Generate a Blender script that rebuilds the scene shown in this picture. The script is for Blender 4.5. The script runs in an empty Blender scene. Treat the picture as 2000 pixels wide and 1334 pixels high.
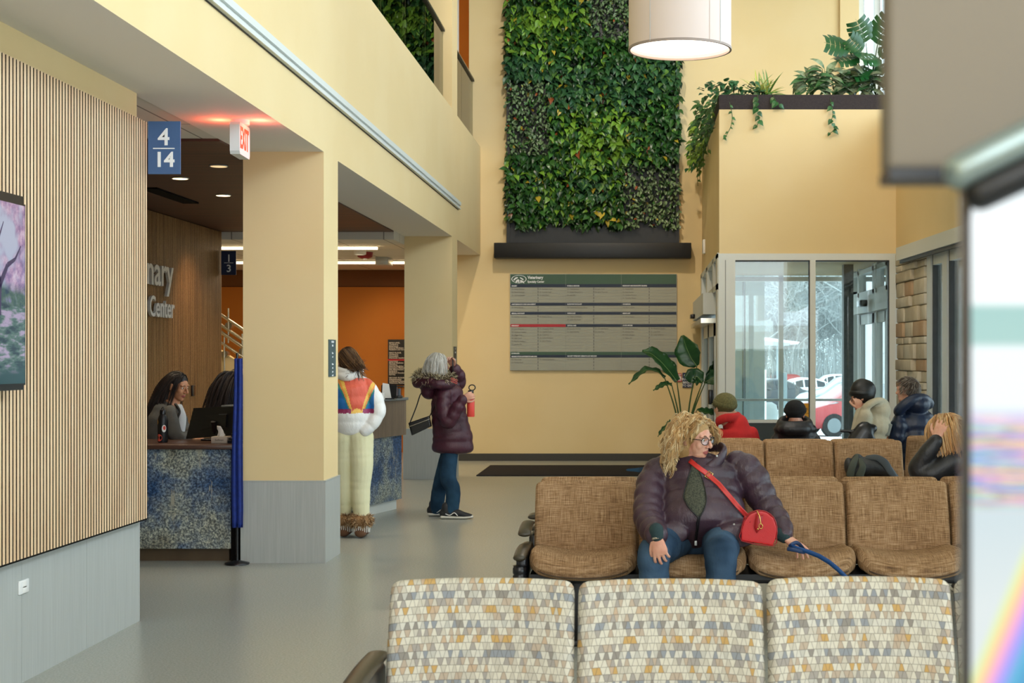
import bpy, bmesh, math, random
import numpy as np
from mathutils import Vector, Matrix, Quaternion, noise as mnoise
from mathutils.bvhtree import BVHTree
PI = math.pi
rnd = random.Random(7)
scn = bpy.context.scene
COL = scn.collection
# ------------------------------------------------------------------ camera
F = 2900.0                      # focal length in pixels of the 2000 px wide frame
CZ = 1.52                       # camera height
cam = bpy.data.cameras.new('camera'); co = bpy.data.objects.new('camera', cam); COL.objects.link(co)
co.location = (0, 0, CZ); co.rotation_euler = (PI/2, 0, 0)
cam.sensor_width = 36; cam.lens = 36*F/2000
cam.shift_x = -245/2000; cam.shift_y = 33/2000
cam.clip_start = .05; cam.clip_end = 600
cam.dof.use_dof = True; cam.dof.focus_distance = 10.0; cam.dof.aperture_fstop = 7.0
scn.camera = co
# ------------------------------------------------------------------ view, world
scn.view_settings.view_transform = 'Standard'; scn.view_settings.look = 'None'
scn.view_settings.gamma = 1; scn.view_settings.use_curve_mapping = False
scn.view_settings.exposure = 0.0
cy = scn.cycles
cy.max_bounces = 7; cy.diffuse_bounces = 4; cy.glossy_bounces = 3; cy.transmission_bounces = 6; cy.transparent_max_bounces = 12
cy.sample_clamp_indirect = 6; cy.caustics_reflective = False; cy.caustics_refractive = False
w = bpy.data.worlds.new('overcast_sky'); scn.world = w; w.use_nodes = True
bgn = w.node_tree.nodes['Background']; bgn.inputs[0].default_value = (.80, .92, 1.0, 1); bgn.inputs[1].default_value = 4.2

def area(name, loc, target, sx, sy, power, col=(1, 1, 1), spread=PI):
    l = bpy.data.lights.new(name, 'AREA'); l.shape = 'RECTANGLE'; l.size = sx; l.size_y = sy
    l.energy = power; l.color = col; l.spread = spread
    o = bpy.data.objects.new(name, l); COL.objects.link(o); o.location = loc
    d = Vector(target)-Vector(loc); o.rotation_euler = d.to_track_quat('-Z', 'Y').to_euler()
    return o
def spot(name, loc, target, power, col, angle, blend=.6, radius=.05):
    l = bpy.data.lights.new(name, 'SPOT'); l.energy = power; l.color = col; l.spot_size = math.radians(angle)
    l.spot_blend = blend; l.shadow_soft_size = radius
    o = bpy.data.objects.new(name, l); COL.objects.link(o); o.location = loc
    d = Vector(target)-Vector(loc); o.rotation_euler = d.to_track_quat('-Z', 'Y').to_euler()
    return o
DAY = (.58, .79, 1.0); WARM = (1.0, .72, .42)
# daylight entering by the high windows of the right wall, by the window wall behind the viewer and by the roof light
area('daylight_right_windows', (5.6, 7.0, 5.6), (-2.3, 8.2, 1.6), 13, 4.2, 790, DAY)
area('daylight_right_far_windows', (5.2, 17.5, 6.4), (-2.3, 19, 4.0), 7, 2.6, 130, DAY)
area('daylight_rear_windows', (1.2, -3.6, 4.2), (0, 10, 1.0), 8, 5.0, 420, (.93, .97, 1.0))
area('ceiling_panel_light', (.8, 9.0, 8.5), (.8, 9.0, 0), 3.5, 14, 110, (1, .9, .76))
# warm track spots under the roof, aimed at the back wall, the planting and the vestibule front
spot('track_spot_vestibule', (-.6, 10.2, 8.2), (2.3, 17.4, 3.2), 700, WARM, 34, .9, .04)
spot('track_spot_back_wall', (-1.0, 15.0, 8.3), (-.6, 22, 1.7), 330, WARM, 52, .9, .15)
spot('track_spot_green_wall', (-.9, 15.5, 8.3), (-.7, 22, 4.6), 600, (1, .93, .82), 60, .8, .1)
spot('track_spot_door', (.8, 15.0, 8.3), (1.2, 22, 2.2), 380, WARM, 30, .9, .1)

# ------------------------------------------------------------------ helpers
def V(*a): return Vector(a)
def P(px, py, Y):
    k = Y/F
    return Vector(((px-1245)*k, Y, CZ-(py-700)*k))
def lin(h):
    if isinstance(h, str):
        h = h.lstrip('#'); c = [int(h[i:i+2], 16)/255 for i in (0, 2, 4)]
    else: c = [v/255 for v in h]
    return tuple(v/12.92 if v <= .04045 else ((v+.055)/1.055)**2.4 for v in c)+(1.0,)
def tag(o, label=None, cat=None, group=None, kind=None):
    if label: o['label'] = label
    if cat: o['category'] = cat
    if group: o['group'] = group
    if kind: o['kind'] = kind
    return o
def empty(name, loc, label=None, cat=None, group=None, kind=None):
    o = bpy.data.objects.new(name, None); COL.objects.link(o); o.location = loc; o.empty_display_size = .1
    return tag(o, label, cat, group, kind)
def base_of(o):
    v = Vector((0, 0, 0))
    while o is not None: v += o.location; o = o.parent
    return v
def children(o): return [c for c in bpy.data.objects if c.parent == o]
def copy_tree(o, parent=None):
    c = o.copy(); COL.objects.link(c)
    if parent is not None: c.parent = parent
    for ch in children(o): copy_tree(ch, c)
    return c
class MB:
    """collects shapes (world coordinates) and links them as ONE mesh object"""
    def __init__(s): s.v = []; s.f = []; s.m = []; s.sm = []; s.uv = None
    def add(s, vs, fs, m=0, smooth=False):
        o = len(s.v); s.v += [tuple(v) for v in vs]
        for f in fs: s.f.append(tuple(i+o for i in f)); s.m.append(m); s.sm.append(smooth)
        return s
    def box(s, a, b, m=0, mat=None):
        x0, x1 = sorted((a[0], b[0])); y0, y1 = sorted((a[1], b[1])); z0, z1 = sorted((a[2], b[2]))
        vs = [Vector(q) for q in ((x0,y0,z0),(x1,y0,z0),(x1,y1,z0),(x0,y1,z0),(x0,y0,z1),(x1,y0,z1),(x1,y1,z1),(x0,y1,z1))]
        if mat is not None: vs = [mat @ q for q in vs]
        return s.add(vs, [(0,3,2,1),(4,5,6,7),(0,1,5,4),(1,2,6,5),(2,3,7,6),(3,0,4,7)], m)
    def rbox(s, a, b, r=.01, m=0, mat=None, seg=2):
        bm = bmesh.new(); bmesh.ops.create_cube(bm, size=1)
        a = Vector(a); b = Vector(b); c = (a+b)/2; d = b-a
        for q in bm.verts: q.co = Vector((q.co.x*abs(d.x), q.co.y*abs(d.y), q.co.z*abs(d.z)))+c
        bmesh.ops.bevel(bm, geom=bm.edges[:], offset=min(r, abs(d.x)*.49, abs(d.y)*.49, abs(d.z)*.49), segments=seg, affect='EDGES', profile=.5)
        bm.verts.index_update()
        vs = [(mat @ q.co) if mat is not None else q.co.copy() for q in bm.verts]
        fs = [tuple(q.index for q in f.verts) for f in bm.faces]; bm.free()
        return s.add(vs, fs, m, seg > 1)
    def prism(s, pts, d, m=0, smooth=False):     # polygon (3-D points) swept by vector d
        n = len(pts); d = Vector(d); pts = [Vector(p) for p in pts]
        vs = pts+[p+d for p in pts]
        s.add(vs, [tuple(range(n-1, -1, -1)), tuple(range(n, 2*n))], m, False)
        return s.add(vs, [(i, (i+1) % n, n+(i+1) % n, n+i) for i in range(n)], m, smooth)
    def cyl(s, a, b, r, r2=None, n=16, m=0, cap=True, smooth=True):
        a = Vector(a); b = Vector(b); r2 = r if r2 is None else r2; t = (b-a).normalized()
        u = t.orthogonal().normalized(); w_ = t.cross(u)
        vs = []
        for c, rr in ((a, r), (b, r2)):
            for i in range(n): vs.append(c+u*math.cos(2*PI*i/n)*rr+w_*math.sin(2*PI*i/n)*rr)
        s.add(vs, [(i, (i+1) % n, n+(i+1) % n, n+i) for i in range(n)], m, smooth)
        if cap: s.add(vs, [tuple(range(n-1, -1, -1)), tuple(range(n, 2*n))], m, False)
        return s
    def lathe(s, c, prof, n=24, m=0, axis=Vector((0, 0, 1)), smooth=True):  # prof: (radius, height)
        c = Vector(c); q = Vector((0, 0, 1)).rotation_difference(axis); vs = []
        for r, h in prof:
            for i in range(n): vs.append(c+q @ Vector((r*math.cos(2*PI*i/n), r*math.sin(2*PI*i/n), h)))
        fs = [(j*n+i, j*n+(i+1) % n, (j+1)*n+(i+1) % n, (j+1)*n+i) for j in range(len(prof)-1) for i in range(n)]
        s.add(vs, fs, m, smooth)
        s.add(vs[:n], [tuple(range(n-1, -1, -1))], m); s.add(vs[-n:], [tuple(range(n))], m)
        return s
    def ell(s, c, r, rot=None, m=0, nu=16, nv=10):
        c = Vector(c); vs = []; rot = rot or Matrix.Identity(3)
        for j in range(1, nv):
            a = PI*j/nv
            for i in range(nu):
                b = 2*PI*i/nu
                vs.append(c+rot @ Vector((r[0]*math.sin(a)*math.cos(b), r[1]*math.sin(a)*math.sin(b), r[2]*math.cos(a))))
        top = len(vs); vs.append(c+rot @ Vector((0, 0, r[2]))); vs.append(c+rot @ Vector((0, 0, -r[2])))
        fs = []
        for j in range(nv-2):
            for i in range(nu):
                fs.append((j*nu+i, (j+1)*nu+i, (j+1)*nu+(i+1) % nu, j*nu+(i+1) % nu))
        for i in range(nu):
            fs.append((top, i, (i+1) % nu)); fs.append((top+1, (nv-2)*nu+(i+1) % nu, (nv-2)*nu+i))
        return s.add(vs, fs, m, True)
    def tube(s, pts, rad, ref=None, n=12, sub=4, ripple=None, m=0, cap=True, closed=False, capk=1.0):
        pts = [Vector(p) for p in pts]
        rad = [(r, r) if not isinstance(r, (tuple, list)) else tuple(r) for r in (rad if isinstance(rad, (list,)) else [rad]*len(pts))]
        P2 = []; R2 = []
        L = len(pts)
        def cr(a, b, c, d, t): return .5*((2*b)+(c-a)*t+(2*a-5*b+4*c-d)*t*t+(3*b-a-3*c+d)*t**3)
        if L == 2 or sub <= 1:
            st = max(1, sub if L == 2 else 1)
            for i in range(L-1):
                for q in range(st):
                    t = q/st; P2.append(pts[i].lerp(pts[i+1], t)); R2.append(tuple(x+(y-x)*t for x, y in zip(rad[i], rad[i+1])))
            P2.append(pts[-1]); R2.append(rad[-1])
        else:
            rng = L if closed else L-1
            for i in range(rng):
                g = (lambda j: pts[j % L]) if closed else (lambda j: pts[min(max(j, 0), L-1)])
                h = (lambda j: rad[j % L]) if closed else (lambda j: rad[min(max(j, 0), L-1)])
                for q in range(sub):
                    t = q/sub; P2.append(cr(g(i-1), g(i), g(i+1), g(i+2), t))
                    tt = t*t*(3-2*t); R2.append(tuple(x+(y-x)*tt for x, y in zip(h(i), h(i+1))))
            if not closed: P2.append(pts[-1]); R2.append(rad[-1])
        if ripple:
            amp, wl = ripple; acc = 0; R3 = []
            for i in range(len(P2)):
                if i: acc += (P2[i]-P2[i-1]).length
                e = amp*(abs(math.sin(PI*acc/wl))**.7-.6)
                R3.append((R2[i][0]+e, R2[i][1]+e))
            R2 = R3
        T = []
        for i in range(len(P2)):
            if closed: a, b = P2[i-1], P2[(i+1) % len(P2)]
            else: a = P2[max(i-1, 0)]; b = P2[min(i+1, len(P2)-1)]
            d = b-a; T.append(d.normalized() if d.length > 1e-9 else Vector((0, 0, 1)))
        vs = []; u = Vector(ref) if ref is not None else T[0].orthogonal()
        rings = []
        for i, (c, t) in enumerate(zip(P2, T)):
            u0 = Vector(ref) if ref is not None else u
            u1 = u0-t*t.dot(u0)
            if u1.length < 1e-6: u1 = t.orthogonal()
            u = u1.normalized(); rings.append((c, t, u, t.cross(u), R2[i]))
        if cap and not closed:
            c, t, a, b, r = rings[0]; rr = min(r)
            pre = [(c-t*rr*capk*math.sin(q), t, a, b, (r[0]*math.cos(q), r[1]*math.cos(q))) for q in (1.35, .9, .45)]
            c, t, a, b, r = rings[-1]; rr = min(r)
            post = [(c+t*rr*capk*math.sin(q), t, a, b, (r[0]*math.cos(q), r[1]*math.cos(q))) for q in (.45, .9, 1.35)]
            rings = pre+rings+post
        for c, t, a, b, r in rings:
            for i in range(n):
                an = 2*PI*i/n; vs.append(c+a*r[0]*math.cos(an)+b*r[1]*math.sin(an))
        k = len(rings); fs = []
        for j in range(k if closed else k-1):
            for i in range(n): fs.append((j*n+i, j*n+(i+1) % n, ((j+1) % k)*n+(i+1) % n, ((j+1) % k)*n+i))
        s.add(vs, fs, m, True)
        if not closed: s.add(vs[:n], [tuple(range(n-1, -1, -1))], m, True); s.add(vs[-n:], [tuple(range(n))], m, True)
        return s
    def sheet(s, grid, thick=0.0, m=0, smooth=True):     # grid[j][i] points; thickness along -normal
        nj = len(grid); ni = len(grid[0]); vs = [Vector(p) for row in grid for p in row]
        fs = [(j*ni+i, j*ni+i+1, (j+1)*ni+i+1, (j+1)*ni+i) for j in range(nj-1) for i in range(ni-1)]
        if thick:
            N = [Vector((0, 0, 0)) for _ in vs]
            for f in fs:
                nn = (vs[f[1]]-vs[f[0]]).cross(vs[f[3]]-vs[f[0]])
                for i in f: N[i] += nn
            back = [v-q.normalized()*thick for v, q in zip(vs, N)]; o = len(vs)
            rim = [i for i in range(ni)]+[j*ni+ni-1 for j in range(1, nj)]+[(nj-1)*ni+i for i in range(ni-2, -1, -1)]+[j*ni for j in range(nj-2, 0, -1)]
            fs = fs+[tuple(i+o for i in reversed(f)) for f in fs]
            for a, b in zip(rim, rim[1:]+rim[:1]): fs.append((b, a, a+o, b+o))
            vs = vs+back
        return s.add(vs, fs, m, smooth)
    def build(s, name, mats, parent=None, origin=None):
        me = bpy.data.meshes.new(name)
        base = base_of(parent) if parent is not None else (Vector(origin) if origin is not None else Vector((0, 0, 0)))
        vs = [(v[0]-base.x, v[1]-base.y, v[2]-base.z) for v in s.v]
        me.from_pydata(vs, [], s.f)
        for m_ in (mats if isinstance(mats, (list, tuple)) else [mats]): me.materials.append(m_)
        me.polygons.foreach_set('material_index', s.m); me.polygons.foreach_set('use_smooth', s.sm)
        me.update()
        o = bpy.data.objects.new(name, me); COL.objects.link(o)
        if parent is not None: o.parent = parent
        else: o.location = base
        return o
def remesh(mb, voxel, smooth=4, factor=.5):
    """melt overlapping closed shapes into one continuous skin; returns (verts Nx3, faces)"""
    me = bpy.data.meshes.new('tmp'); me.from_pydata(mb.v, [], mb.f); me.update()
    o = bpy.data.objects.new('tmp', me); COL.objects.link(o)
    r = o.modifiers.new('r', 'REMESH'); r.mode = 'VOXEL'; r.voxel_size = voxel; r.adaptivity = 0
    if smooth:
        q = o.modifiers.new('s', 'SMOOTH'); q.factor = factor; q.iterations = smooth
    dg = bpy.context.evaluated_depsgraph_get(); dg.update()
    m2 = bpy.data.meshes.new_from_object(o.evaluated_get(dg))
    n = len(m2.vertices); co_ = np.empty(n*3); m2.vertices.foreach_get('co', co_); co_ = co_.reshape(-1, 3)
    fs = [tuple(p.vertices) for p in m2.polygons]
    bpy.data.objects.remove(o); bpy.data.meshes.remove(me); bpy.data.meshes.remove(m2)
    return co_, fs
def skin_obj(name, parts, mats, parent=None, origin=None, paint=None):
    """parts: list of (MB, voxel, smooth). paint(centre)->material index"""
    out = MB()
    for p in parts:
        v, f = remesh(p[0], p[1], p[2] if len(p) > 2 else 4)
        out.add(v.tolist(), f, p[3] if len(p) > 3 else 0, True)
    if paint:
        V = np.array(out.v)
        for i, f in enumerate(out.f):
            c = V[list(f)].mean(axis=0); q = paint(c)
            if q is not None: out.m[i] = q
    return out.build(name, mats, parent, origin), out
def bvh_of(mb): return BVHTree.FromPolygons([Vector(v) for v in mb.v], mb.f)
_tc = {}
def text_geo(txt, size, ext=0.0, bold=0.0, align='LEFT', res=3, space=1.0):
    c = bpy.data.curves.new('t', 'FONT'); c.body = txt; c.size = size; c.extrude = ext; c.offset = bold; c.resolution_u = res
    c.align_x = align; c.space_character = space
    o = bpy.data.objects.new('t', c); COL.objects.link(o)
    dg = bpy.context.evaluated_depsgraph_get(); dg.update()
    m2 = bpy.data.meshes.new_from_object(o.evaluated_get(dg))
    vs = [v.co.copy() for v in m2.vertices]; fs = [tuple(p.vertices) for p in m2.polygons]
    bpy.data.objects.remove(o); bpy.data.curves.remove(c); bpy.data.meshes.remove(m2)
    return vs, fs
def put_text(mb, txt, size, org, right=(1, 0, 0), up=(0, 0, 1), m=0, ext=.001, bold=0.0, align='LEFT', sx=1.0, res=3, space=1.0):
    vs, fs = text_geo(txt, size, ext, bold, align, res, space)
    r = Vector(right).normalized(); u = Vector(up).normalized(); n = r.cross(u); org = Vector(org)
    mb.add([org+r*v.x*sx+u*v.y+n*v.z for v in vs], fs, m)
# ------------------------------------------------------------------ materials
def newmat(name):
    m = bpy.data.materials.new(name); m.use_nodes = True
    nt = m.node_tree; return m, nt, nt.nodes['Principled BSDF']
def mixc(nt, fac, a, b, mode='MIX'):
    x = nt.nodes.new('ShaderNodeMix'); x.data_type = 'RGBA'; x.blend_type = mode
    for sock, v in ((x.inputs[0], fac), (x.inputs[6], a), (x.inputs[7], b)):
        if hasattr(v, 'links'): nt.links.new(v, sock)
        else: sock.default_value = v
    return x.outputs[2]
def mth(nt, op, a, b=None, c=None):
    x = nt.nodes.new('ShaderNodeMath'); x.operation = op
    for i, v in enumerate((a, b, c)):
        if v is None: continue
        if hasattr(v, 'links'): nt.links.new(v, x.inputs[i])
        else: x.inputs[i].default_value = v
    return x.outputs[0]
def ramp(nt, fac, stops, interp='LINEAR'):
    r = nt.nodes.new('ShaderNodeValToRGB'); r.color_ramp.interpolation = interp
    e = r.color_ramp.elements
    while len(e) < len(stops): e.new(.5)
    for el, (p, c) in zip(e, stops): el.position = p; el.color = c
    nt.links.new(fac, r.inputs[0]); return r.outputs[0]
def coord(nt, kind='Object', scale=(1, 1, 1)):
    tc = nt.nodes.new('ShaderNodeTexCoord'); mp = nt.nodes.new('ShaderNodeMapping')
    nt.links.new(tc.outputs[kind], mp.inputs[0]); mp.inputs[3].default_value = scale
    return mp.outputs[0]
def noise(nt, vec, scale, detail=3, rough=.5, out=0):
    n = nt.nodes.new('ShaderNodeTexNoise'); n.inputs['Scale'].default_value = scale; n.inputs['Detail'].default_value = detail
    n.inputs['Roughness'].default_value = rough
    if vec is not None: nt.links.new(vec, n.inputs['Vector'])
    return n.outputs[out]
def bump(nt, b, h, strength=.3, dist=.01):
    x = nt.nodes.new('ShaderNodeBump'); x.inputs['Strength'].default_value = strength; x.inputs['Distance'].default_value = dist
    nt.links.new(h, x.inputs['Height']); nt.links.new(x.outputs[0], b.inputs['Normal'])
def mat(name, col, rough=.6, metal=0.0, var=None, bmp=None, stretch=(1, 1, 1), spec=.5, coat=0, emit=None, sheen=0):
    """var=(scale, second colour, low, high); bmp=(scale, strength, distance)"""
    m, nt, b = newmat(name); c = lin(col)
    b.inputs['Base Color'].default_value = c; b.inputs['Roughness'].default_value = rough; b.inputs['Metallic'].default_value = metal
    b.inputs['Specular IOR Level'].default_value = spec; b.inputs['Coat Weight'].default_value = coat; b.inputs['Sheen Weight'].default_value = sheen
    vec = coord(nt, 'Object', stretch) if (var or bmp) else None
    if var:
        n = noise(nt, vec, var[0], 4); lo, hi = (var[2], var[3]) if len(var) > 3 else (.35, .65)
        nt.links.new(ramp(nt, n, [(lo, c), (hi, lin(var[1]))]), b.inputs['Base Color'])
    if bmp: bump(nt, b, noise(nt, vec, bmp[0], 4), bmp[1], bmp[2] if len(bmp) > 2 else .01)
    if emit:
        b.inputs['Emission Color'].default_value = lin(emit[0]); b.inputs['Emission Strength'].default_value = emit[1]
    return m
M = {}
M['paint'] = mat('yellow_wall_paint', '#e7cd98', .75, var=(1.2, '#e9d09d', .4, .6), bmp=(160, .06, .002))
M['white'] = mat('white_paint', '#e8e4dc', .7, bmp=(120, .05, .002))
M['soffit'] = mat('grey_white_soffit_paint', '#efe9df', .8, bmp=(120, .05, .002))
M['greytile'] = mat('grey_wall_tile', '#b5b8b4', .42, var=(3, '#aaada9', .3, .7), stretch=(30, 30, 1), bmp=(60, .05, .002))
M['alu'] = mat('silver_aluminium', '#bfc2c0', .35, .25, bmp=(200, .03, .001))
M['alu2'] = mat('painted_aluminium_frame', '#dcdfda', .5, .05, bmp=(200, .03, .001))
M['steel'] = mat('brushed_steel', '#c6bfae', .25, .9, bmp=(300, .05, .001))
M['black'] = mat('satin_black', '#0b0c0e', .45, var=(20, '#101216', .3, .7))
M['blackp'] = mat('black_plastic', '#101014', .3, spec=.5, bmp=(200, .03, .001))
M['darkbronze'] = mat('dark_bronze_frame', '#33373a', .5, var=(8, '#2a2e30', .3, .7))
M['white_p'] = mat('white_plastic', '#e9e9e6', .4)
M['navy'] = mat('navy_sign_face', '#1c2c50', .45)
M['bluesign'] = mat('slate_blue_sign_face', '#3a5a88', .5, var=(9, '#3f608e', .3, .7))
M['letter'] = mat('white_lettering', '#eceef0', .5)
M['letterg'] = mat('pale_grey_lettering', '#c9c4bb', .5)
M['orange'] = mat('orange_wall_paint', '#b8701c', .75, var=(1.5, '#b46a18', .3, .7), bmp=(140, .05, .002))
M['brownband'] = mat('brown_wall_band', '#6e4113', .7, var=(3, '#693d12', .3, .7))
M['mat'] = mat('charcoal_entry_carpet', '#2a2728', .95, var=(300, '#383435', .3, .7), bmp=(400, .5, .004), spec=.1)
M['matblue'] = mat('blue_carpet_emblem', '#2f5f8f', .95, var=(300, '#27557f', .3, .7), spec=.1)
M['snow'] = mat('snowy_ground', '#eef2f5', .8, var=(.5, '#d9dfe2', .35, .7), bmp=(3, .4, .1))
M['bark'] = mat('haze_pale_bark', '#a4a7a6', .9, var=(6, '#b9bdbc', .3, .7), spec=.1)  # bark lightened so that its colour carries the distance haze
M['blue'] = mat('royal_blue_fabric', '#102f86', .7, var=(30, '#0d2870', .3, .7), bmp=(60, .2, .004))
M['granite'] = mat('grey_granite', '#7f868a', .3, var=(120, '#5d6468', .4, .6))
M['paper'] = mat('white_paper', '#eceae4', .7)
def glass(name, tint=(.93, .97, .96, 1), refl=1.0):
    m = bpy.data.materials.new(name); m.use_nodes = True; nt = m.node_tree; nt.nodes.clear()
    o = nt.nodes.new('ShaderNodeOutputMaterial'); t = nt.nodes.new('ShaderNodeBsdfTransparent'); g = nt.nodes.new('ShaderNodeBsdfGlossy')
    fr = nt.nodes.new('ShaderNodeFresnel'); mx = nt.nodes.new('ShaderNodeMixShader')
    t.inputs[0].default_value = tint; g.inputs['Roughness'].default_value = .01; fr.inputs[0].default_value = 1.5
    f = mth(nt, 'MULTIPLY', fr.outputs[0], refl)
    nt.links.new(f, mx.inputs[0]); nt.links.new(t.outputs[0], mx.inputs[1]); nt.links.new(g.outputs[0], mx.inputs[2])
    nt.links.new(mx.outputs[0], o.inputs[0]); return m
M['glass'] = glass('window_glass', (.93, .975, .97, 1), .9)
M['glass2'] = glass('railing_glass', (.80, .85, .78, 1), 1.0)
def wood(name, c1, c2, c3, rough=.5, stretch=(1, 1, 1), scale=6):
    m, nt, b = newmat(name); v = coord(nt, 'Object', stretch)
    n = noise(nt, v, scale, 6, .6); n2 = noise(nt, v, scale*9, 3, .6)
    c = ramp(nt, n, [(.3, lin(c1)), (.5, lin(c2)), (.72, lin(c3))])
    c = mixc(nt, .12, c, ramp(nt, n2, [(.35, (.1, .05, .02, 1)), (.65, (1, 1, 1, 1))]), 'OVERLAY')
    nt.links.new(c, b.inputs['Base Color']); b.inputs['Roughness'].default_value = rough
    bump(nt, b, n2, .08, .002); return m
M['slat'] = wood('light_oak_slats', '#eccfa8', '#e2c098', '#d2aa82', .6, (9, 9, .6), 3)
M['slat_dark'] = wood('walnut_slats', '#9a7447', '#8a6236', '#6c4a28', .55, (7, 7, .5), 3)
M['ceilwood'] = wood('dark_walnut_planks', '#6a3e2a', '#4a291b', '#28140d', .5, (.25, 16, 1), 3)
M['counterwood'] = wood('walnut_counter', '#5b3f31', '#4b3227', '#3a261d', .3, (.6, 8, 8), 3)
M['laminate'] = wood('grey_brown_laminate', '#85725f', '#7a6754', '#6a5847', .5, (10, 10, .6), 3)
M['felt'] = mat('black_felt_backing', '#14110f', .95, spec=.1, bmp=(300, .2, .002))
def floor_mat():
    m, nt, b = newmat('speckled_vinyl_floor'); v = coord(nt)
    n = noise(nt, v, 90, 3, .7); n2 = noise(nt, v, .5, 2)
    c = ramp(nt, n, [(.3, lin('#8f918a')), (.5, lin('#a2a49c')), (.7, lin('#b4b5ac'))])
    c = mixc(nt, .2, c, ramp(nt, n2, [(.3, lin('#999c98')), (.7, lin('#a9a99e'))]))
    nt.links.new(c, b.inputs['Base Color']); b.inputs['Roughness'].default_value = .27; b.inputs['Specular IOR Level'].default_value = .45
    bump(nt, b, n, .12, .002); return m
M['floor'] = floor_mat()
def stone_mat():
    m, nt, b = newmat('blue_grey_marbled_stone'); v = coord(nt)
    a = noise(nt, v, 2.3, 6, .65); f = noise(nt, v, 60, 6, .8); g = noise(nt, coord(nt, 'Object', (5, 5, 1)), 3.0, 5, .7)
    c = ramp(nt, a, [(.38, lin('#3f5c86')), (.46, lin('#76869c')), (.56, lin('#b4b6aa')), (.66, lin('#8f8a7a'))])
    c = mixc(nt, .85, c, ramp(nt, f, [(.40, lin('#0c0f14')), (.48, lin('#6c7683')), (.6, lin('#e6e6dc'))]), 'OVERLAY')
    c = mixc(nt, ramp(nt, g, [(.62, (0, 0, 0, 1)), (.67, (1, 1, 1, 1))]), c, lin('#a8a494'))
    nt.links.new(c, b.inputs['Base Color']); b.inputs['Roughness'].default_value = .3; return m
M['stone'] = stone_mat()
def weave(name, c1, c2, c3, s=1.0):
    m, nt, b = newmat(name)
    h = noise(nt, coord(nt, 'UV', (7, 170*s, 1)), 1.6, 4, .7); v_ = noise(nt, coord(nt, 'UV', (200*s, 6, 1)), 1.6, 4, .7)
    big = noise(nt, coord(nt, 'UV', (2, 2, 1)), 3, 3)
    t = mth(nt, 'MULTIPLY', mth(nt, 'ADD', h, v_), .5)
    t = mth(nt, 'ADD', t, mth(nt, 'MULTIPLY', mth(nt, 'SUBTRACT', big, .5), .12))
    nt.links.new(ramp(nt, t, [(.38, lin(c1)), (.5, lin(c2)), (.62, lin(c3))]), b.inputs['Base Color'])
    b.inputs['Roughness'].default_value = .9; b.inputs['Specular IOR Level'].default_value = .15
    bump(nt, b, t, .4, .003); return m
M['weave'] = weave('brown_linen_weave', '#5f4833', '#977654', '#c2a482')
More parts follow.
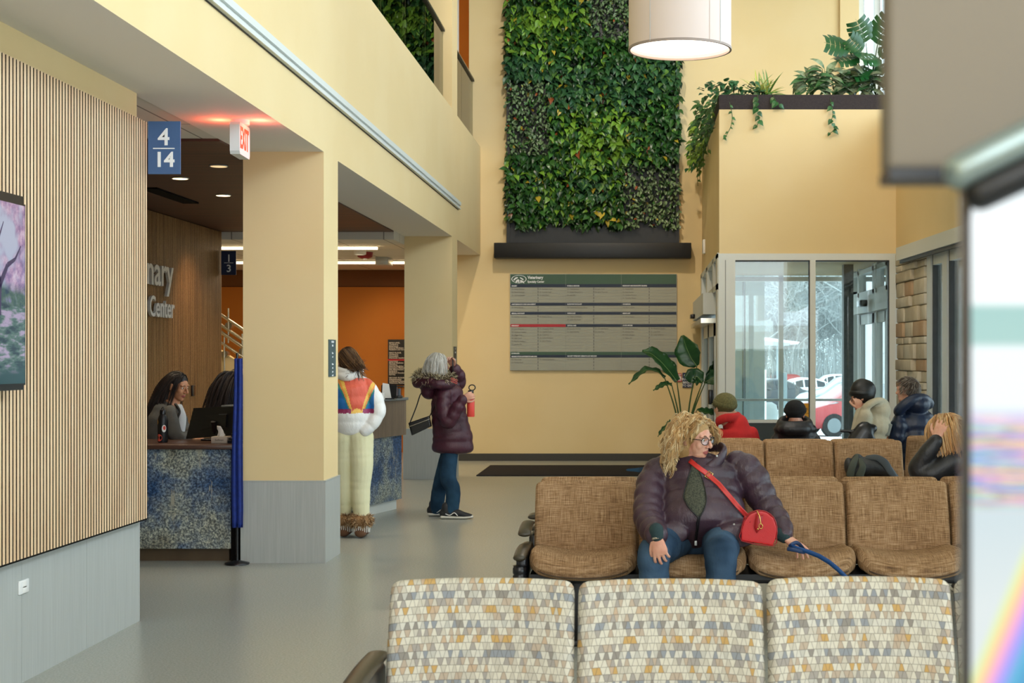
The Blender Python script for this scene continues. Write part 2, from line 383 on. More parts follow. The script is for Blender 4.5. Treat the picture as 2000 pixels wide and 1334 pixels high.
def mosaic():
    m, nt, b = newmat('trapezoid_mosaic_upholstery')
    tc = nt.nodes.new('ShaderNodeTexCoord'); sp = nt.nodes.new('ShaderNodeSeparateXYZ'); nt.links.new(tc.outputs['UV'], sp.inputs[0])
    U, V = sp.outputs[0], sp.outputs[1]          # UVs are in metres
    r0 = mth(nt, 'DIVIDE', V, .0215); row = mth(nt, 'FLOOR', r0); t = mth(nt, 'SUBTRACT', mth(nt, 'FRACT', r0), .5)
    wn = nt.nodes.new('ShaderNodeTexWhiteNoise'); wn.noise_dimensions = '1D'; nt.links.new(row, wn.inputs['W'])
    wob = mth(nt, 'MULTIPLY', mth(nt, 'SINE', mth(nt, 'MULTIPLY', U, 61)), .22)
    c = mth(nt, 'ADD', mth(nt, 'ADD', mth(nt, 'DIVIDE', U, .0120), mth(nt, 'MULTIPLY', wn.outputs[0], 9)), wob)
    n0 = mth(nt, 'ROUND', c); sg = mth(nt, 'COSINE', mth(nt, 'MULTIPLY', n0, PI))
    off = mth(nt, 'MULTIPLY', mth(nt, 'MULTIPLY', sg, t), .47)
    dd = mth(nt, 'SUBTRACT', mth(nt, 'SUBTRACT', c, n0), off)
    cell = mth(nt, 'ADD', n0, mth(nt, 'MULTIPLY', mth(nt, 'LESS_THAN', dd, 0), -1))
    cmb = nt.nodes.new('ShaderNodeCombineXYZ'); nt.links.new(cell, cmb.inputs[0]); nt.links.new(row, cmb.inputs[1])
    w2 = nt.nodes.new('ShaderNodeTexWhiteNoise'); w2.noise_dimensions = '2D'; nt.links.new(cmb.outputs[0], w2.inputs['Vector'])
    rm = mth(nt, 'MODULO', row, 4)
    isg = mth(nt, 'LESS_THAN', rm, .5); isb = mth(nt, 'COMPARE', rm, 2, .5)
    cA = ramp(nt, w2.outputs[0], [(0, lin('#cfcaba')), (.38, lin('#c0baab')), (.6, lin('#b3a390')), (.8, lin('#a09a92'))], 'CONSTANT')
    cG = ramp(nt, w2.outputs[0], [(0, lin('#cfcaba')), (.4, lin('#c0baaa')), (.68, lin('#bf9c62')), (.88, lin('#bba48a'))], 'CONSTANT')
    cB = ramp(nt, w2.outputs[0], [(0, lin('#cac7bb')), (.42, lin('#b8b6ac')), (.62, lin('#8c9196')), (.86, lin('#8d8880'))], 'CONSTANT')
    c1 = mixc(nt, isg, cA, cG); c1 = mixc(nt, isb, c1, cB)
    ln = mth(nt, 'LESS_THAN', mth(nt, 'ABSOLUTE', dd), .055)
    l2 = mth(nt, 'GREATER_THAN', mth(nt, 'ABSOLUTE', t), .465)
    dg = mth(nt, 'LESS_THAN', mth(nt, 'ABSOLUTE', mth(nt, 'SUBTRACT', mth(nt, 'ABSOLUTE', dd), .33)), .02)
    ln = mth(nt, 'MAXIMUM', ln, l2)
    c1 = mixc(nt, mth(nt, 'MULTIPLY', ln, .8), c1, lin('#5f5a52')); c1 = mixc(nt, mth(nt, 'MULTIPLY', dg, .22), c1, lin('#8a847a'))
    nt.links.new(c1, b.inputs['Base Color']); b.inputs['Roughness'].default_value = .85; b.inputs['Specular IOR Level'].default_value = .2
    bump(nt, b, noise(nt, tc.outputs['UV'], 900, 2), .25, .001); return m
M['mosaic'] = mosaic()
def tile_ceiling():
    m, nt, b = newmat('acoustic_ceiling_tiles')
    tc = nt.nodes.new('ShaderNodeTexCoord'); sp = nt.nodes.new('ShaderNodeSeparateXYZ'); nt.links.new(tc.outputs['Object'], sp.inputs[0])
    fs = []
    for i, s_ in ((0, .61), (1, 1.22)):
        q = mth(nt, 'ABSOLUTE', mth(nt, 'SUBTRACT', mth(nt, 'FRACT', mth(nt, 'DIVIDE', sp.outputs[i], s_)), .5))
        fs.append(mth(nt, 'GREATER_THAN', q, .5-.012/s_*.6))
    ln = mth(nt, 'MAXIMUM', fs[0], fs[1])
    nt.links.new(mixc(nt, ln, lin('#dcd6ca'), lin('#8f8a80')), b.inputs['Base Color']); b.inputs['Roughness'].default_value = .85
    bump(nt, b, noise(nt, tc.outputs['Object'], 250), .2, .002); return m
M['tiles'] = tile_ceiling()
def attr_mat(name, rough=.5, spec=.5, attr='tint', bmp=None, trans=0, sheen=0):
    m, nt, b = newmat(name); a = nt.nodes.new('ShaderNodeAttribute'); a.attribute_name = attr
    nt.links.new(a.outputs[0], b.inputs['Base Color']); b.inputs['Roughness'].default_value = rough
    b.inputs['Specular IOR Level'].default_value = spec
    if bmp: bump(nt, b, noise(nt, coord(nt), bmp[0]), bmp[1], .003)
    return m
M['leaf'] = attr_mat('glossy_green_leaves', .32, .5)
M['hair'] = attr_mat('hair_strands', .42, .45)
M['furry'] = attr_mat('fur_tufts', .8, .2)
def set_tint(o, cols):        # one colour per face -> stored per corner
    me = o.data; a = me.color_attributes.new('tint', 'FLOAT_COLOR', 'CORNER'); arr = np.ones((len(me.loops), 4), dtype=np.float32)
    ls = np.empty(len(me.polygons), dtype=np.int32); me.polygons.foreach_get('loop_total', ls)
    arr[:, :3] = np.repeat(np.asarray(cols, dtype=np.float32)[:, :3], ls, axis=0)
    a.data.foreach_set('color', arr.ravel())
def uv_from(o, fn):           # fn(local vertex) -> (u, v)
    me = o.data; uv = me.uv_layers.new(name='UVMap')
    for l in me.loops: uv.data[l.index].uv = fn(me.vertices[l.vertex_index].co)
# ================================================================== THE BUILDING
WX, BX, YB, VY = -2.33, -2.93, 22.04, 17.4
SZ = 3.055                     # soffit height
PZ = 4.66                      # parapet height
def struct(name, mb, mats, parent=None, label=None):
    o = mb.build(name, mats, parent)
    if parent is None: o['kind'] = 'structure'
    if label: o['label'] = label
    return o
b = MB(); b.box((-7.4, -5, -.1), (3.9, YB+.2, 0)); b.box((-7.4, YB+.2, -.1), (-2.9, 24.3, 0)); struct('floor', b, M['floor'])
# --- left: parapet beam on pillars, upper storey
b = MB(); b.box((BX, -5, SZ), (WX, YB, PZ), 0)
o = struct('wall_left', b, [M['paint'], M['soffit']])
for p in o.data.polygons:
    if p.normal.z < -.9: p.material_index = 1
for y0, y1 in ((11.03, 11.55), (18.67, 19.2), (3.2, 3.7)):
    b = MB()
    if y0 > 5: b.box((BX, y0, 0), (WX, y1, SZ)); 
    b.box((BX, y0, PZ), (WX, y1, 8.6))
    if y0 > 5: struct('pillar', b, M['paint'])
for y0, y1 in ((11.03, 11.55), (18.67, 19.2)):
    h = .608 if y0 < 12 else .632
    b = MB(); b.box((BX-.015, y0-.015, 0), (WX+.015, y1+.015, h)); b.box((BX-.017, y0-.017, h), (WX+.017, y1+.017, h+.005), 1)
    struct('trim_1' if y0 < 12 else 'trim_2', b, [M['greytile'], M['alu']])
b = MB(); b.box((WX, -5, 3.455), (WX+.022, 19.3, 3.548)); b.box((WX+.02, -5, 3.455), (WX+.035, 19.3, 3.475)); b.box((WX+.02, -5, 3.503), (WX+.04, 19.3, 3.548)); b.box((WX, -5, 3.447), (WX+.006, 19.3, 3.455), 1)
struct('trim_3', b, [M['alu2'], M['black']])
# slat wall on the near left
b = MB(); b.box((-3.12, -5, 0), (-2.9, 8.6, SZ)); struct('wall_near_left', b, M['paint'])
b = MB()
ys = [8.59-.82*i for i in range(0, 12)]
for y in ys: b.box((-2.9, y-.817, 0), (-2.883, y, .68), 0)
b.box((-2.9, -1.3, 0), (-2.8865, 8.588, .68), 1); b.box((-2.884, 8.583, 0), (-2.8815, 8.593, .68), 1); b.box((-2.902, 8.59, 0), (-2.884, 8.605, .68), 0)
struct('baseboard_near_left', b, [M['greytile'], M['alu']])
b = MB()
b.box((-2.9, -1, .594), (-2.862, 8.58, 2.888), 1)
y = 8.582; i = 0; r2 = random.Random(3)
while y > 3.5:
    b.box((-2.862, y-.0250, .597), (-2.8356, y, 2.886), 1); b.box((-2.8356, y-.0250, .597), (-2.835, y, 2.886), 0); y -= .0385
b.box((-2.9, 3.4, .588), (-2.836, 8.582, .597), 1)
b.box((-2.9, 8.582, .588), (-2.836, 8.589, 2.888), 1)
t = b.build('slat_wall_panel', [M['slat'], M['felt']]); t['kind'] = 'structure'
# television on the slat wall
tv = empty('television', (-2.8, 6.2, 1.4), 'wall-mounted flat screen showing a purple blossoming tree, cut off by the photo edge', 'television')
xt = -2.74
def tvz(py, px=50): k = (-xt)/(1245-px); return CZ-(py-700)*k
yt = F*(-xt)/(1245-51)
b = MB(); b.box((-2.835, yt-1.35, tvz(757)-.01), (xt-.01, yt, tvz(393)+.02)); b.box((-2.9, yt-1.1, tvz(700)), (-2.8, yt-.3, tvz(450))); b.build('housing', M['blackp'], tv)
b = MB(); z0, z1 = tvz(752), tvz(400)
b.box((xt-.012, yt-1.34, z0), (xt, yt-.006, z1)); b.build('screen', M['blackp'], tv)
def screen_mat():
    m, nt, bs = newmat('blossom_picture_on_screen'); tc = nt.nodes.new('ShaderNodeTexCoord'); sp = nt.nodes.new('ShaderNodeSeparateXYZ')
    nt.links.new(tc.outputs['Generated'], sp.inputs[0]); v = sp.outputs[2]; u = sp.outputs[1]
    vec = coord(nt, 'Object'); n = noise(nt, vec, 14, 6, .7); n2 = noise(nt, vec, 4, 3, .5); n3 = noise(nt, coord(nt, 'Object', (1, 1.2, 5)), 6, 3, .6)
    blossom = ramp(nt, n, [(.3, lin('#5c4d78')), (.45, lin('#9a7fae')), (.55, lin('#c9a9c8')), (.68, lin('#e4d8ea'))])
    sky = ramp(nt, n2, [(.4, lin('#b9c3dc')), (.6, lin('#8f86b8'))])
    top = mixc(nt, ramp(nt, n2, [(.42, (0, 0, 0, 1)), (.5, (1, 1, 1, 1))]), sky, blossom)
    bush = ramp(nt, n, [(.35, lin('#24405a')), (.5, lin('#4f6d5e')), (.65, lin('#8a86b0'))])
    lawn = ramp(nt, n3, [(.38, lin('#1f3a4a')), (.5, lin('#5a7a72')), (.62, lin('#b6a6c4'))])
    vv = mth(nt, 'ADD', v, mth(nt, 'MULTIPLY', mth(nt, 'SUBTRACT', n2, .5), .16))
    c = mixc(nt, ramp(nt, vv, [(.5, (0, 0, 0, 1)), (.56, (1, 1, 1, 1))]), bush, top)
    c = mixc(nt, ramp(nt, vv, [(.42, (1, 1, 1, 1)), (.44, (0, 0, 0, 1))]), c, lawn)
    c = mixc(nt, ramp(nt, vv, [(.06, (1, 1, 1, 1)), (.16, (0, 0, 0, 1))]), c, lin('#1d4a50'))
    bs.inputs['Base Color'].default_value = (.01, .01, .01, 1); bs.inputs['Roughness'].default_value = .15
    nt.links.new(c, bs.inputs['Emission Color']); bs.inputs['Emission Strength'].default_value = .8; return m
b = MB(); b.box((xt, yt-1.33, z0+.008), (xt+.001, yt-.014, z1-.008))
# trunk and boughs of the tree shown in the picture
yy = yt-.30
o = b.build('picture', screen_mat(), tv)
b = MB()
def tl(pts, rs):
    for (a, r) , (c, q) in zip(zip(pts, rs), list(zip(pts, rs))[1:]):
        A = Vector((xt+.0013, a[0], a[1])); B = Vector((xt+.0013, c[0], c[1])); d = (B-A).cross(Vector((1, 0, 0))).normalized()
        b.add([A-d*r, A+d*r, B+d*q, B-d*q], [(0, 1, 2, 3)])
tl([(yy, z0+0.308), (yy+.02, z0+0.444), (yy-.03, z0+0.556), (yy-.16, z0+0.668)], [.035, .022, .015, .006])
tl([(yy+.02, z0+0.432), (yy+.1, z0+0.525), (yy+.18, z0+0.556), (yy+.24, z0+0.618)], [.018, .012, .008, .003])
tl([(yy, z0+0.494), (yy-.0, z0+0.618), (yy+.06, z0+0.711)], [.012, .008, .003])
b.build('picture_tree', mat('screen_tree_trunk', '#2c2340', .3, emit=('#3a2f4e', .5)), tv)
# wall outlet
t = empty('wall_outlet', (-2.88, 6.9, .45), 'white outlet plate on the grey tile band below the slats', 'outlet')
def onx(px, py, X): k = X/(px-1245); return Vector((X, k*F, CZ-(py-700)*k))
a = onx(38, 1163, -2.875); c = onx(57, 1129, -2.875)
b = MB(); b.rbox((-2.884, a.y, a.z), (-2.874, c.y, c.z), .004); b.build('plate', M['white_p'], t)
b = MB()
for zz in (.3, .68):
    z = a.z+(c.z-a.z)*zz; b.rbox((-2.875, (a.y+c.y)/2-.02, z-.016), (-2.872, (a.y+c.y)/2+.02, z+.016), .003)
b.build('socket', M['paper'], t)
# --- reception side: ceilings, far walls
b = MB(); b.box((-7.4, -1, 3.06), (BX, 10.4, 3.16)); struct('ceiling_1', b, M['tiles'])
b = MB(); b.box((-7.4, 10.4, 3.04), (BX, 17.85, 3.16)); struct('ceiling_2', b, M['ceilwood'])
b = MB(); b.box((-7.4, 17.85, 2.95), (BX, 24.1, 3.16)); struct('ceiling_3', b, M['tiles'])
b = MB(); b.box((-7.4, 24.0, 2.68), (-2.9, 24.1, 2.95), 1); b.box((-7.4, 24.0, 0), (-2.9, 24.1, 2.68), 0); b.box((-7.4, 23.995, 2.675), (-2.9, 24, 2.683), 2)
struct('wall_far_reception', b, [M['orange'], M['brownband'], M['felt']])
b = MB(); b.box((-7.5, -5, 0), (-7.4, 24.1, 8.6)); struct('wall_outer_left', b, M['paint'])
b = MB(); b.box((-3.05, YB+.15, 0), (-2.95, 24.1, 3.2)); struct('wall_return', b, M['orange'])
b = MB(); b.box((-5.1, 12.2, 0), (-5.0, 17.75, 3.04), 1)
y = 17.74
while y > 12.25: b.box((-5.0, y-.0268, .02), (-4.9756, y, 3.03), 1); b.box((-4.9756, y-.0268, .02), (-4.975, y, 3.03), 0); y -= .0385
b.box((-5.1, 17.745, 0), (-4.975, 17.76, 3.04), 0)
struct('wall_reception', b, [M['slat_dark'], M['felt']])
b = MB(); Rr, Uu = Vector((0, 1, 0)), Vector((0, 0, 1))
t = empty('wall_lettering', (-4.97, 15.3, 2.0), 'raised pale letters mounted on the walnut slats behind reception', 'lettering')
def wall_text(txt, cap_px, right_px, base_py, name, sx=.8):
    vs, fs = text_geo(txt, 1, .02, .012, 'LEFT', 3); xm = max(v.x for v in vs); 
    A = onx(right_px, base_py, -4.96); s_ = cap_px
    m_ = MB(); put_text(m_, txt, s_, (-4.945, A.y-xm*s_*sx, A.z), Rr, Uu, 0, .014, .012*s_, sx=sx); m_.build(name, M['letterg'], t)
wall_text('Veterinary', .44, 334, 561, 'upper_line', 1.12); wall_text('Specialty Center', .30, 336, 621, 'lower_line', .93)
# --- upper storey
b = MB(); b.box((-7.4, -5, 4.2), (BX, 22.04, 4.3)); struct('floor_upper', b, M['floor'])
b = MB(); b.box((-7.4, -5, 8.5), (5.9, 24.2, 8.6)); struct('ceiling_4', b, M['white'])
# --- back wall
b = MB()
b.box((-2.5, YB, 0), (.958, YB+.15, 8.5)); b.box((-3.1, YB, 0), (-2.5, YB+.15, 4.3)); b.box((-3.1, YB, 6.9), (-2.5, YB+.15, 8.5))
b.box((-7.4, YB, 4.3), (-3.1, YB+.15, 8.5)); b.box((.958, YB, 2.9), (3.27, YB+.15, 8.5)); b.box((3.27, YB, 2.9), (5.8, YB+.15, 4.55)); b.box((3.27, YB, 8.2), (5.8, YB+.15, 8.5))
struct('wall_back', b, M['paint'])
b = MB(); b.box((3.0, YB-.06, 4.45), (3.28, YB, 8.5)); struct('trim_4', b, M['paint'])
b = MB(); b.box((-4.6, 23.8, 4.3), (-2.3, 23.9, 8.5)); b.box((-2.5, YB+.15, 4.3), (-2.4, 23.8, 8.5)); struct('wall_upper_corridor', b, M['orange'])
b = MB(); b.box((-2.98, YB+.05, 6.0), (-2.66, YB+.09, 7.4)); struct('trim_5', b, M['white'])
b = MB(); b.box((WX, YB-.015, 0), (.958, YB, .108)); b.box((-3.05, YB-.015, 0), (WX, YB, .108)); struct('baseboard_back', b, mat('dark_baseboard', '#3e3c38', .6, bmp=(80, .05, .002)))
# --- rear and right enclosure
b = MB(); b.box((-7.4, -5.1, 0), (-3.2, -5, 8.5)); b.box((-3.2, -5.1, 0), (5.9, -5, 2.4)); b.box((-3.2, -5.1, 4.6), (5.9, -5, 8.5)); struct('wall_rear', b, M['paint'])
b = MB(); b.box((5.8, -5, 2.9), (5.9, 24.2, 4.9)); b.box((5.8, -5, 7.0), (5.9, 24.2, 8.5))
for y in (-5, 0, 5, 10, 14.4, 20.5): b.box((5.8, y, 3.4), (5.9, y+.6, 8))
struct('wall_right_upper', b, M['paint'])
def xr(Y): return 3.03+.04*(17.4-Y)
def rp(Y, off, z): return Vector((xr(Y)+off, Y, z))
def rbox(mb, y0, y1, o0, o1, z0, z1, m=0):     # box that follows the slightly turned right wall
    q = [rp(y0, o0, z0), rp(y1, o0, z0), rp(y1, o1, z0), rp(y0, o1, z0)]
    mb.prism(q, (0, 0, z1-z0), m)
b = MB(); rbox(b, 17.4, -5, 0, .3, 2.75, 4.44); b.box((3.2, -5, 4.36), (5.9, 17.4, 4.46)); b.box((3.2, 17.4, 4.36), (5.9, 22.04, 4.46)); struct('wall_right', b, M['paint'])
# stone pier
def ledge():
    b = MB(); rbox(b, 17.38, 15.85, .02, .3, 0, 2.75, 1)
    z = 0; r = random.Random(11)
    while z < 2.74:
        h = r.choice((.08, .12, .13, .15, .17)); h = min(h, 2.745-z); y = 17.38
        while y > 15.9:
            w_ = r.uniform(.35, 1.0); y2 = max(y-w_, 15.86)
            if y2-15.86 < .2: y2 = 15.86
            o_ = r.uniform(-.018, 0); i0 = len(b.v)
            a = rp(y-.012, o_, 0); c = rp(y2+.004, .1, 0)
            b.rbox((a.x, y-.012, z+.003), (c.x, y2+.004, z+h-.003), .012, r.choice((0, 0, 2, 2, 2, 3)))
            y = y2
        z += h
    return b
def stone2(name, c1, c2):
    return mat(name, c1, .85, var=(3, c2, .35, .65), bmp=(30, .5, .01), spec=.2)
ledge().build('pier_stonework', [stone2('buff_limestone', '#dacfb9', '#c4b7a0'), mat('mortar', '#8a7c66', .95), stone2('pale_limestone', '#e2dac9', '#cbc0ab'), stone2('rusty_limestone', '#cfb597', '#c4a384')])['kind'] = 'structure'
b = MB(); rbox(b, 16.75, 5, -.14, 0, 2.62, 2.765); rbox(b, 16.7, 5, -.11, -.08, 2.585, 2.62, 1); struct('trim_6', b, [M['alu2'], M['darkbronze']])
b = MB()
for i, (y, w_) in enumerate(((15.78, .17), (15.12, .2), (13.7, .12), (12.3, .12), (10.9, .12), (9.5, .12), (8.1, .12), (6.7, .12))):
    rbox(b, y, y-w_, -.02, .1, 0, 2.62); rbox(b, y-w_, y-w_-.03, 0, .05, 0, 2.62, 1)
rbox(b, 15.8, 5, 0, .1, 2.5, 2.64); rbox(b, 15.8, 5, -.01, .1, 0, .18)
w1 = struct('window_1', b, [M['alu2'], M['darkbronze']])
b = MB(); rbox(b, 15.7, 5, .04, .05, .15, 2.55); b.build('glass_pane', M['glass'], w1)
# upper far window
b = MB()
for x0, x1 in ((3.27, 3.36), (3.52, 3.6), (4.4, 4.48), (5.3, 5.38)): b.box((x0, YB-.01, 4.5), (x1, YB+.12, 8.2))
b.box((3.27, YB+.0, 4.5), (5.8, YB+.12, 4.6)); b.box((3.36, YB+.05, 4.6), (3.375, YB+.1, 8.2), 1); b.box((3.6, YB+.05, 4.6), (3.615, YB+.1, 8.2), 1)
w2 = struct('window_2', b, [M['alu2'], M['darkbronze']])
b = MB(); b.box((3.3, YB+.07, 4.55), (5.75, YB+.08, 8.2)); b.build('glass_pane', M['glass'], w2)
# --- entrance vestibule
XA, XB = .958, 3.025
b = MB(); b.box((XA, VY, 2.75), (XB+.25, VY+.14, 4.437)); b.box((XA, VY+.14, 2.75), (XA+.14, YB, 4.437)); b.box((XA+.14, VY+.14, 2.75), (3.3, YB, 2.8)); b.box((XA+.14, VY+.14, 4.2), (3.3, YB, 4.3))
struct('wall_vestibule', b, M['paint'])
b = MB()
b.box((XA-.01, VY-.02, 0), (1.145, VY+.12, 2.67)); b.box((XA-.01, VY-.02, 2.67), (XB, VY+.12, 2.748)); b.box((XA+.07, VY-.024, 0), (XA+.075, VY-.018, 2.67), 1)
b.box((2.02, VY-.02, 0), (2.085, VY+.12, 2.67)); b.box((XB-.075, VY-.02, 0), (XB, VY+.12, 2.67)); b.box((2.085, VY-.02, 0), (2.95, VY+.1, .12))
b.box((1.145, VY-.005, 2.655), (2.95, VY+.05, 2.67), 1); b.box((2.935, VY-.005, 0), (2.95, VY+.05, 2.67), 1); b.box((2.008, VY-.005, 0), (2.02, VY+.05, 2.67), 1)
b.box((1.145, VY, 0), (2.02, VY+.06, .765), 2); b.box((1.145, VY-.02, .765), (2.02, VY+.1, .80), 0)
w3 = struct('window_3', b, [M['alu2'], M['darkbronze'], mat('dark_green_kick_panel', '#27312f', .45)])
b = MB(); b.box((1.145, VY+.03, .79), (2.01, VY+.04, 2.66)); b.build('glass_pane', M['glass'], w3)
b = MB(); b.box((2.085, VY+.03, .1), (2.94, VY+.04, 2.66)); b.build('glass_pane', M['glass'], w3)
# outer glazing of the vestibule
b = MB()
for x0, x1 in ((XA, 1.10), (2.10, 2.165), (3.05, 3.2)): b.box((x0, YB-.02, 0), (x1, YB+.12, 2.96))
b.box((XA, YB-.02, 2.665), (3.2, YB+.12, 2.73)); b.box((XA, YB-.01, .885), (3.2, YB+.1, .92)); b.box((XA, YB-.02, 0), (3.2, YB+.12, .1)); b.box((1.59, YB+.0, .9), (1.60, YB+.03, 2.66), 1)
w4 = struct('window_4', b, [M['alu2'], M['darkbronze']])
b = MB(); b.box((1.0, YB+.04, .1), (3.1, YB+.05, 2.96)); b.build('glass_pane', M['glass'], w4)
b = MB(); b.box((2.70, 19.42, 0), (2.825, 19.6, 2.75)); struct('column', b, mat('dark_stone_post', '#4a4f50', .5, var=(30, '#383d3f', .3, .7)))
# outer sliding door wall (right side of the vestibule)
X2 = 3.1; b = MB()
for y0, y1 in ((21.0, 21.5), (20.45, 20.6), (19.15, 19.3), (18.95, 19.02), (17.6, 18.25)): b.box((X2-.05, y0, 2.33 if 19.1 < y0 < 20 else 0), (X2+.08, y1, 2.75))
b.box((X2-.05, 17.6, 2.66), (X2+.08, 21.9, 2.72)); b.box((X2-.05, 17.6, 2.33), (X2+.08, 21.9, 2.42)); b.box((X2-.12, 17.7, 2.12), (X2+.08, 20.6, 2.34)); b.box((X2-.05, 21.0, 2.42), (X2+.05, 21.9, 2.46))
d1 = struct('door_1', b, [M['alu2'], M['darkbronze']])
for y0, y1 in ((19.3, 20.4), (18.3, 19.25)):
    f = MB(); f.box((X2-.04, y0, 0), (X2+.03, y0+.07, 2.11)); f.box((X2-.04, y1-.07, 0), (X2+.03, y1, 2.11)); f.box((X2-.04, y0, 0), (X2+.03, y1, .2)); f.box((X2-.04, y0, .85), (X2+.03, y1, .98)); f.box((X2-.04, y0, 1.98), (X2+.03, y1, 2.11))
    lf = f.build('sliding_leaf', M['alu2'], d1); g = MB(); g.box((X2-.01, y0+.05, .1), (X2, y1-.05, 2.05)); g.build('glass_pane', M['glass'], lf)
g = MB(); g.box((X2-.0, 17.6, 2.4), (X2+.01, 21.9, 2.75)); g.box((X2, 20.5, 0), (X2+.01, 21.9, 2.4)); g.build('glass_pane', M['glass'], d1)
g = MB(); g.rbox((X2-.2, 19.25, 2.2), (X2-.12, 19.65, 2.28), .01); g.build('motion_sensor', M['blackp'], d1)
# inner sliding door (left side of the vestibule)
b = MB()
for y0, y1 in ((17.42, 17.8), (18.45, 18.6), (20.0, 20.35), (21.7, 22.03)): b.box((XA-.02, y0, 0 if y0 < 18 or y0 > 21 else 2.33), (XA+.12, y1, 2.75))
b.box((XA-.02, 17.42, 2.70), (XA+.12, 22.0, 2.76)); b.box((XA-.02, 17.42, 2.33), (XA+.12, 22.0, 2.4)); b.box((XA-.14, 18.5, 2.07), (XA+.12, 21.9, 2.34)); b.box((XA-.17, 18.45, 1.96), (XA+.02, 21.9, 2.02), 1)
d2 = struct('door_2', b, [M['alu2'], M['steel'], M['darkbronze']])
for y0, y1 in ((18.5, 20.0), (20.02, 21.6)):
    f = MB(); f.box((XA+.0, y0, 0), (XA+.06, y0+.1, 1.96)); f.box((XA+.0, y1-.1, 0), (XA+.06, y1, 1.96)); f.box((XA, y0, 0), (XA+.06, y1, .2)); f.box((XA, y0, 1.8), (XA+.06, y1, 1.96)); f.box((XA-.005, y0+.1, 0), (XA+.0, y0+.13, 1.96), 1)
    lf = f.build('sliding_leaf', [M['alu2'], M['darkbronze']], d2); g = MB(); g.box((XA+.03, y0+.1, .1), (XA+.04, y1-.1, 1.9)); g.build('glass_pane', M['glass'], lf)
g = MB(); g.box((XA+.05, 17.5, 2.38), (XA+.06, 21.9, 2.72)); g.build('glass_pane', M['glass'], d2)
g = MB(); g.rbox((XA-.2, 21.1, 2.09), (XA-.14, 21.5, 2.15), .01); g.build('motion_sensor', M['blackp'], d2)
g = MB(); g.rbox((XA-.08, 18.35, .95), (XA-.02, 18.5, 1.13), .01); g.build('push_plate', M['blackp'], d2)
a = onx(1377, 481, XA)
t = MB().rbox((XA-.035, a.y-.12, 3.0), (XA, a.y+.12, 3.2), .01).build('wall_sounder', M['white_p'], None, (XA, a.y, 3.0)); tag(t, 'small white box high on the yellow side wall of the vestibule', 'alarm sounder')
# --- glass railing on the parapet
rl = empty('glass_railing', (-2.45, 15, PZ), 'frameless glass railing with dark steel handrail along the upper parapet', 'railing')
for y0, y1 in ((3.8, 18.67), (19.2, YB)):
    b = MB(); b.box((-2.475, y0, 5.63), (-2.42, y1, 5.655)); b.build('handrail', M['black'], rl)
    b = MB(); b.box((-2.47, y0, 5.655), (-2.425, y1, 5.675)); b.build('handrail_top', M['steel'], rl)
    n = max(1, round((y1-y0)/1.5)); st = (y1-y0)/n
    for i in range(n):
        b = MB(); b.box((-2.456, y0+i*st+.006, PZ), (-2.444, y0+(i+1)*st-.006, 5.64)); b.build('glass_panel', M['glass2'], rl)
# ================================================================== SEATING
def pad(mb, cx, w, fn, n=18, m=10, th=.06, edge=.03):
    """closed upholstered pad; fn(u, v)->centre-surface point, u in [-1,1] across, v in [0,1]; returns uv per vertex"""
    front = []; uvs = []
    us = [-1, -.985, -.955, -.9]+[-.8+1.6*i/(n-1) for i in range(n)]+[.9, .955, .985, 1]
    vs = [0, .012, .035, .08]+[.15+.7*j/(m-1) for j in range(m)]+[.92, .965, .988, 1]
    def rnd_(q, lo, hi):      # 0 at the rim, 1 inside
        d = min(q-lo, hi-q); return min(1, d/.10)
    grid_f, grid_b = [], []
    for v in vs:
        rf, rb = [], []
        for u in us:
            p, nrm, a, bb = fn(u, v)
            eu = min(1, (1-abs(u))/.07); ev = min(1, min(v, 1-v)/.06)
            e = math.sqrt(max(0, 1-(1-eu)**2))*math.sqrt(max(0, 1-(1-ev)**2))
            rf.append((p+nrm*th*.5*e, (a, bb))); rb.append((p-nrm*th*.5*e, (a, bb)))
        grid_f.append(rf); grid_b.append(rb)
    o = len(mb.v); ni = len(us); nj = len(vs)
    V = [q[0] for r in grid_f for q in r]+[q[0] for r in grid_b for q in r]
    mb.uvs += [q[1] for r in grid_f for q in r]+[(q[1][0]+.37, q[1][1]) for r in grid_b for q in r]
    fs = [(j*ni+i, j*ni+i+1, (j+1)*ni+i+1, (j+1)*ni+i) for j in range(nj-1) for i in range(ni-1)]
    k = ni*nj; fs2 = [tuple(i+k for i in reversed(f)) for f in fs]
    mb.add(V, fs+fs2, 0, True)
def corner(u, v, w, h, r=.05):       # squeeze a unit rectangle to rounded corners
    x = u*w/2; y = v*h
    dx = abs(x)-(w/2-r); dyt = y-(h-r); dyb = r-y
    for d in (dyt, dyb):
        if dx > 0 and d > 0:
            L = max(dx, d); s_ = math.hypot(dx, d)
            x = math.copysign((w/2-r)+dx*L/s_, x)
            y = (h-r)+d*L/s_ if d is dyt else r-d*L/s_
            break
    return x, y
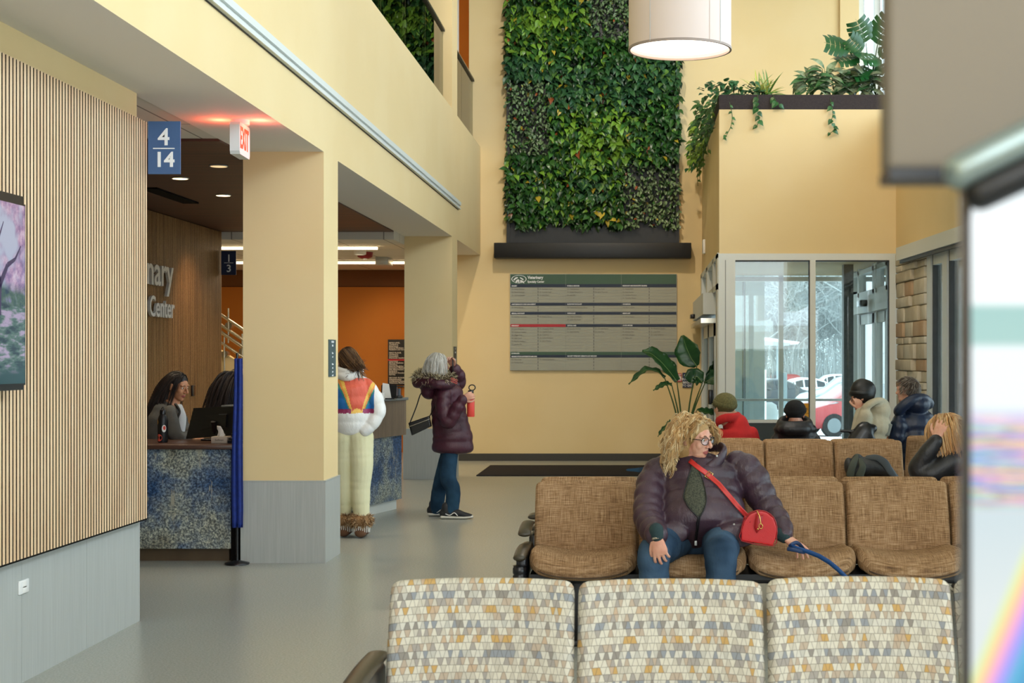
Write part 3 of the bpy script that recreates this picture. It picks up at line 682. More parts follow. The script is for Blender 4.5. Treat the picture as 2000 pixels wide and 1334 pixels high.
def seat_row(name, label, x0, Y, n, side, cloth, pitch=.578, first_arm=True, arms=(0,), group=None, arm_len=.26):
    """Y = plane of the backrest top; side=-1: seats look toward -Y, +1: toward +Y"""
    root = empty(name, (x0+pitch*n/2, Y, 0), label, 'waiting room seats', group)
    D = Vector((0, side, 0))
    rr = random.Random(name+str(Y))
    for i in range(n):
        cx = x0+pitch*(i+.5); jit = rr.uniform(-.004, .004); so = rr.uniform(0, 5)
        w = pitch-.012; h = .45
        def fb(u, v):
            x, y = corner(u, v, w, h, .03)
            cur = .035*(u*u)           # sides come forward
            lean = .11*(1-y/h)         # bottom further forward
            lum = .018*math.sin(PI*min(1, y/h*1.1))
            p = Vector((cx+x*(1+.008*(1-y/h)), Y, .836-h+y+jit-.006*abs(u)**3))+D*(lean+cur+lum-.03)
            nn = Vector((-.12*u, side, .25*side*side)).normalized() if side < 0 else Vector((-.12*u, side, .25)).normalized()
            return p, nn, x+so, y
        mb = MB(); mb.uvs = []; pad(mb, cx, w, fb, th=.07)
        o = mb.build('backrest', cloth, root); me = o.data; uv = me.uv_layers.new(name='UVMap')
        for l in me.loops: uv.data[l.index].uv = mb.uvs[l.vertex_index]
        ws = pitch-.004; dl = .47
        def fs_(u, v):
            x, y = corner(u, v, ws, dl, .07)
            bow = .05*(1-u*u)*(y/dl)       # front edge bows out
            rise = .042*abs(u)**2.2
            roll = -.045*max(0, (y/dl-.72)/.28)**2
            p = Vector((cx+x*(1-.03*(1-y/dl)), Y, .412+rise+.025*(y/dl)+roll))+D*(.07+y+bow)
            return p, Vector((-.1*u, -.12*side*0, 1)).normalized(), x+so, y+1
        mb = MB(); mb.uvs = []; pad(mb, cx, ws, fs_, th=.095)
        o = mb.build('seat', cloth, root); me = o.data; uv = me.uv_layers.new(name='UVMap')
        for l in me.loops: uv.data[l.index].uv = mb.uvs[l.vertex_index]
        pts = [];
        for k in range(25):
            u = -0.97+1.94*k/24; p, q, a, b_ = fs_(u, 1-.10*abs(u)**8); pts.append(p+D*.0-Vector((0, 0, .018))+D*.004)
        mp = MB(); mp.tube(pts, [.0045]*25, n=6, sub=1); mp.build('piping', M['piping'], o)
        mh = MB(); mh.box((cx-w*.42, Y+side*.0, .39), (cx+w*.42, Y+side*.012, .80)); 
    b = MB(); b.rbox((x0+.02, Y+side*.20, .30), (x0+pitch*n-.02, Y+side*.28, .37), .008); b.build('beam', M['black'], root)
    b = MB(); b.box((x0+.01, Y+side*.15, .355), (x0+pitch*n-.01, Y+side*.52, .385)); b.build('seat_support', M['black'], root)
    for lx in ([x0+.25, x0+pitch*n-.25] if n < 4 else [x0+.25, x0+pitch*n/2, x0+pitch*n-.25]):
        b = MB(); b.rbox((lx-.03, Y+side*.21, .03), (lx+.03, Y+side*.27, .32), .008); b.rbox((lx-.03, Y+side*.02, 0), (lx+.03, Y+side*.5, .035), .01); b.build('leg', M['black'], root)
    for ax in arms:
        xx = x0-.035 if ax == 0 else x0+pitch*n+.035
        b = MB()
        b.tube([(xx, Y+side*.0, .60), (xx, Y+side*arm_len*.5, .60), (xx, Y+side*arm_len, .585), (xx, Y+side*(arm_len+.04), .57)], [(.036, .014)]*4, ref=(1, 0, 0), n=14)
        b.build('armrest', M['armpad'], root)
        if arm_len < .3:
          b = MB(); b.tube([(xx, Y+side*.27, .50), (xx-.004, Y+side*.40, .495), (xx-.008, Y+side*.55, .475)], [(.034, .02), (.036, .02), (.034, .018)], ref=(1, 0, 0), n=12)
          b.build('armrest_end', M['armpad'], root)
        b = MB(); b.rbox((xx-.03, Y+side*.02, .30), (xx+.03, Y+side*.50, .50 if arm_len < .3 else .59), .02)
        prof = [(.036, 0)]
        for k in range(11): z = .02+.04*k; prof += [(.036, z), (.031, z+.006), (.036, z+.014)]
        b.lathe((xx-.008, Y+side*.53, 0), prof, 18); b.build('side_frame', M['blackp'], root)
    return root
M['piping'] = mat('dark_seat_piping', '#4a3826', .8)
M['armpad'] = mat('dark_olive_armrest_pad', '#3b3426', .35, bmp=(60, .1, .002))
seat_row('seat_row', 'nearest row of seats in grey and tan trapezoid-pattern fabric', -.77, 4.61, 4, -1, M['mosaic'], pitch=.5815, arm_len=.48)
seat_row('seat_row', 'middle row of brown woven seats where the curly-haired woman sits', -.575, 8.32, 6, -1, M['weave'])
seat_row('seat_row', 'brown woven seats facing away, back to back behind the curly-haired woman', -.565, 8.60, 6, 1, M['weave'])
seat_row('seat_row', 'farthest row of brown woven seats facing the viewer, with the dark bag on it', .487, 12.45, 3, -1, M['weave'], arms=())
seat_row('seat_row', 'brown seats facing the glass entrance, hidden behind the row with the dark bag', .487, 12.73, 3, 1, M['weave'], arms=())
seat_row('seat_row', 'side seats at the right where the man in navy puffer sits', 2.38, 13.15, 1, 1, M['weave'], arms=())

# ================================================================== RECEPTION DESKS
dk = empty('reception_desk', (-4.2, 11.3, 0), 'reception desk with blue-grey marbled stone front and walnut top left of the first pillar', 'reception desk')
b = MB(); b.box((-4.9, 11.08, .10), (-3.035, 11.16, .843)); b.build('stone_front', M['stone'], dk)
b = MB(); b.rbox((-4.92, 11.04, .843), (-3.0, 11.84, .878), .006); b.build('worktop', M['counterwood'], dk)
b = MB(); b.box((-4.9, 11.16, .0), (-3.07, 11.8, .10)); b.build('toe_kick', mat('toe_kick', '#5b4a38', .4, var=(5, '#6a5843', .3, .7)), dk)
b = MB(); b.box((-3.035, 11.09, .0), (-2.985, 11.8, .843)); b.box((-4.9, 11.16, .1), (-3.1, 11.5, .84)); b.build('end_panel', M['felt'], dk)
# second, higher counter beyond the pillar, turned toward the atrium
ct = empty('transaction_counter', (-3.0, 14.2, 0), 'tall counter with wood upper band, granite top and blue-grey stone base beyond the first pillar', 'counter')
A = Vector((-2.95, 12.9, 0)); B = Vector((-2.365, 15.06, 0)); dd = (B-A).normalized(); nn = Vector((dd.y, -dd.x, 0)); Mx = Matrix.Translation(A) @ Matrix(((dd.x, nn.x, 0, 0), (dd.y, nn.y, 0, 0), (0, 0, 1, 0), (0, 0, 0, 1)))
L = (B-A).length
b = MB(); b.box((-.5, -.12, .10), (L-.02, -.02, .762), 0, Mx); b.build('stone_base', M['stone2'] if 'stone2' in M else M['stone'], ct)
b = MB(); b.box((-.5, -.16, .745), (L+.02, .012, 1.098), 0, Mx); b.build('wood_band', M['laminate'], ct)
b = MB(); b.rbox((-.5, -.45, 1.098), (L+.04, .03, 1.125), .004, 0, Mx); b.build('granite_top', M['granite'], ct)
b = MB(); b.box((-.5, -.15, 0), (L-.08, -.05, .10), 0, Mx); b.box((.9, -.5, 0), (L-.12, -.15, .75), 0, Mx); b.build('kick_plate', M['alu2'], ct)
# things on the tall counter
def loc(u, v, z): return Mx @ Vector((u, v, z))
t = empty('leaflet_holder', loc(1.75, -.2, 1.125), 'clear leaflet holder with pale papers on the tall counter', 'leaflet holder')
b = MB(); c = P(757, 772, 14.4); c.z = 1.125
b.box((c.x-.07, c.y-.02, 1.125), (c.x+.07, c.y+.06, 1.135)); b.prism([(c.x-.075, c.y+.05, 1.13), (c.x+.075, c.y+.05, 1.13), (c.x+.075, c.y+.09, 1.26), (c.x-.075, c.y+.09, 1.26)], (0, .008, 0)); b.build('stand', M['blackp'], t)
b = MB(); b.prism([(c.x-.06, c.y+.03, 1.135), (c.x+.03, c.y+.03, 1.135), (c.x+.0, c.y+.07, 1.27), (c.x-.06, c.y+.07, 1.28)], (0, .01, 0)); b.build('paper', M['paper'], t)
t2 = empty('card_box', P(742, 770, 14.2), 'small white card dispenser near the end of the tall counter', 'card dispenser'); t2.location.z = 1.125
c = Vector(t2.location); b = MB(); b.rbox((c.x-.05, c.y-.03, 1.125), (c.x+.045, c.y+.03, 1.19), .004); b.build('box', M['paper'], t2)
b = MB(); b.box((c.x-.03, c.y-.0315, 1.14), (c.x+.02, c.y-.0305, 1.175)); b.build('printed_label', mat('grey_print', '#8a8f96', .6), t2)
t3 = empty('display_basket', P(772, 774, 14.75), 'black wire basket with small packets at the end of the tall counter', 'basket'); t3.location.z = 1.125
c = Vector(t3.location); b = MB(); b.rbox((c.x-.06, c.y-.04, 1.125), (c.x+.07, c.y+.06, 1.15), .006)
for i in range(5): b.cyl((c.x-.055+.03*i, c.y-.035, 1.15), (c.x-.07+.035*i, c.y-.045, 1.24), .003, n=6)
b.tube([(c.x-.075, c.y-.045, 1.24), (c.x+.08, c.y-.045, 1.24), (c.x+.08, c.y+.06, 1.24), (c.x-.075, c.y+.06, 1.24)], [.005]*4, n=6, sub=1, closed=True); b.build('frame', M['blackp'], t3)
b = MB(); b.box((c.x-.03, c.y-.02, 1.15), (c.x+.02, c.y, 1.235), 0); b.box((c.x+.02, c.y+.01, 1.15), (c.x+.05, c.y+.03, 1.22), 0); b.build('packet', mat('grey_blue_packet', '#6f7c8a', .5), t3)
# things on the reception desk
mo = empty('computer_monitor', (-3.33, 11.72, .878), 'black computer monitor seen from behind on the reception desk', 'monitor')
q = [P(372, 797, 11.9), P(466, 793, 11.45), P(466, 850, 11.45), P(359, 862, 11.9)]
q = [P(378, 797, 11.76), P(474, 793, 11.46), P(470, 849, 11.46), P(363, 857, 11.76)]
nrm = (q[1]-q[0]).cross(q[2]-q[0]).normalized(); 
if nrm.y > 0: nrm = -nrm
b = MB(); b.prism([p for p in q], -nrm*.03); b.build('screen_shell', M['blackp'], mo)
cc = (q[0]+q[2])/2
b = MB(); b.prism([cc+(p-cc)*.45+nrm*.0 for p in q], nrm*.02); b.cyl(cc+nrm*.03, Vector((cc.x, cc.y+.03, .89)), .025, n=12); b.rbox((cc.x-.11, cc.y-.06, .878), (cc.x+.11, cc.y+.12, .893), .006); b.build('stand', M['blackp'], mo)
b = MB(); rt = (q[1]-q[0]).normalized()
w_ = P(430, 812, 11.6)+nrm*.012; b.prism([w_, w_+rt*.09, w_+rt*.09+Vector((0, 0, .012)), w_+Vector((0, 0, .012))], nrm*.002); b.build('maker_badge', mat('grey_badge', '#6a6d72', .4), mo)
tb = empty('tissue_box', (-3.37, 11.25, .878), 'beige tissue box with a white tissue sticking out on the reception desk', 'tissue box')
c = P(432, 860, 11.28); s_ = .068
b = MB(); b.rbox((c.x-.062, c.y-.055, .878), (c.x+.062, c.y+.055, .928), .004); b.build('carton', mat('beige_carton', '#b9ac9c', .6), tb)
b = MB(); put_text(b, 'Softness'[:7], .022, (c.x-.032, c.y-.0556, .896), m=0, ext=.0004); b.build('script', mat('dark_print', '#3c3a3a', .6), tb)
b = MB(); g = []
for j in range(7):
    v = j/6; g.append([Vector((c.x-.03+.05*u/4*(1+.3*v)-.006*v+.012*math.sin(u*2+v*3), c.y-.01+.02*math.sin(u*1.7+v), .926+.085*v-(.03*(u/4-.35)**2*8)*v*v)) for u in range(5)])
b.sheet(g, .0015); b.build('tissue', M['paper'], tb)
bt = empty('drinks_bottle', (-3.8, 11.4, .878), 'black insulated bottle with round stickers at the left of the reception desk', 'bottle')
c = P(318, 860, 11.35); b = MB(); b.lathe((c.x, c.y, .878), [(.034, 0), (.038, .01), (.038, .17), (.030, .20), (.021, .215)], 24); b.build('body', M['black'], bt)
b = MB(); b.lathe((c.x, c.y, 1.093), [(.023, 0), (.023, .03), (.018, .035)], 20); b.tube([(c.x-.012, c.y, 1.12), (c.x, c.y, 1.15), (c.x+.014, c.y, 1.12)], [.004]*3, n=8); b.build('cap', M['blackp'], bt)
def sticker(mb, ang, z, rx, rz, m=0):
    n = 20; vs = [Vector((c.x+.0388*math.sin(ang), c.y-.0388*math.cos(ang), z))]
    for i in range(n):
        a = ang+rx/.0388*math.cos(2*PI*i/n); vs.append(Vector((c.x+.0388*math.sin(a), c.y-.0388*math.cos(a), z+rz*math.sin(2*PI*i/n))))
    mb.add(vs, [(0, 1+i, 1+(i+1) % n) for i in range(n)], m)
b = MB(); sticker(b, -1.1, 1.035, .016, .02); b.build('yellow_sticker', mat('amber_sticker', '#c98f3a', .5), bt)
b = MB(); sticker(b, .55, .985, .017, .028); b.build('white_sticker', M['paper'], bt)
b = MB(); sticker(b, .6, .99, .010, .016); b.v = [(v[0]+(v[0]-c.x)*.02, v[1]+(v[1]-c.y)*.02, v[2]) for v in b.v]; b.build('red_sticker', mat('red_sticker', '#d2452f', .5), bt)
b = MB(); sticker(b, -.5, .915, .028, .028); b.build('coral_sticker', mat('coral_sticker', '#e0604f', .5), bt)
t = empty('document', P(455, 862, 11.3), 'small sheet of white paper beside the tissue box', 'paper'); t.location.z = .878
c = Vector(t.location); b = MB(); b.box((c.x-.05, c.y-.03, .878), (c.x+.07, c.y+.05, .886)); b.build('sheet', M['paper'], t)
t = empty('desk_phone', (-3.24, 11.62, .878), 'black desk telephone behind the tissue box', 'telephone')
c = P(460, 856, 11.2); b = MB(); b.prism([(c.x-.06, c.y, .878), (c.x+.08, c.y, .878), (c.x+.08, c.y, .90), (c.x-.06, c.y, .90)], (0, .10, 0)); b.rbox((c.x-.05, c.y+.06, .90), (c.x+.07, c.y+.09, .95), .005); b.build('base', M['blackp'], t)
b = MB(); b.rbox((c.x-.055, c.y-.005, .905), (c.x-.02, c.y+.1, .925), .008); b.build('handset', M['blackp'], t)
# blue drape hanging beside the first pillar
b = MB(); g = []
for j in range(22):
    v = j/21; z = P(470, 700, 10.95).z*(1-v)+P(470, 1030, 10.95).z*v
    wv = .055+.03*v-.06*max(0, v-.8); g.append([Vector((-2.905-.01+wv*(u/7-1)+.0*v, 10.93+.02*math.sin(u*1.9+.5)+.008*math.sin(v*9), z)) for u in range(9)])
b.sheet(g, .006); fl = b.build('banner_fabric', M['blue'])
tg = empty('banner', (-2.97, 10.95, 0), 'furled royal blue banner standing against the left side of the first pillar', 'banner')
o_ = Vector(tg.location)
for v_ in fl.data.vertices: v_.co = v_.co-o_
fl.parent = tg; b = MB(); b.cyl((-2.955, 10.96, .02), (-2.955, 10.96, 1.56), .009, n=10); b.lathe((-2.955, 10.96, 0), [(.09, 0), (.09, .012), (.02, .03)], 20); b.build('pole', M['blackp'], tg)
# electrical outlet on the slats behind the receptionist, papers
t = MB().rbox((-4.975, onx(378, 778, -4.96).y-.05, 1.10), (-4.955, onx(378, 778, -4.96).y+.06, 1.22), .004).build('wall_socket', M['blackp']); tag(t, 'black double outlet on the walnut slats behind the seated receptionist', 'outlet')
# stair with steel railing behind reception
st = empty('staircase', (-5.9, 21.5, 0), 'stair flank with steel handrails rising to the left behind reception', 'staircase')
Ys = 21.4
def S(px, py, Y=Ys): return P(px, py, Y)
b = MB(); b.prism([S(380, 632+20), S(520, 722+20), V(S(520, 886).x, Ys, 0), V(S(380, 886).x, Ys, 0)], (0, .12, 0)); b.build('flank', M['paint'], st)
for i, (o_, r_) in enumerate(((-18, .022), (2, .022), (16, .026), (36, .02))):
    b = MB(); b.cyl(S(380, 612+o_-14, Ys-.1), S(530, 702+o_-3, Ys-.1), r_, n=12); b.build('handrail', M['steel'], st)
for px, py in ((446, 640), (438, 696), (473, 690)):
    b = MB(); c = S(px, py-4, Ys-.1); b.cyl(c, c+Vector((0, .12, 0)), .05, n=16); b.cyl(c+Vector((0, 0, -.25)), c+Vector((0, 0, .25)), .014, n=8); b.build('bracket', M['steel'], st)
# ================================================================== SIGNS, LAMPS, FITTINGS
def sign_plate(name, label, cat, px0, py0, px1, py1, Y, mats, texts, th=.012):
    a = P(px0, py1, Y); c = P(px1, py0, Y); t = empty(name, ((a.x+c.x)/2, Y, a.z), label, cat)
    b = MB(); b.box((a.x, Y, a.z), (c.x, Y+th, c.z)); b.build('panel', mats, t)
    m_ = MB(); k = Y/F
    for tx, cx, by, size, al, bold in texts:
        if tx == '-': q = P(cx-by[0]/2, by[1], Y); m_.box((q.x, Y-.002, q.z-.003), (q.x+by[0]*k, Y, q.z+.003))
        else: p = P(cx, by, Y); put_text(m_, tx, size*k, (p.x, Y-.001, p.z), align=al, ext=.001, bold=bold*k)
    m_.build('lettering', M['letter'], t); return t
sign_plate('number_sign', 'blue projecting sign reading 4 over 14 at the end of the light slat wall', 'sign', 289, 237, 352, 340, 8.52, M['bluesign'],
           [('4', 320, 283, 46, 'CENTER', .8), ('-', 320, (42, 290), 0, '', 0), ('14', 321, 325, 40, 'CENTER', 1.1)])
sign_plate('number_sign', 'dark blue projecting sign reading 1 over 3 at the end of the walnut slat wall', 'sign', 432, 490, 461, 537, 17.7, M['navy'],
           [('1', 447, 511, 20, 'CENTER', .3), ('-', 447, (18, 513.5), 0, '', 0), ('3', 447, 531, 20, 'CENTER', .3)])
# exit sign under the soffit
ex = empty('exit_sign', (-2.5, 9.4, SZ), 'white lit exit sign with red letters hanging from the grey soffit', 'exit sign')
YE = 9.42; k0 = YE/F; fx = P(468, 290, YE).x
a0 = Vector((fx, YE, 0)); d_ = Vector((-.056*1.0, .30, 0)); d_ = Vector((P(488, 0, YE+.30).x-fx, .30, 0)); L_ = d_.length; d_.normalize(); n_ = Vector((d_.y, -d_.x, 0))
zt, zb = SZ-.03, P(468, 300, YE).z
b = MB()
pf = [(-.01, -.0), (.0, -.0)]
outl = [(0, zb+.02), (.015, zb), (L_-.015, zb), (L_, zb+.02), (L_, zt-.02), (L_-.015, zt), (.015, zt), (0, zt-.02)]
b.prism([a0+d_*u+Vector((0, 0, z)) for u, z in outl], -n_*.062); b.cyl(a0+d_*.15-n_*.03+Vector((0, 0, zt)), a0+d_*.15-n_*.03+Vector((0, 0, SZ)), .06, n=20)
b.build('housing', M['white_p'], ex)
b = MB(); put_text(b, 'EXIT', .19, a0+d_*.012+n_*.0015+Vector((0, 0, zb+.045)), d_, (0, 0, 1), 0, .001, .004, sx=.62); b.build('letters', mat('lit_red_letters', '#e0301c', .4, emit=('#ff3a22', 2.2)), ex)
l = bpy.data.lights.new('exit_glow', 'POINT'); l.energy = 2.2; l.color = (1, .12, .06); l.shadow_soft_size = .02; lo = bpy.data.objects.new('exit_glow', l); COL.objects.link(lo); lo.location = a0+n_*.10+d_*.15+Vector((0, 0, SZ-.07))
l = bpy.data.lights.new('exit_glow_left', 'POINT'); l.energy = 2.2; l.color = (1, .12, .06); l.shadow_soft_size = .02; lo = bpy.data.objects.new('exit_glow_left', l); COL.objects.link(lo); lo.location = a0-n_*.16+d_*.15+Vector((0, 0, SZ-.07))
# small signs on the pillar edges
def edge_sign(px0, px1, py0, py1, X, label, words, mt):
    a = onx(px0, py1, X); c = onx(px1, py0, X); t = empty('room_sign', (X, (a.y+c.y)/2, a.z), label, 'sign')
    z1 = onx(px0, py0, X).z; b = MB(); b.box((X, a.y, a.z), (X+.008, c.y, z1)); b.build('panel', mt, t); W = c.y-a.y
    m_ = MB(); n = len(words)
    for i, wd in enumerate(words):
        if wd: put_text(m_, wd, (z1-a.z)/n*.72, (X+.009, (a.y+c.y)/2, z1-(i+.85)*(z1-a.z)/n), (0, 1, 0), (0, 0, 1), 0, .0005, .0006, 'CENTER', sx=min(1, W/(len(wd)*.62*(z1-a.z)/n*.72)*.95))
    m_.build('lettering', M['letter'], t)
edge_sign(641, 654, 663, 736, WX, 'narrow slate sign with white lines on the near edge of the first pillar', ['CHECK IN', 'HERE', '', 'Please', 'wait', '', 'Clients', 'with', 'pets', 'on left'], mat('slate_sign', '#3f5356', .5))
edge_sign(885.5, 890.5, 677, 740, WX, 'narrow dark sign high on the second pillar beside the white-haired woman', ['IN', 'OUT', '', 'Please', 'wait', '', 'here', 'for', 'help'], mat('brown_sign', '#4f4a40', .5))
# directory on the back wall
dr = empty('directory_board', (-.65, YB-.04, 1.35), 'large wall directory with green header, navy bands and one red band', 'directory sign')
Yd = YB-.045
def D(px, py, dy=0): return P(px, py, Yd)+Vector((0, -dy, 0))
b = MB(); a = D(996, 723.5); c = D(1322, 535); b.box((a.x, Yd, a.z), (c.x, YB-.005, c.z)); b.build('backing', mat('silver_edge', '#a9aaa0', .5), dr)
grn, nvy, slt, red = mat('green_header_band', '#3b5a45', .5), mat('navy_heading_band', '#16253c', .5), mat('pale_grey_name_slat', '#a5a595', .55, var=(2, '#9c9d90', .3, .7)), mat('red_heading_band', '#b3202b', .5)
def sy(zy): return 520+zy/5.556
def sx_(zx): return 980+zx/5.556
def band(mb, x0, x1, y0, y1, dy=.004): p = D(sx_(x0), sy(y1)); q = D(sx_(x1), sy(y0)); mb.box((p.x, Yd-dy, p.z), (q.x, Yd, q.z))
b = MB(); band(b, 95, 1895, 88, 194, .006); band(b, 95, 1895, 930, 962, .006); b.build('green_band', grn, dr)
b = MB()
for y0, y1 in ((194, 228), (397, 427), (496, 525), (962, 990)): band(b, 95, 1895, y0, y1, .006)
band(b, 694, 1895, 629, 658, .006); b.build('navy_band', nvy, dr)
b = MB(); band(b, 95, 693, 629, 659, .006); b.build('red_band', red, dr)
b = MB()
for (y0, y1, n) in ((229, 396, 5), (428, 495, 2), (526, 628, 3), (660, 929, 8), (991, 1128, 4)):
    st_ = (y1-y0)/n
    for i in range(n): band(b, 95, 1895, y0+i*st_+2.5, y0+(i+1)*st_-2.5, .003)
b.build('name_slats', slt, dr)
b = MB()
for x in (394, 998, 1600):
    for (y0, y1, n) in ((229, 396, 5), (428, 495, 2), (526, 628, 3), (660, 929, 8), (991, 1128, 4)):
        st_ = (y1-y0)/n
        for i in range(n): band(b, x-2.4, x+2.4, y0+i*st_+4, y0+(i+1)*st_-7, .005)
b.build('divider', nvy, dr)
b = MB()
for x in (694, 1297): band(b, x-1, x+1, 88, 1128, .0065)
b.build('joint', mat('joint', '#8f9488', .5), dr)
b = MB(); k = Yd/F
def dt(mb, tx, zx, zy, cap, bold=.0, sx=1): put_text(mb, tx, cap/5.556*k/.73, D(sx_(zx), sy(zy), .0065), ext=.0004, bold=bold, sx=sx, res=2)
dt(b, 'Veterinary', 282, 137, 33, .0025, .86); dt(b, 'Specialty Center', 280, 178, 23, .0015, .86)
for tx, x, y in (('SURGERY', 108, 220), ('INTERNAL MEDICINE', 710, 219), ('RADIOLOGY AND DIAGNOSTIC IMAGING', 1311, 218), ('ANESTHESIOLOGY & PAIN MANAGEMENT', 106, 419), ('RADIATION ONCOLOGY', 710, 418), ('COUNSELING', 1311, 418),
                 ('MEDICAL ONCOLOGY', 106, 518), ('CARDIOLOGY', 710, 517), ('NEUROLOGY', 1311, 517), ('EMERGENCY', 106, 652), ('CRITICAL CARE', 710, 650), ('HOUSE OFFICERS', 1311, 649), ('LOWER LEVEL', 106, 952), ('REHABILITATION & INTEGRATIVE MEDICINE', 106, 985), ('MIDWEST VETERINARY DERMATOLOGY MEDICINE', 712, 981)):
    dt(b, tx, x, y, 13, .001, .78)
# emblem: an oval ring with animal outlines
def oval(mb, cx, cy, rx, ry, r0, m=0, n=40, dy=.0068):
    vs = []; fs = []
    for i in range(n):
        a_ = 2*PI*i/n
        for q in (1, r0): vs.append(D(sx_(cx+rx*q*math.cos(a_)), sy(cy+ry*q*math.sin(a_)), dy))
    for i in range(n): j = (i+1) % n; fs.append((2*i, 2*i+1, 2*j+1, 2*j))
    mb.add(vs, fs, m)
oval(b, 187, 140, 82, 43, .9)
def blobs(mb, pts, m=0, dy=.007): mb.add([D(sx_(x), sy(y), dy) for x, y in pts], [tuple(range(len(pts)))], m)
blobs(b, [(125, 150), (135, 135), (150, 122), (165, 118), (178, 122), (170, 132), (150, 142), (138, 156)])
blobs(b, [(196, 120), (212, 124), (230, 135), (240, 150), (228, 150), (214, 140), (200, 132)])
blobs(b, [(150, 165), (160, 150), (180, 140), (190, 150), (192, 186), (184, 186), (180, 165), (165, 175), (152, 186)])
blobs(b, [(200, 150), (212, 150), (238, 165), (246, 184), (236, 184), (222, 172), (206, 176), (200, 186)])
b.build('white_lettering', M['letter'], dr)
b = MB()
names = [(108, 248, ['Dr. Henry Shannon', 'Dr. David Kokoska', 'Dr. Andrew Katten']), (410, 247, ['Dr. Elizabeth Victor', 'Dr. Danielle Engel', 'Dr. Julie Kilsch']), (710, 247, ['Dr. Matt Shannon', 'Dr. Robert Rosenberry', 'Dr. Josh Ellis']), (1013, 247, ['Dr. John Kuhn', 'Dr. Jerry Thornhill']),
         (1311, 246, ['Dr. Helena Kuhl', 'Dr. Sean Horton', 'Dr. Candace Proctor', 'Dr. Timothy Hinson']), (108, 448, ['Dr. Kathy Brandt']), (712, 448, ['Dr. Cassandra Fischetti-Carey']), (1311, 447, ['Ines Mann, LCSW']), (108, 548, ['Dr. Raelene Dunmore']), (410, 547, ['Dr. Richard Zhang']),
         (710, 546, ['Dr. Trevor DeMarco', 'Dr. Jackie Workman']), (1311, 547, ['Dr. Steven Bagley']), (108, 680, ['Dr. Jerry Kokoska', 'Dr. Adrianna Fedders', 'Dr. Megan Frey', 'Dr. Seth Carne', 'Dr. Brooke Hambury', 'Dr. Jennifer Ma']), (412, 678, ['Dr. Alexandra Webb', 'Dr. Cynthia Coyle', 'Dr. Todd Poll', 'Dr. Katherine Scott', 'Dr. Brad Thomas']),
         (710, 677, ['Dr. Jennifer Herring', 'Dr. Kyra Overbay']), (1013, 677, ['Dr. Chrystal Hauser', 'Dr. Joey Hsia']), (1311, 677, ['Dr. Danielle Autunnale', 'Dr. Adriana Diaz', 'Dr. Vivian Haugen', 'Dr. Sedna Hui']), (1617, 676, ['Dr. Mohamed Skidhat', 'Dr. Leigh Kite', 'Dr. Callie DiMarco']), (108, 1011, ['Dr. Amy Kulas', 'Dr. Marilyn Kool']), (412, 1011, ['Dr. Sherry Lundstrom']), (712, 1009, ['Dr. Patrick Maloy'])]
for x, y, L in names:
    for i, s_ in enumerate(L): dt(b, s_, x, y+7+i*33.3, 15, 0, .86)
b.build('names', mat('faded_grey_names', '#6f6d66', .6), dr)
# black menu-like board on the orange wall
ob = empty('wall_directory', P(790, 750, 23.9), 'narrow black directory board on the orange wall behind the tall counter', 'directory sign')
a = P(757, 752, 23.9); c = P(812, 663, 23.9)
b = MB(); b.box((a.x, 23.93, a.z), (c.x, 24.0, c.z)); b.build('panel', M['black'], ob)
b = MB(); r3 = random.Random(5); y = 668
W_ = ['MAIN LEVEL', 'Cardiology', 'Emergency', 'Internal Medicine', 'Radiation and Surgery Medicine', '', 'FIRST FLOOR', 'Cardiology', 'Counseling', 'Diagnostic Imaging', '#', 'Neurology', 'Medical Medicine', 'Oncology', 'Internal Medicine', 'Integrative Medicine', 'Pain Management', 'Radiology', 'Radiation Oncology', 'Surgery', '', 'SECOND FLOOR', 'Administration', 'Conference Room', 'Veterinary Medical Science']
for s_ in W_:
    if s_ and s_ != '#': put_text(b, s_, 3.0*23.93/F/.75, P(760, y+3, 23.925), ext=.0006, bold=.001, res=2)
    y += 3.25
b.build('lettering', M['letterg'], ob)
b = MB(); p = P(757.5, 704.5, 23.93); q = P(812, 701.5, 23.93); b.box((p.x, 23.922, p.z), (q.x, 23.93, q.z)); b.build('red_band', red, ob)
# exit-button signs beside the sliding door
sign_plate('notice_sign', 'navy notice by the sliding door saying push button to exit', 'sign', 1333, 728, 1354, 757, YB-.02, M['navy'], [('PUSH', 1343.5, 736, 6.4, 'CENTER', .12), ('BUTTON', 1343.5, 742.5, 6.0, 'CENTER', .12), ('BEGINS', 1343.5, 749, 6.0, 'CENTER', .12), ('TO EXIT', 1343.5, 755, 6.0, 'CENTER', .12)])
t = sign_plate('fire_notice', 'small red and white fire notice left of the navy notice', 'sign', 1320, 729, 1331.5, 745.5, YB-.02, mat('red_notice', '#b5323a', .5), [('EXIT', 1325.8, 734, 5, 'CENTER', .1), ('FIRE', 1325.8, 744, 5, 'CENTER', .1)])
b = MB(); a = P(1321, 740.5, YB-.022); c = P(1330.5, 735, YB-.022); b.box((a.x, YB-.023, a.z), (c.x, YB-.021, c.z)); b.build('white_field', M['paper'], t)
a = P(1570, 825, VY); c = P(1583, 788, VY); t = empty('glass_notice', (a.x, VY+.02, a.z), 'amber paper notice taped inside the entrance glass', 'notice')
b = MB(); b.box((a.x, VY+.015, a.z), (P(1583, 0, VY).x-.01, VY+.018, c.z)); b.build('sheet', mat('amber_paper', '#e2a32a', .6, emit=None), t)
b = MB(); put_text(b, 'A', .05, (a.x+.02, VY+.014, a.z+.14), ext=.0003); put_text(b, 'please', .022, (a.x+.008, VY+.014, a.z+.1), ext=.0003); put_text(b, 'wait', .022, (a.x+.012, VY+.014, a.z+.05), ext=.0003); b.build('print', mat('dark_print_2', '#5a4322', .6), t)
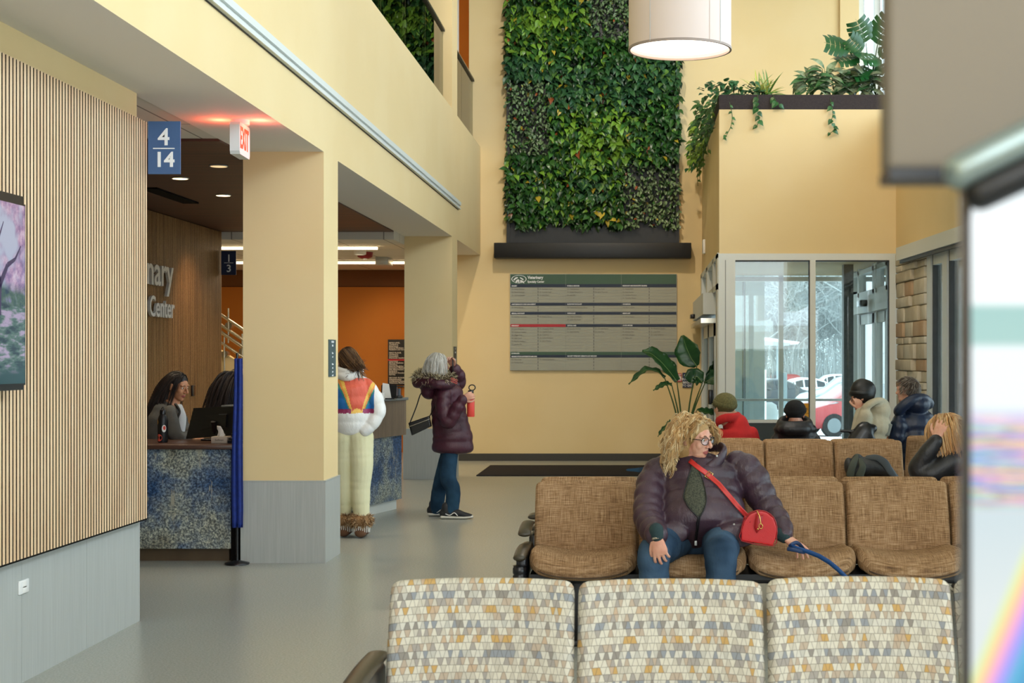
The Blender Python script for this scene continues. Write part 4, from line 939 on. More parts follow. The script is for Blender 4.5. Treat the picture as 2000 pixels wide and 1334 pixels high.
# entry carpet with blue emblem
b = MB(); a = P(930, 930, 19.15); Yn, Yf = 1.52/230*F, 1.52/210*F
b.add([(-2.08, Yn, .012), (.7, Yn, .012), (.7, Yf, .012), (-2.08, Yf, .012), (-2.08, Yn, 0), (.7, Yn, 0), (.7, Yf, 0), (-2.08, Yf, 0)], [(0, 1, 2, 3), (4, 5, 1, 0), (5, 6, 2, 1), (6, 7, 3, 2), (7, 4, 0, 3)])
rg = empty('entry_mat', (-.7, (Yn+Yf)/2, 0), 'long charcoal entry mat with a blue emblem on the floor before the back wall', 'floor mat'); b.build('carpet', M['mat'], rg)
b = MB(); cx_, cyy = .22, (Yn+Yf)/2
vs = [(cx_+.30*math.cos(t_)*(1+.25*(math.cos(t_) < -.9)), cyy+.55*math.sin(t_), .0125) for t_ in [2*PI*i/32 for i in range(32)]]
b.add(vs, [tuple(range(32))]); b.build('emblem', M['matblue'], rg)
b = MB()
for q in (-.3, 0, .3): b.add([(cx_-.2, cyy+q-.04, .013), (cx_+.2, cyy+q-.02, .013), (cx_+.2, cyy+q+.05, .013), (cx_-.2, cyy+q+.03, .013)], [(0, 1, 2, 3)])
b.build('emblem_stripe', M['mat'], rg)
# linear lights, downlights, alarm in the reception ceilings
hot = mat('lit_warm_diffuser', '#fff3da', .4, emit=('#ffdfae', 5.5))
def strip(px0, px1, py, Y, label):
    a = P(px0, py, Y); c = P(px1, py, Y); t = empty('linear_light', ((a.x+c.x)/2, Y, 2.95), label, 'ceiling light', 'linear lights over reception')
    b = MB(); b.box((a.x, Y-.03, a.z-.018), (c.x, Y+.03, a.z+.014)); b.build('diffuser', hot, t)
    b = MB(); b.box((a.x, Y-.035, a.z+.014), (c.x, Y+.035, 2.95)); b.build('housing', M['alu'], t)
strip(380, 737, 484.5, 18.9, 'nearer glowing linear light under the reception tile ceiling'); strip(380, 757, 513, 21.7, 'farther glowing linear light, left of the gap'); strip(768, 860, 513, 21.7, 'short far linear light right of the gap, behind the second pillar')
for py, c0, pw in ((19.5, -4.4, 60), (21.6, -4.5, 70)):
    area('linear_light_glow', (c0, py, 2.9), (c0, py, 0), 2.2, .1, pw*.55, (1, .83, .58))
t = empty('fire_alarm', P(713, 492, 20.0), 'red ceiling fire alarm between the two linear lights', 'fire alarm'); c = Vector(t.location)
b = MB(); b.lathe((c.x, c.y, 2.885), [(.05, -.02), (.1, .0), (.11, .065)], 20); b.build('red_body', mat('alarm_red', '#8f1a22', .4), t)
b = MB(); b.lathe((c.x, c.y, 2.86), [(.02, -.012), (.035, .012)], 12); b.build('lens', M['paper'], t)
t = MB().lathe((P(703, 490, 19.7).x, 19.7, 2.9), [(.05, -.012), (.08, .0), (.085, .05)], 20).build('smoke_detector', M['white_p']); tag(t, 'round white smoke detector left of the red ceiling alarm', 'smoke detector')
a = P(738, 508, 21.0); t = MB().rbox((P(740, 0, 21.2).x, 20.9, 2.84), (P(765, 0, 21.2).x, 21.3, 2.95), .01).build('projector_box', M['alu']); tag(t, 'grey ceiling box between the red alarm and the second pillar', 'ceiling box')
for i, (x, y) in enumerate(((-3.85, 12.5), (-3.85, 13.8), (-3.30, 11.7), (-3.3, 15.6), (-4.4, 11.6))):
    t = empty('downlight', (x, y, 3.04), ['lit round downlight nearest the blue 4/14 sign', 'lit round downlight at the right in the walnut ceiling, beside the first pillar', 'small dim downlight, highest of those left of the first pillar', 'downlight hidden behind the pillars', 'downlight hidden behind the slat wall'][i], 'ceiling light', 'round downlights in the walnut ceiling')
    b = MB(); b.lathe((x, y, 3.03), [(.062, .0), (.062, .004), (.062, .009)], 20); b.build('lens', mat('downlight_lens', '#fff0d0', .4, emit=('#ffd9a0', 5 if i != 2 else .9)), t)
    b = MB(); b.tube([(x+.068*math.cos(q*PI/10), y+.068*math.sin(q*PI/10), 3.036) for q in range(20)], [.006]*20, n=6, sub=1, closed=True); b.build('trim_ring', M['alu'], t)
    spot('downlight_beam', (x, y, 3.0), (x, y, 0), 55 if i != 2 else 22, (1, .80, .55), 95, .7, .05)
t = MB().box((-4.42, 13.2, 3.025), (-4.27, 14.45, 3.045)).build('air_slot', M['felt']); tag(t, 'black linear air slot in the walnut ceiling', 'air vent')
spot('orange_wall_light', (-3.9, 22.6, 2.9), (-3.6, 24, 1.2), 45, (1, .72, .4), 100, .9, .1)
spot('slat_wall_light', (-4.3, 16.2, 3.0), (-4.97, 16.6, 1.6), 60, (1, .72, .45), 85, .9, .1)
# drum pendant
pn = empty('drum_pendant', P(1328, 97, 12.0), 'large white drum pendant lamp hanging before the green wall', 'pendant lamp')
Yp = 12.0; c = P(1328, 97, Yp); R_ = 100*Yp/F; H = 1.15
prof_o = [(R_, 0), (R_, H)]
b = MB(); n = 64
for r_, m_ in ((R_, 0), (R_-.006, 0)):
    vs = [(c.x+r_*math.cos(2*PI*i/n), c.y+r_*math.sin(2*PI*i/n), c.z+h) for h in (0, H) for i in range(n)]
    b.add(vs, [(i, (i+1) % n, n+(i+1) % n, n+i) for i in range(n)], m_, True)
for zz in (0, H):
    vs = [(c.x+r_*math.cos(2*PI*i/n), c.y+r_*math.sin(2*PI*i/n), c.z+zz) for r_ in (R_, R_-.006) for i in range(n)]
    b.add(vs, [(i, (i+1) % n, n+(i+1) % n, n+i) for i in range(n)], 0, True)
b.box((c.x+R_*math.cos(-1.0)-.001, c.y+R_*math.sin(-1.0)-.003, c.z), (c.x+R_*math.cos(-1.0)+.003, c.y+R_*math.sin(-1.0), c.z+H), 0)
b.build('shade', mat('white_fabric_shade', '#e6d3c8', .8, bmp=(300, .1, .002)), pn)
b = MB(); b.lathe((c.x, c.y, c.z-.004), [(R_+.004, -.004), (R_+.004, .014), (R_-.012, .014), (R_-.012, -.004)], 64); b.f = [f for f in b.f if len(f) == 4]; b.m = b.m[:len(b.f)]; b.sm = b.sm[:len(b.f)]
b.add([(c.x+rr*math.cos(2*PI*i/64), c.y+rr*math.sin(2*PI*i/64), c.z-.008) for rr in (R_+.004, R_-.012) for i in range(64)], [(i, (i+1) % 64, 64+(i+1) % 64, 64+i) for i in range(64)])
b.build('rim', mat('taupe_rim', '#a08f84', .6), pn)
b = MB(); b.lathe((c.x, c.y, c.z+.035), [(R_-.008, 0), (R_-.008, .004)], 64); b.build('diffuser', mat('glowing_diffuser', '#fff6ea', .5, emit=('#fff1e0', 3.2)), pn)
for a_ in (-2.2, -.72, 1.2):
    b = MB(); x, y = c.x+(R_+.003)*math.cos(a_), c.y+(R_+.003)*math.sin(a_); b.cyl((x, y, c.z), (x, y, 8.5), .0022, n=6); b.build('cable', M['alu'], pn)
spot('pendant_beam', (c.x, c.y, c.z-.03), (c.x, c.y, 0), 160, (1, .9, .78), 140, .9, .3)
# foreground glass edge with its glow and rainbow sheen painted in, out of focus, cut by the right edge of the photo
kk = empty('glowing_edge_pane', (.25, .9, 0), 'blurred glass edge under a beige hood, glow and sheen painted in, at the right', 'glass edge')
b = MB(); b.rbox((.1605, .95, 1.641), (.70, .985, 2.3), .004); b.build('hood', mat('taupe_hood', '#7d7466', .7, bmp=(200, .1, .001)), kk)
b = MB(); b.box((.1605, .945, 1.634), (.70, .985, 1.6415)); b.build('hood_edge', M['black'], kk)
b = MB(); b.box((.1985, .895, .2), (.2012, .915, 1.626)); b.build('side_frame', mat('dark_frame', '#2a2a2c', .3), kk)
b = MB(); b.tube([(.195, .89, 1.632), (.30, .87, 1.69), (.42, .85, 1.80)], [(.012, .012)]*3, n=12); b.build('bracket', mat('grey_bracket', '#8b9a98', .3, .6), kk)
b = MB(); b.tube([(.205, .885, 1.618), (.30, .865, 1.667), (.42, .845, 1.76)], [(.010, .010)]*3, n=12); b.build('bracket_shadow_gap', M['black'], kk)
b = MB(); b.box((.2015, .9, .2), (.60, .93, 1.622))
def edge_pane_mat():
    m, nt, bs = newmat('pane_with_painted_sheen'); tc = nt.nodes.new('ShaderNodeTexCoord'); sp = nt.nodes.new('ShaderNodeSeparateXYZ')
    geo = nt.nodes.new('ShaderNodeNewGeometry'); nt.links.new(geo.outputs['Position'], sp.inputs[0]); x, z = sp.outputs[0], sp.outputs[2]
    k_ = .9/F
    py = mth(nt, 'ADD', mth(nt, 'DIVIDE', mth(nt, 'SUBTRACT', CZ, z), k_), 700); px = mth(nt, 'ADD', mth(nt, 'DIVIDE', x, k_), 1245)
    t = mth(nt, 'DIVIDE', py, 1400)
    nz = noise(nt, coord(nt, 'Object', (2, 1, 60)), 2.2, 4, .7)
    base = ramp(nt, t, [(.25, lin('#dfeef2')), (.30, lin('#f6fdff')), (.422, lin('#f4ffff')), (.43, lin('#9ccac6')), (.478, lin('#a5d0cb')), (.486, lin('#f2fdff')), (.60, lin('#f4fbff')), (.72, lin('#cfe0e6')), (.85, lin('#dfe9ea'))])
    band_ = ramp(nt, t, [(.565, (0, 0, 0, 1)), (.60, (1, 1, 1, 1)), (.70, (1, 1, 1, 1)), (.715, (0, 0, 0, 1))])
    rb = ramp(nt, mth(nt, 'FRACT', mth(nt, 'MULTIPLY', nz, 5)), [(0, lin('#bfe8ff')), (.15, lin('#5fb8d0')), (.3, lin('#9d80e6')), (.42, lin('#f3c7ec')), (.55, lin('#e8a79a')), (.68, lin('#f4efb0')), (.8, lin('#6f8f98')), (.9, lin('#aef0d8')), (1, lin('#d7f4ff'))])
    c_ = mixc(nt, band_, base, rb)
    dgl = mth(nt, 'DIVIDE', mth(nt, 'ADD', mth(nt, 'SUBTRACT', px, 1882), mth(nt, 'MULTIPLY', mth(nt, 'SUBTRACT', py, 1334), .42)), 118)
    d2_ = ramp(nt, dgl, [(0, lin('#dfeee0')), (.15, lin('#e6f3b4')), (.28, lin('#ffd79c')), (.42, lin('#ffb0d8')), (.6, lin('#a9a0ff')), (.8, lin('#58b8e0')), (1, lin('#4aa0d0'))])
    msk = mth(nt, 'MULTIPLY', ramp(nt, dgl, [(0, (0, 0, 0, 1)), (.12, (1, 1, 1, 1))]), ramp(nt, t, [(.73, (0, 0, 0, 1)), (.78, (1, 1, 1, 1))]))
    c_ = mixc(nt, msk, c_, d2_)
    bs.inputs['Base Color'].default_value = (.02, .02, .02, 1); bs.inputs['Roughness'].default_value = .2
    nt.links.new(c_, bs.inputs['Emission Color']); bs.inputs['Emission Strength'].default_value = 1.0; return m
b.build('screen', edge_pane_mat(), kk)  # emissive pane with painted reflections, stands for a glass edge, not a display
b = MB(); b.rbox((.2, .8, 0), (.65, 1.05, .2), .01); b.build('plinth', M['black'], kk)
# ================================================================== PEOPLE
def hmat(f, roll=0.0):
    f = Vector(f).normalized(); r = f.cross(Vector((0, 0, 1))).normalized(); u = r.cross(f)
    m = Matrix((r, f, u)).transposed()
    return m @ Matrix.Rotation(roll, 3, 'Y')
def head_blob(mb, c, R, s=1.0, female=True, neck=None, shut=False):
    c = Vector(c); q = lambda x, y, z: c+R @ Vector((x, y, z))*s
    e = lambda x, y, z, a, b_, d: mb.ell(q(x, y, z), (a*s, b_*s, d*s), R, nu=18, nv=12)
    e(0, -.014, .032, .074, .092, .082); e(0, .03, .02, .064, .058, .062); e(0, .034, -.03, .058, .052, .066)
    jw = .044 if female else .052
    e(0, .038, -.072, jw, .044, .036); e(0, .068, -.092, .019, .017, .017); e(0, .0, -.05, .056, .06, .05)
    for k in (-1, 1):
        e(k*.034, .058, -.022, .024, .021, .026); e(k*.03, .073, .027, .026, .012, .009); e(k*.03, .0665, .006, .020, .014, .012)
        e(k*.011, .094, -.030, .008, .009, .007); e(k*.077, -.004, -.004, .008, .018, .030)
        mb.tube([q(k*.078, .006, .02), q(k*.086, -.008, .022), q(k*.086, -.016, .0), q(k*.079, -.006, -.028)], [.0045*s]*4, n=8)
    mb.tube([q(0, .082, .024), q(0, .094, .002), q(0, .109, -.022), q(0, .106, -.030)], [(.007*s, .008*s), (.008*s, .009*s), (.0105*s, .010*s), (.009*s, .007*s)], ref=R.col[0], n=12)
    mb.tube([q(-.022, .077, -.057), q(-.010, .086, -.0535), q(0, .0885, -.055), q(.010, .086, -.0535), q(.022, .077, -.057)], [.003*s, .0048*s, .005*s, .0048*s, .003*s], n=8)
    mb.tube([q(-.019, .077, -.061), q(0, .087, -.0655), q(.019, .077, -.061)], [.003*s, .0062*s, .003*s], n=8)
    if neck is not None:
        nk = Vector(neck); w_ = .054 if female else .062
        mb.tube([q(0, -.028, -.03), q(0, -.02, -.09), nk+(q(0, 0, -.1)-nk)*.3, nk], [w_*.95*s, w_*s, w_*1.03*s, w_*1.35*s], n=16)
def hand_blob(mb, wr, d, nrm, side, curl=(.5, .6, .7, .8), s=1.0, thumb=(.75, .35, .3), spread=.14):
    d = Vector(d).normalized(); nrm = Vector(nrm); nrm = (nrm-d*d.dot(nrm)).normalized(); t = nrm.cross(d)*side; wr = Vector(wr)
    g = lambda a, b_, c: wr+d*a*s+t*b_*s+nrm*c*s
    mb.tube([g(-.03, 0, 0), g(.0, 0, 0), g(.035, .002, 0), g(.07, .0, 0), g(.088, -.001, -.002)], [(.026*s, .019*s), (.025*s, .017*s), (.036*s, .016*s), (.041*s, .0135*s), (.038*s, .010*s)], ref=t, n=16)
    mb.ell(g(.035, .026, -.006), (.017*s, .026*s, .013*s), Matrix((t, d, nrm)).transposed())
    for i, (off, L, r) in enumerate(((.030, .072, .0088), (.0105, .080, .0090), (-.0095, .074, .0086), (-.0285, .058, .0078))):
        p = g(.084-.004*abs(i-1.2), off, 0); a = 0; pts = [g(.06, off*.9, 0), p]; fan = (1.4-i)*spread; cu = curl[i]
        for j, (fr, cf) in enumerate(((.44, .7), (.31, 1.0), (.25, .7))):
            a += cu*cf; dirv = (d*math.cos(fan)+t*math.sin(fan)).normalized()*math.cos(a)-nrm*math.sin(a); p = p+dirv*L*fr*s; pts.append(p)
        mb.tube(pts, [r*1.05*s, r*s, r*.96*s, r*.9*s, r*.78*s], n=10, sub=3)
    p = g(.022, .028, -.004); pts = [g(.005, .012, -.002), p]; a = thumb[0]; b0 = 0
    for fr, da in ((.034, 0), (.030, thumb[1]), (.024, thumb[1])):
        a -= da; b0 += thumb[2]*.6; dirv = (d*math.cos(a)+t*math.sin(a)).normalized()*math.cos(b0)-nrm*math.sin(b0); p = p+dirv*fr*s; pts.append(p)
    mb.tube(pts, [.014*s, .0135*s, .0115*s, .0105*s, .0085*s], n=10, sub=3)
def strands(name, parent, c, R, s, n, length, mats, cols, region, comb, grav=.35, wave=(.006, 9), rad=.006, lift=1.05, seed=1, steps=11, flat=.6, ctr=(0, -.012, .028), radii=(.080, .097, .090), down=Vector((0, 0, -1)), root_dark=.75, sides=5, lift_t=0.0, clump=1, cr=.006, guard=True, sub=1):
    r = random.Random(seed); c = Vector(c); cc = c+R @ (Vector(ctr)*s); rd = Vector(radii)*s; Ri = R.inverted()
    mb = MB(); tint = []
    k = 0
    while k < n:
        v = Vector((r.gauss(0, 1), r.gauss(0, 1), r.gauss(0, 1))).normalized()
        if not region(v): continue
        k += 1
        p = Vector((v.x*rd.x, v.y*rd.y, v.z*rd.z)); dl = comb(v, r).normalized(); dw = R @ dl; p = cc+R @ p
        L = length(r, v)*s; st = L/steps; ph = r.uniform(0, 6.28); ph2 = r.uniform(0, 6.28); fr = wave[1]*r.uniform(.75, 1.25); am = wave[0]*s*r.uniform(.6, 1.4); lf = lift*r.uniform(.97, 1.06)
        pts = []; bad = False; out = (p-cc).normalized(); side = dw.cross(out).normalized() if dw.cross(out).length > 1e-3 else dw.orthogonal().normalized()
        for j in range(steps+1):
            t = j/steps; off = side*math.sin(fr*t*2+ph)*am*min(1, t*3)+out*(math.cos(fr*t*2+ph2))*am*.7*min(1, t*3)
            pts.append(p+off)
            dw = (dw*(1-grav)+down*grav).normalized(); p = p+dw*st
            l = Ri @ (p-cc); e = math.sqrt((l.x/rd.x)**2+(l.y/rd.y)**2+(l.z/rd.z)**2); ll = lf+lift_t*t
            if e < ll: p = cc+R @ (l*(ll/max(e, .2)))
            hl = Ri @ (p-c); bad = bad or (hl.y > .062*s and hl.z < .045*s and hl.z > -.2*s and abs(hl.x) < .085*s)
        if bad and guard: continue
        for _ in range(2): pts = [pts[0]]+[(a_+b_*2+c_)/4 for a_, b_, c_ in zip(pts, pts[1:], pts[2:])]+[pts[-1]]
        for ci in range(clump):
            f0 = len(mb.f); rr = rad*s*r.uniform(.7, 1.3); P_ = pts
            if clump > 1:
                oo = V(r.gauss(0, 1), r.gauss(0, 1), r.gauss(0, 1)).normalized()*cr*s*r.uniform(.3, 1); k2 = r.randint(0, 2); P_ = [p_+oo*(.45+.75*math.sin(PI*.8*(j+1)/steps)) for j, p_ in enumerate(pts[:steps+1-k2])]
            m1 = len(P_)-1; rads = [(rr*(1-.65*(j/m1)**1.5), rr*flat*(1-.65*(j/m1)**1.5)) for j in range(m1+1)]
            if ci == 0: cbase = np.array(r.choice(cols)[:3])*r.uniform(.85, 1.15)
            mb.tube(P_, rads, n=sides, sub=sub, cap=False)
            col = (cbase*.7+np.array(r.choice(cols)[:3])*.3)*r.uniform(.9, 1.1) if clump > 1 else cbase; m_ = len(mb.f)-f0
            for q in range(m_):
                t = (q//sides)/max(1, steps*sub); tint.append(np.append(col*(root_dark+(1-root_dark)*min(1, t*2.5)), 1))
    o = mb.build(name, mats, parent); set_tint(o, np.clip(tint, 0, 1)); return o
def eyes(parent, c, R, s=1.0, iris='#4a3a2a', which=(-1, 1)):
    for k in which:
        b = MB(); p = Vector(c)+R @ Vector((k*.031, .071, .007))*s; b.ell(p, (.0118*s,)*3, R, 0, 14, 10)
        g = p+R @ Vector((0, .0102, 0))*s; b.ell(g, (.0052*s, .0026*s, .0052*s), R, 1, 12, 8)
        b.build('eye', [M['eye'], mat('iris', iris, .2)], parent)
        b = MB(); bp = [Vector(c)+R @ Vector((k*x, y, z))*s for x, y, z in ((.016, .087, .026), (.03, .087, .031), (.044, .078, .026))]
        b.tube(bp, [.0018*s, .003*s, .0014*s], n=6); b.build('eyebrow', M['brow'], parent)
def glasses(parent, c, R, s, matname, tint=None):
    b = MB(); Q = lambda x, y, z: Vector(c)+R @ Vector((x, y, z))*s
    for k in (-1, 1):
        pts = [Q(k*.034+.026*math.cos(a)*(1+.05*math.cos(2*a)), .097-.010*abs(math.cos(a))*(1 if k*math.cos(a) > 0 else 0)*1.2, .004+.0195*math.sin(a)*(1+.1*abs(math.cos(a)))) for a in [2*PI*i/16 for i in range(16)]]
        b.tube(pts, [.0021*s]*16, n=6, sub=2, closed=True)
        b.tube([Q(k*.060, .088, .012), Q(k*.076, .05, .012), Q(k*.082, -.005, .008), Q(k*.081, -.02, -.01)], [.0022*s]*4, n=6)
    b.tube([Q(-.008, .098, .008), Q(0, .101, .011), Q(.008, .098, .008)], [.002*s]*3, n=6)
    o = b.build('glasses', matname, parent)
    b = MB()
    for k in (-1, 1):
        vs = [Q(k*.034+.025*math.cos(a), .0965-.010*abs(math.cos(a))*(1 if k*math.cos(a) > 0 else 0), .004+.019*math.sin(a)) for a in [2*PI*i/16 for i in range(16)]]
        b.add(vs, [tuple(range(16))])
    b.build('lens', M['lensglass'], o)
M['lensglass'] = glass('spectacle_lens', (.93, .94, .95, 1), .12)
M['eye'] = mat('eye_white', '#e6e0d8', .2); M['brow'] = mat('eyebrow_hair', '#6b5238', .8)
def skinm(name, c, c2=None):
    m, nt, b = newmat(name); v = coord(nt); n = noise(nt, v, 18, 4)
    nt.links.new(ramp(nt, n, [(.35, lin(c)), (.68, lin(c2 or c))]), b.inputs['Base Color']); b.inputs['Roughness'].default_value = .5
    b.inputs['Subsurface Weight'].default_value = .12; b.inputs['Subsurface Scale'].default_value = .01; b.inputs['Subsurface Radius'].default_value = (1, .3, .15)
    bump(nt, b, noise(nt, v, 260, 3), .12, .001); return m
M['skin'] = skinm('fair_skin', '#dba98f', '#cf9179'); M['skin2'] = skinm('light_tan_skin', '#c8926e', '#b87e5c'); M['lips'] = mat('lips', '#a85c58', .4)
M['lace'] = M['white_p']
def nylon(name, c1, c2, rough=.42, sc=22, st=.5, spec=.5):
    m, nt, b = newmat(name); v = coord(nt, 'Object', (1, 1, .55)); n = noise(nt, v, sc, 5, .6); f = noise(nt, coord(nt), 5, 2)
    nt.links.new(ramp(nt, f, [(.3, lin(c1)), (.7, lin(c2))]), b.inputs['Base Color']); b.inputs['Roughness'].default_value = rough; b.inputs['Specular IOR Level'].default_value = spec
    bump(nt, b, n, st, .012); return m
M['jeans'] = nylon('blue_denim', '#1d3044', '#48617a', .9, 16, .8, .15)
M['jeans2'] = nylon('deep_blue_denim', '#1a2f42', '#2f4d66', .9, 16, .8, .15)
M['plum'] = nylon('plum_quilted_nylon', '#35242f', '#46323f', .4, 15, .9)
M['burgundy'] = nylon('burgundy_quilted_nylon', '#3a1624', '#491e2f', .45, 16, .8)
M['navyp'] = nylon('navy_quilted_nylon', '#121d33', '#1a2843', .38)
M['blackn'] = nylon('black_quilted_nylon', '#15161a', '#1e1f24', .45)
M['rubber'] = mat('white_sole_rubber', '#dedad0', .6)
def shoe(parent, heel, toe_dir, s=1.0, mats=None, name='shoe'):
    h = Vector(heel); d = Vector(toe_dir).normalized(); t = Vector((0, 0, 1)).cross(d)
    g = lambda a, b_, c: h+d*a*s+t*b_*s+Vector((0, 0, c*s))
    b = MB(); b.tube([g(-.01, 0, .052), g(.05, 0, .058), (g(.12, 0, .052)), g(.19, 0, .038), g(.245, 0, .03)], [(.036*s, .045*s), (.038*s, .046*s), (.042*s, .040*s), (.046*s, .026*s), (.036*s, .018*s)], ref=t, n=16)
    b.tube([g(.02, 0, .05), g(.015, 0, .115)], [.040*s, .042*s], n=14)
    o, _ = skin_obj(name, [(b, .006, 4)], mats[0], parent)
    b = MB(); b.tube([g(-.02, 0, .020), g(.05, 0, .018), g(.13, 0, .016), g(.2, 0, .017), g(.255, 0, .022)], [(.038*s, .018*s), (.040*s, .017*s), (.045*s, .015*s), (.049*s, .016*s), (.038*s, .014*s)], ref=t, n=16); b.build('sole', mats[1], o)
    b = MB()
    for i in range(4): b.tube([g(.09+.025*i, -.022, .088-.010*i), g(.1+.025*i, 0, .096-.011*i), g(.09+.025*i, .022, .088-.010*i)], [.003*s]*3, n=6)
    b.build('laces', mats[2], o); 
    if len(mats) > 3:
        b = MB(); b.tube([g(.02, t.y*0-.0435, .05), g(.06, -.0475, .04), g(.10, -.0475, .062), g(.13, -.046, .035)], [.004*s]*4, n=6); b.build('stripe', mats[3], o)
    return o
# ---------------------------------------------------------------- the curly-haired woman
H0 = P(1356, 857, 8.0); R0 = hmat((.80, -.56, -.13), .04); NK = P(1348, 915, 8.06)
body = MB(); head_blob(body, H0, R0, 1.0, True, NK)
hands = MB()
WR = P(1284, 1049, 7.50); WL = P(1534, 1050, 7.78)
hand_blob(hands, WR, (.16, -.22, -.88), (-.22, -.93, .15), -1, (.55, .6, .65, .7), 1.0, (.5, .3, .3))
hand_blob(hands, WL, (.62, -.35, -.42), (.15, -.45, .9), 1, (.25, .3, .35, .45), .98, (.95, .2, .9), .16)
limbs = MB()
PEL = V(.335, 8.02, .56)
limbs.tube([PEL, V(.335, 8.03, .74), V(.335, 8.05, .88), NK], [(.17, .13), (.165, .13), (.16, .11), (.07, .07)], ref=(1, 0, 0), n=20)
SR, ER = P(1288, 925, 8.03), P(1268, 1000, 7.84); SL, EL = P(1452, 915, 8.03), P(1493, 985, 8.0)
for a, e, w_ in ((SR, ER, WR), (SL, EL, WL)): limbs.tube([a, e, w_], [.05, .042, .027], n=14)
KR, KL = V(.085, 7.58, .515), V(.425, 7.56, .515)
for k, kx in ((KR, -.1), (KL, .1)):
    limbs.tube([PEL+V(kx, 0, -.01), k+V(0, .03, -.01), V(k.x, 7.60, .10)], [.07, .045, .035], n=14); limbs.tube([V(k.x, 7.58, .06), V(k.x, 7.42, .035)], [.03, .02], n=12)
def lipz(ctr, R, s=1.0):
    Ri = R.inverted(); ctr = Vector(ctr)
    def f(c):
        l = Ri @ (Vector(c)-ctr)/s
        return 1 if (l.y > .076 and -.0725 < l.z < -.0485 and abs(l.x) < .0235 and abs(l.z+.0605) < .0115*(1-(l.x/.03)**2)) else None
    return f
w1o, _ = skin_obj('person', [(body, .0036, 3), (hands, .0032, 3), (limbs, .012, 4)], [M['skin'], M['lips']], None, (.335, 7.9, 0), lipz(H0, R0))
tag(w1o, 'seated woman with curly blonde hair, glasses, plum puffer coat and red crossbody strap, looking aside', 'person')
eyes(w1o, H0, R0, 1.0, '#4e5a4a'); glasses(w1o, H0, R0, 1.0, mat('dark_tortoise_frame', '#1d1f24', .25))
blond = [lin(c) for c in ('#e8cf9f', '#d3ae74', '#b98d55', '#c79d66', '#a98250', '#ead5aa')]
def reg_face(yl=.30, zl=.5): return lambda v: not (v.y > yl and v.z < zl) and v.z > -.75
def comb_curl(v, r): 
    sx = 1 if v.x > -.12 else -1
    return Vector((v.x*.8+sx*.55, v.y*.2-.45*(v.y > -.2), v.z*.3+.05))
capm = MB(); q0 = lambda x, y, z: H0+R0 @ Vector((x, y, z))
capm.ell(q0(0, -.022, .04), (.092, .100, .090), R0); capm.ell(q0(0, -.05, -.04), (.098, .075, .10), R0)
hc, _ = skin_obj('hair', [(capm, .008, 6)], mat('hair_underlayer', '#a5824f', .6, bmp=(60, .6, .01)), w1o)
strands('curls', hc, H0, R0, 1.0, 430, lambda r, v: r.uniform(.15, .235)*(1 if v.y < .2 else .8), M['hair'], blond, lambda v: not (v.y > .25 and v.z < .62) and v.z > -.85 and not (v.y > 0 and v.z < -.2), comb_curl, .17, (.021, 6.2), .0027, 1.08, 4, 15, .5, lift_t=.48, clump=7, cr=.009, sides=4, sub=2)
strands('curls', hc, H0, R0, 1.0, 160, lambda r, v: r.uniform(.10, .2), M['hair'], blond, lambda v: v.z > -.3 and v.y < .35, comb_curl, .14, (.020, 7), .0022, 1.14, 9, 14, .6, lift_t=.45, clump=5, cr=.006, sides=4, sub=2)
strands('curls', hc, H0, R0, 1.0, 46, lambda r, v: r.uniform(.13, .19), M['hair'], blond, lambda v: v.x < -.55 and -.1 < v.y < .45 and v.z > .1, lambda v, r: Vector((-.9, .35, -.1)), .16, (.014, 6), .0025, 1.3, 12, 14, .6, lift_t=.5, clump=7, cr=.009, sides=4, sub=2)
# coat
ct_ = MB()
ct_.tube([V(.345, 7.84, .60), V(.34, 7.90, .665), V(.338, 7.99, .76), V(.335, 8.03, .87), V(.333, 8.05, .945), V(.335, 8.06, .985)], [(.235, .16), (.235, .175), (.228, .17), (.222, .15), (.185, .12), (.10, .08)], ref=(1, 0, 0), n=32, sub=12, ripple=(.015, .105), capk=.3)
ct_.tube([P(1300, 912, 8.04), P(1277, 940, 8.02), P(1266, 1000, 7.84), P(1273, 1030, 7.68), P(1282, 1044, 7.54)], [.08, .088, .078, .072, .056], n=20, sub=12, ripple=(.013, .088))
ct_.tube([P(1440, 905, 8.04), P(1466, 930, 8.03), P(1495, 985, 7.99), P(1518, 1018, 7.9), P(1532, 1043, 7.80)], [.08, .09, .078, .068, .052], n=20, sub=12, ripple=(.013, .088))
ct_.tube([P(1315, 1040, 7.9), P(1312, 1042, 7.74)], [(.10, .075), (.085, .055)], ref=(1, 0, 0), n=20, capk=.3); ct_.tube([P(1425, 1035, 7.9), P(1444, 1046, 7.70)], [(.12, .085), (.115, .062)], ref=(1, 0, 0), n=20, capk=.3)
# collar (stands open around the neck)
col = MB()
cpts = [P(1366, 925, 7.93), P(1398, 905, 7.93), P(1415, 880, 7.99), P(1395, 872, 8.12), P(1345, 878, 8.16), P(1310, 892, 8.10), P(1318, 912, 7.98)]
col.tube(cpts, [(.030, .016)]*7, ref=(0, 0, 1), n=14)
jk, jkm = skin_obj('coat', [(ct_, .0075, 2), (col, .006, 3)], M['plum'], w1o)
BV = bvh_of(jkm)
def onto(x, z, off=.006, y0=6.8, bv=None):
    h = (bv or BV).ray_cast(V(x, y0, z), V(0, 1, 0)); return (h[0]+V(0, -off, 0)) if h[0] else V(x, 7.9, z)
def px2(px, py, Y=7.8): q = P(px, py, Y); return q.x, q.z
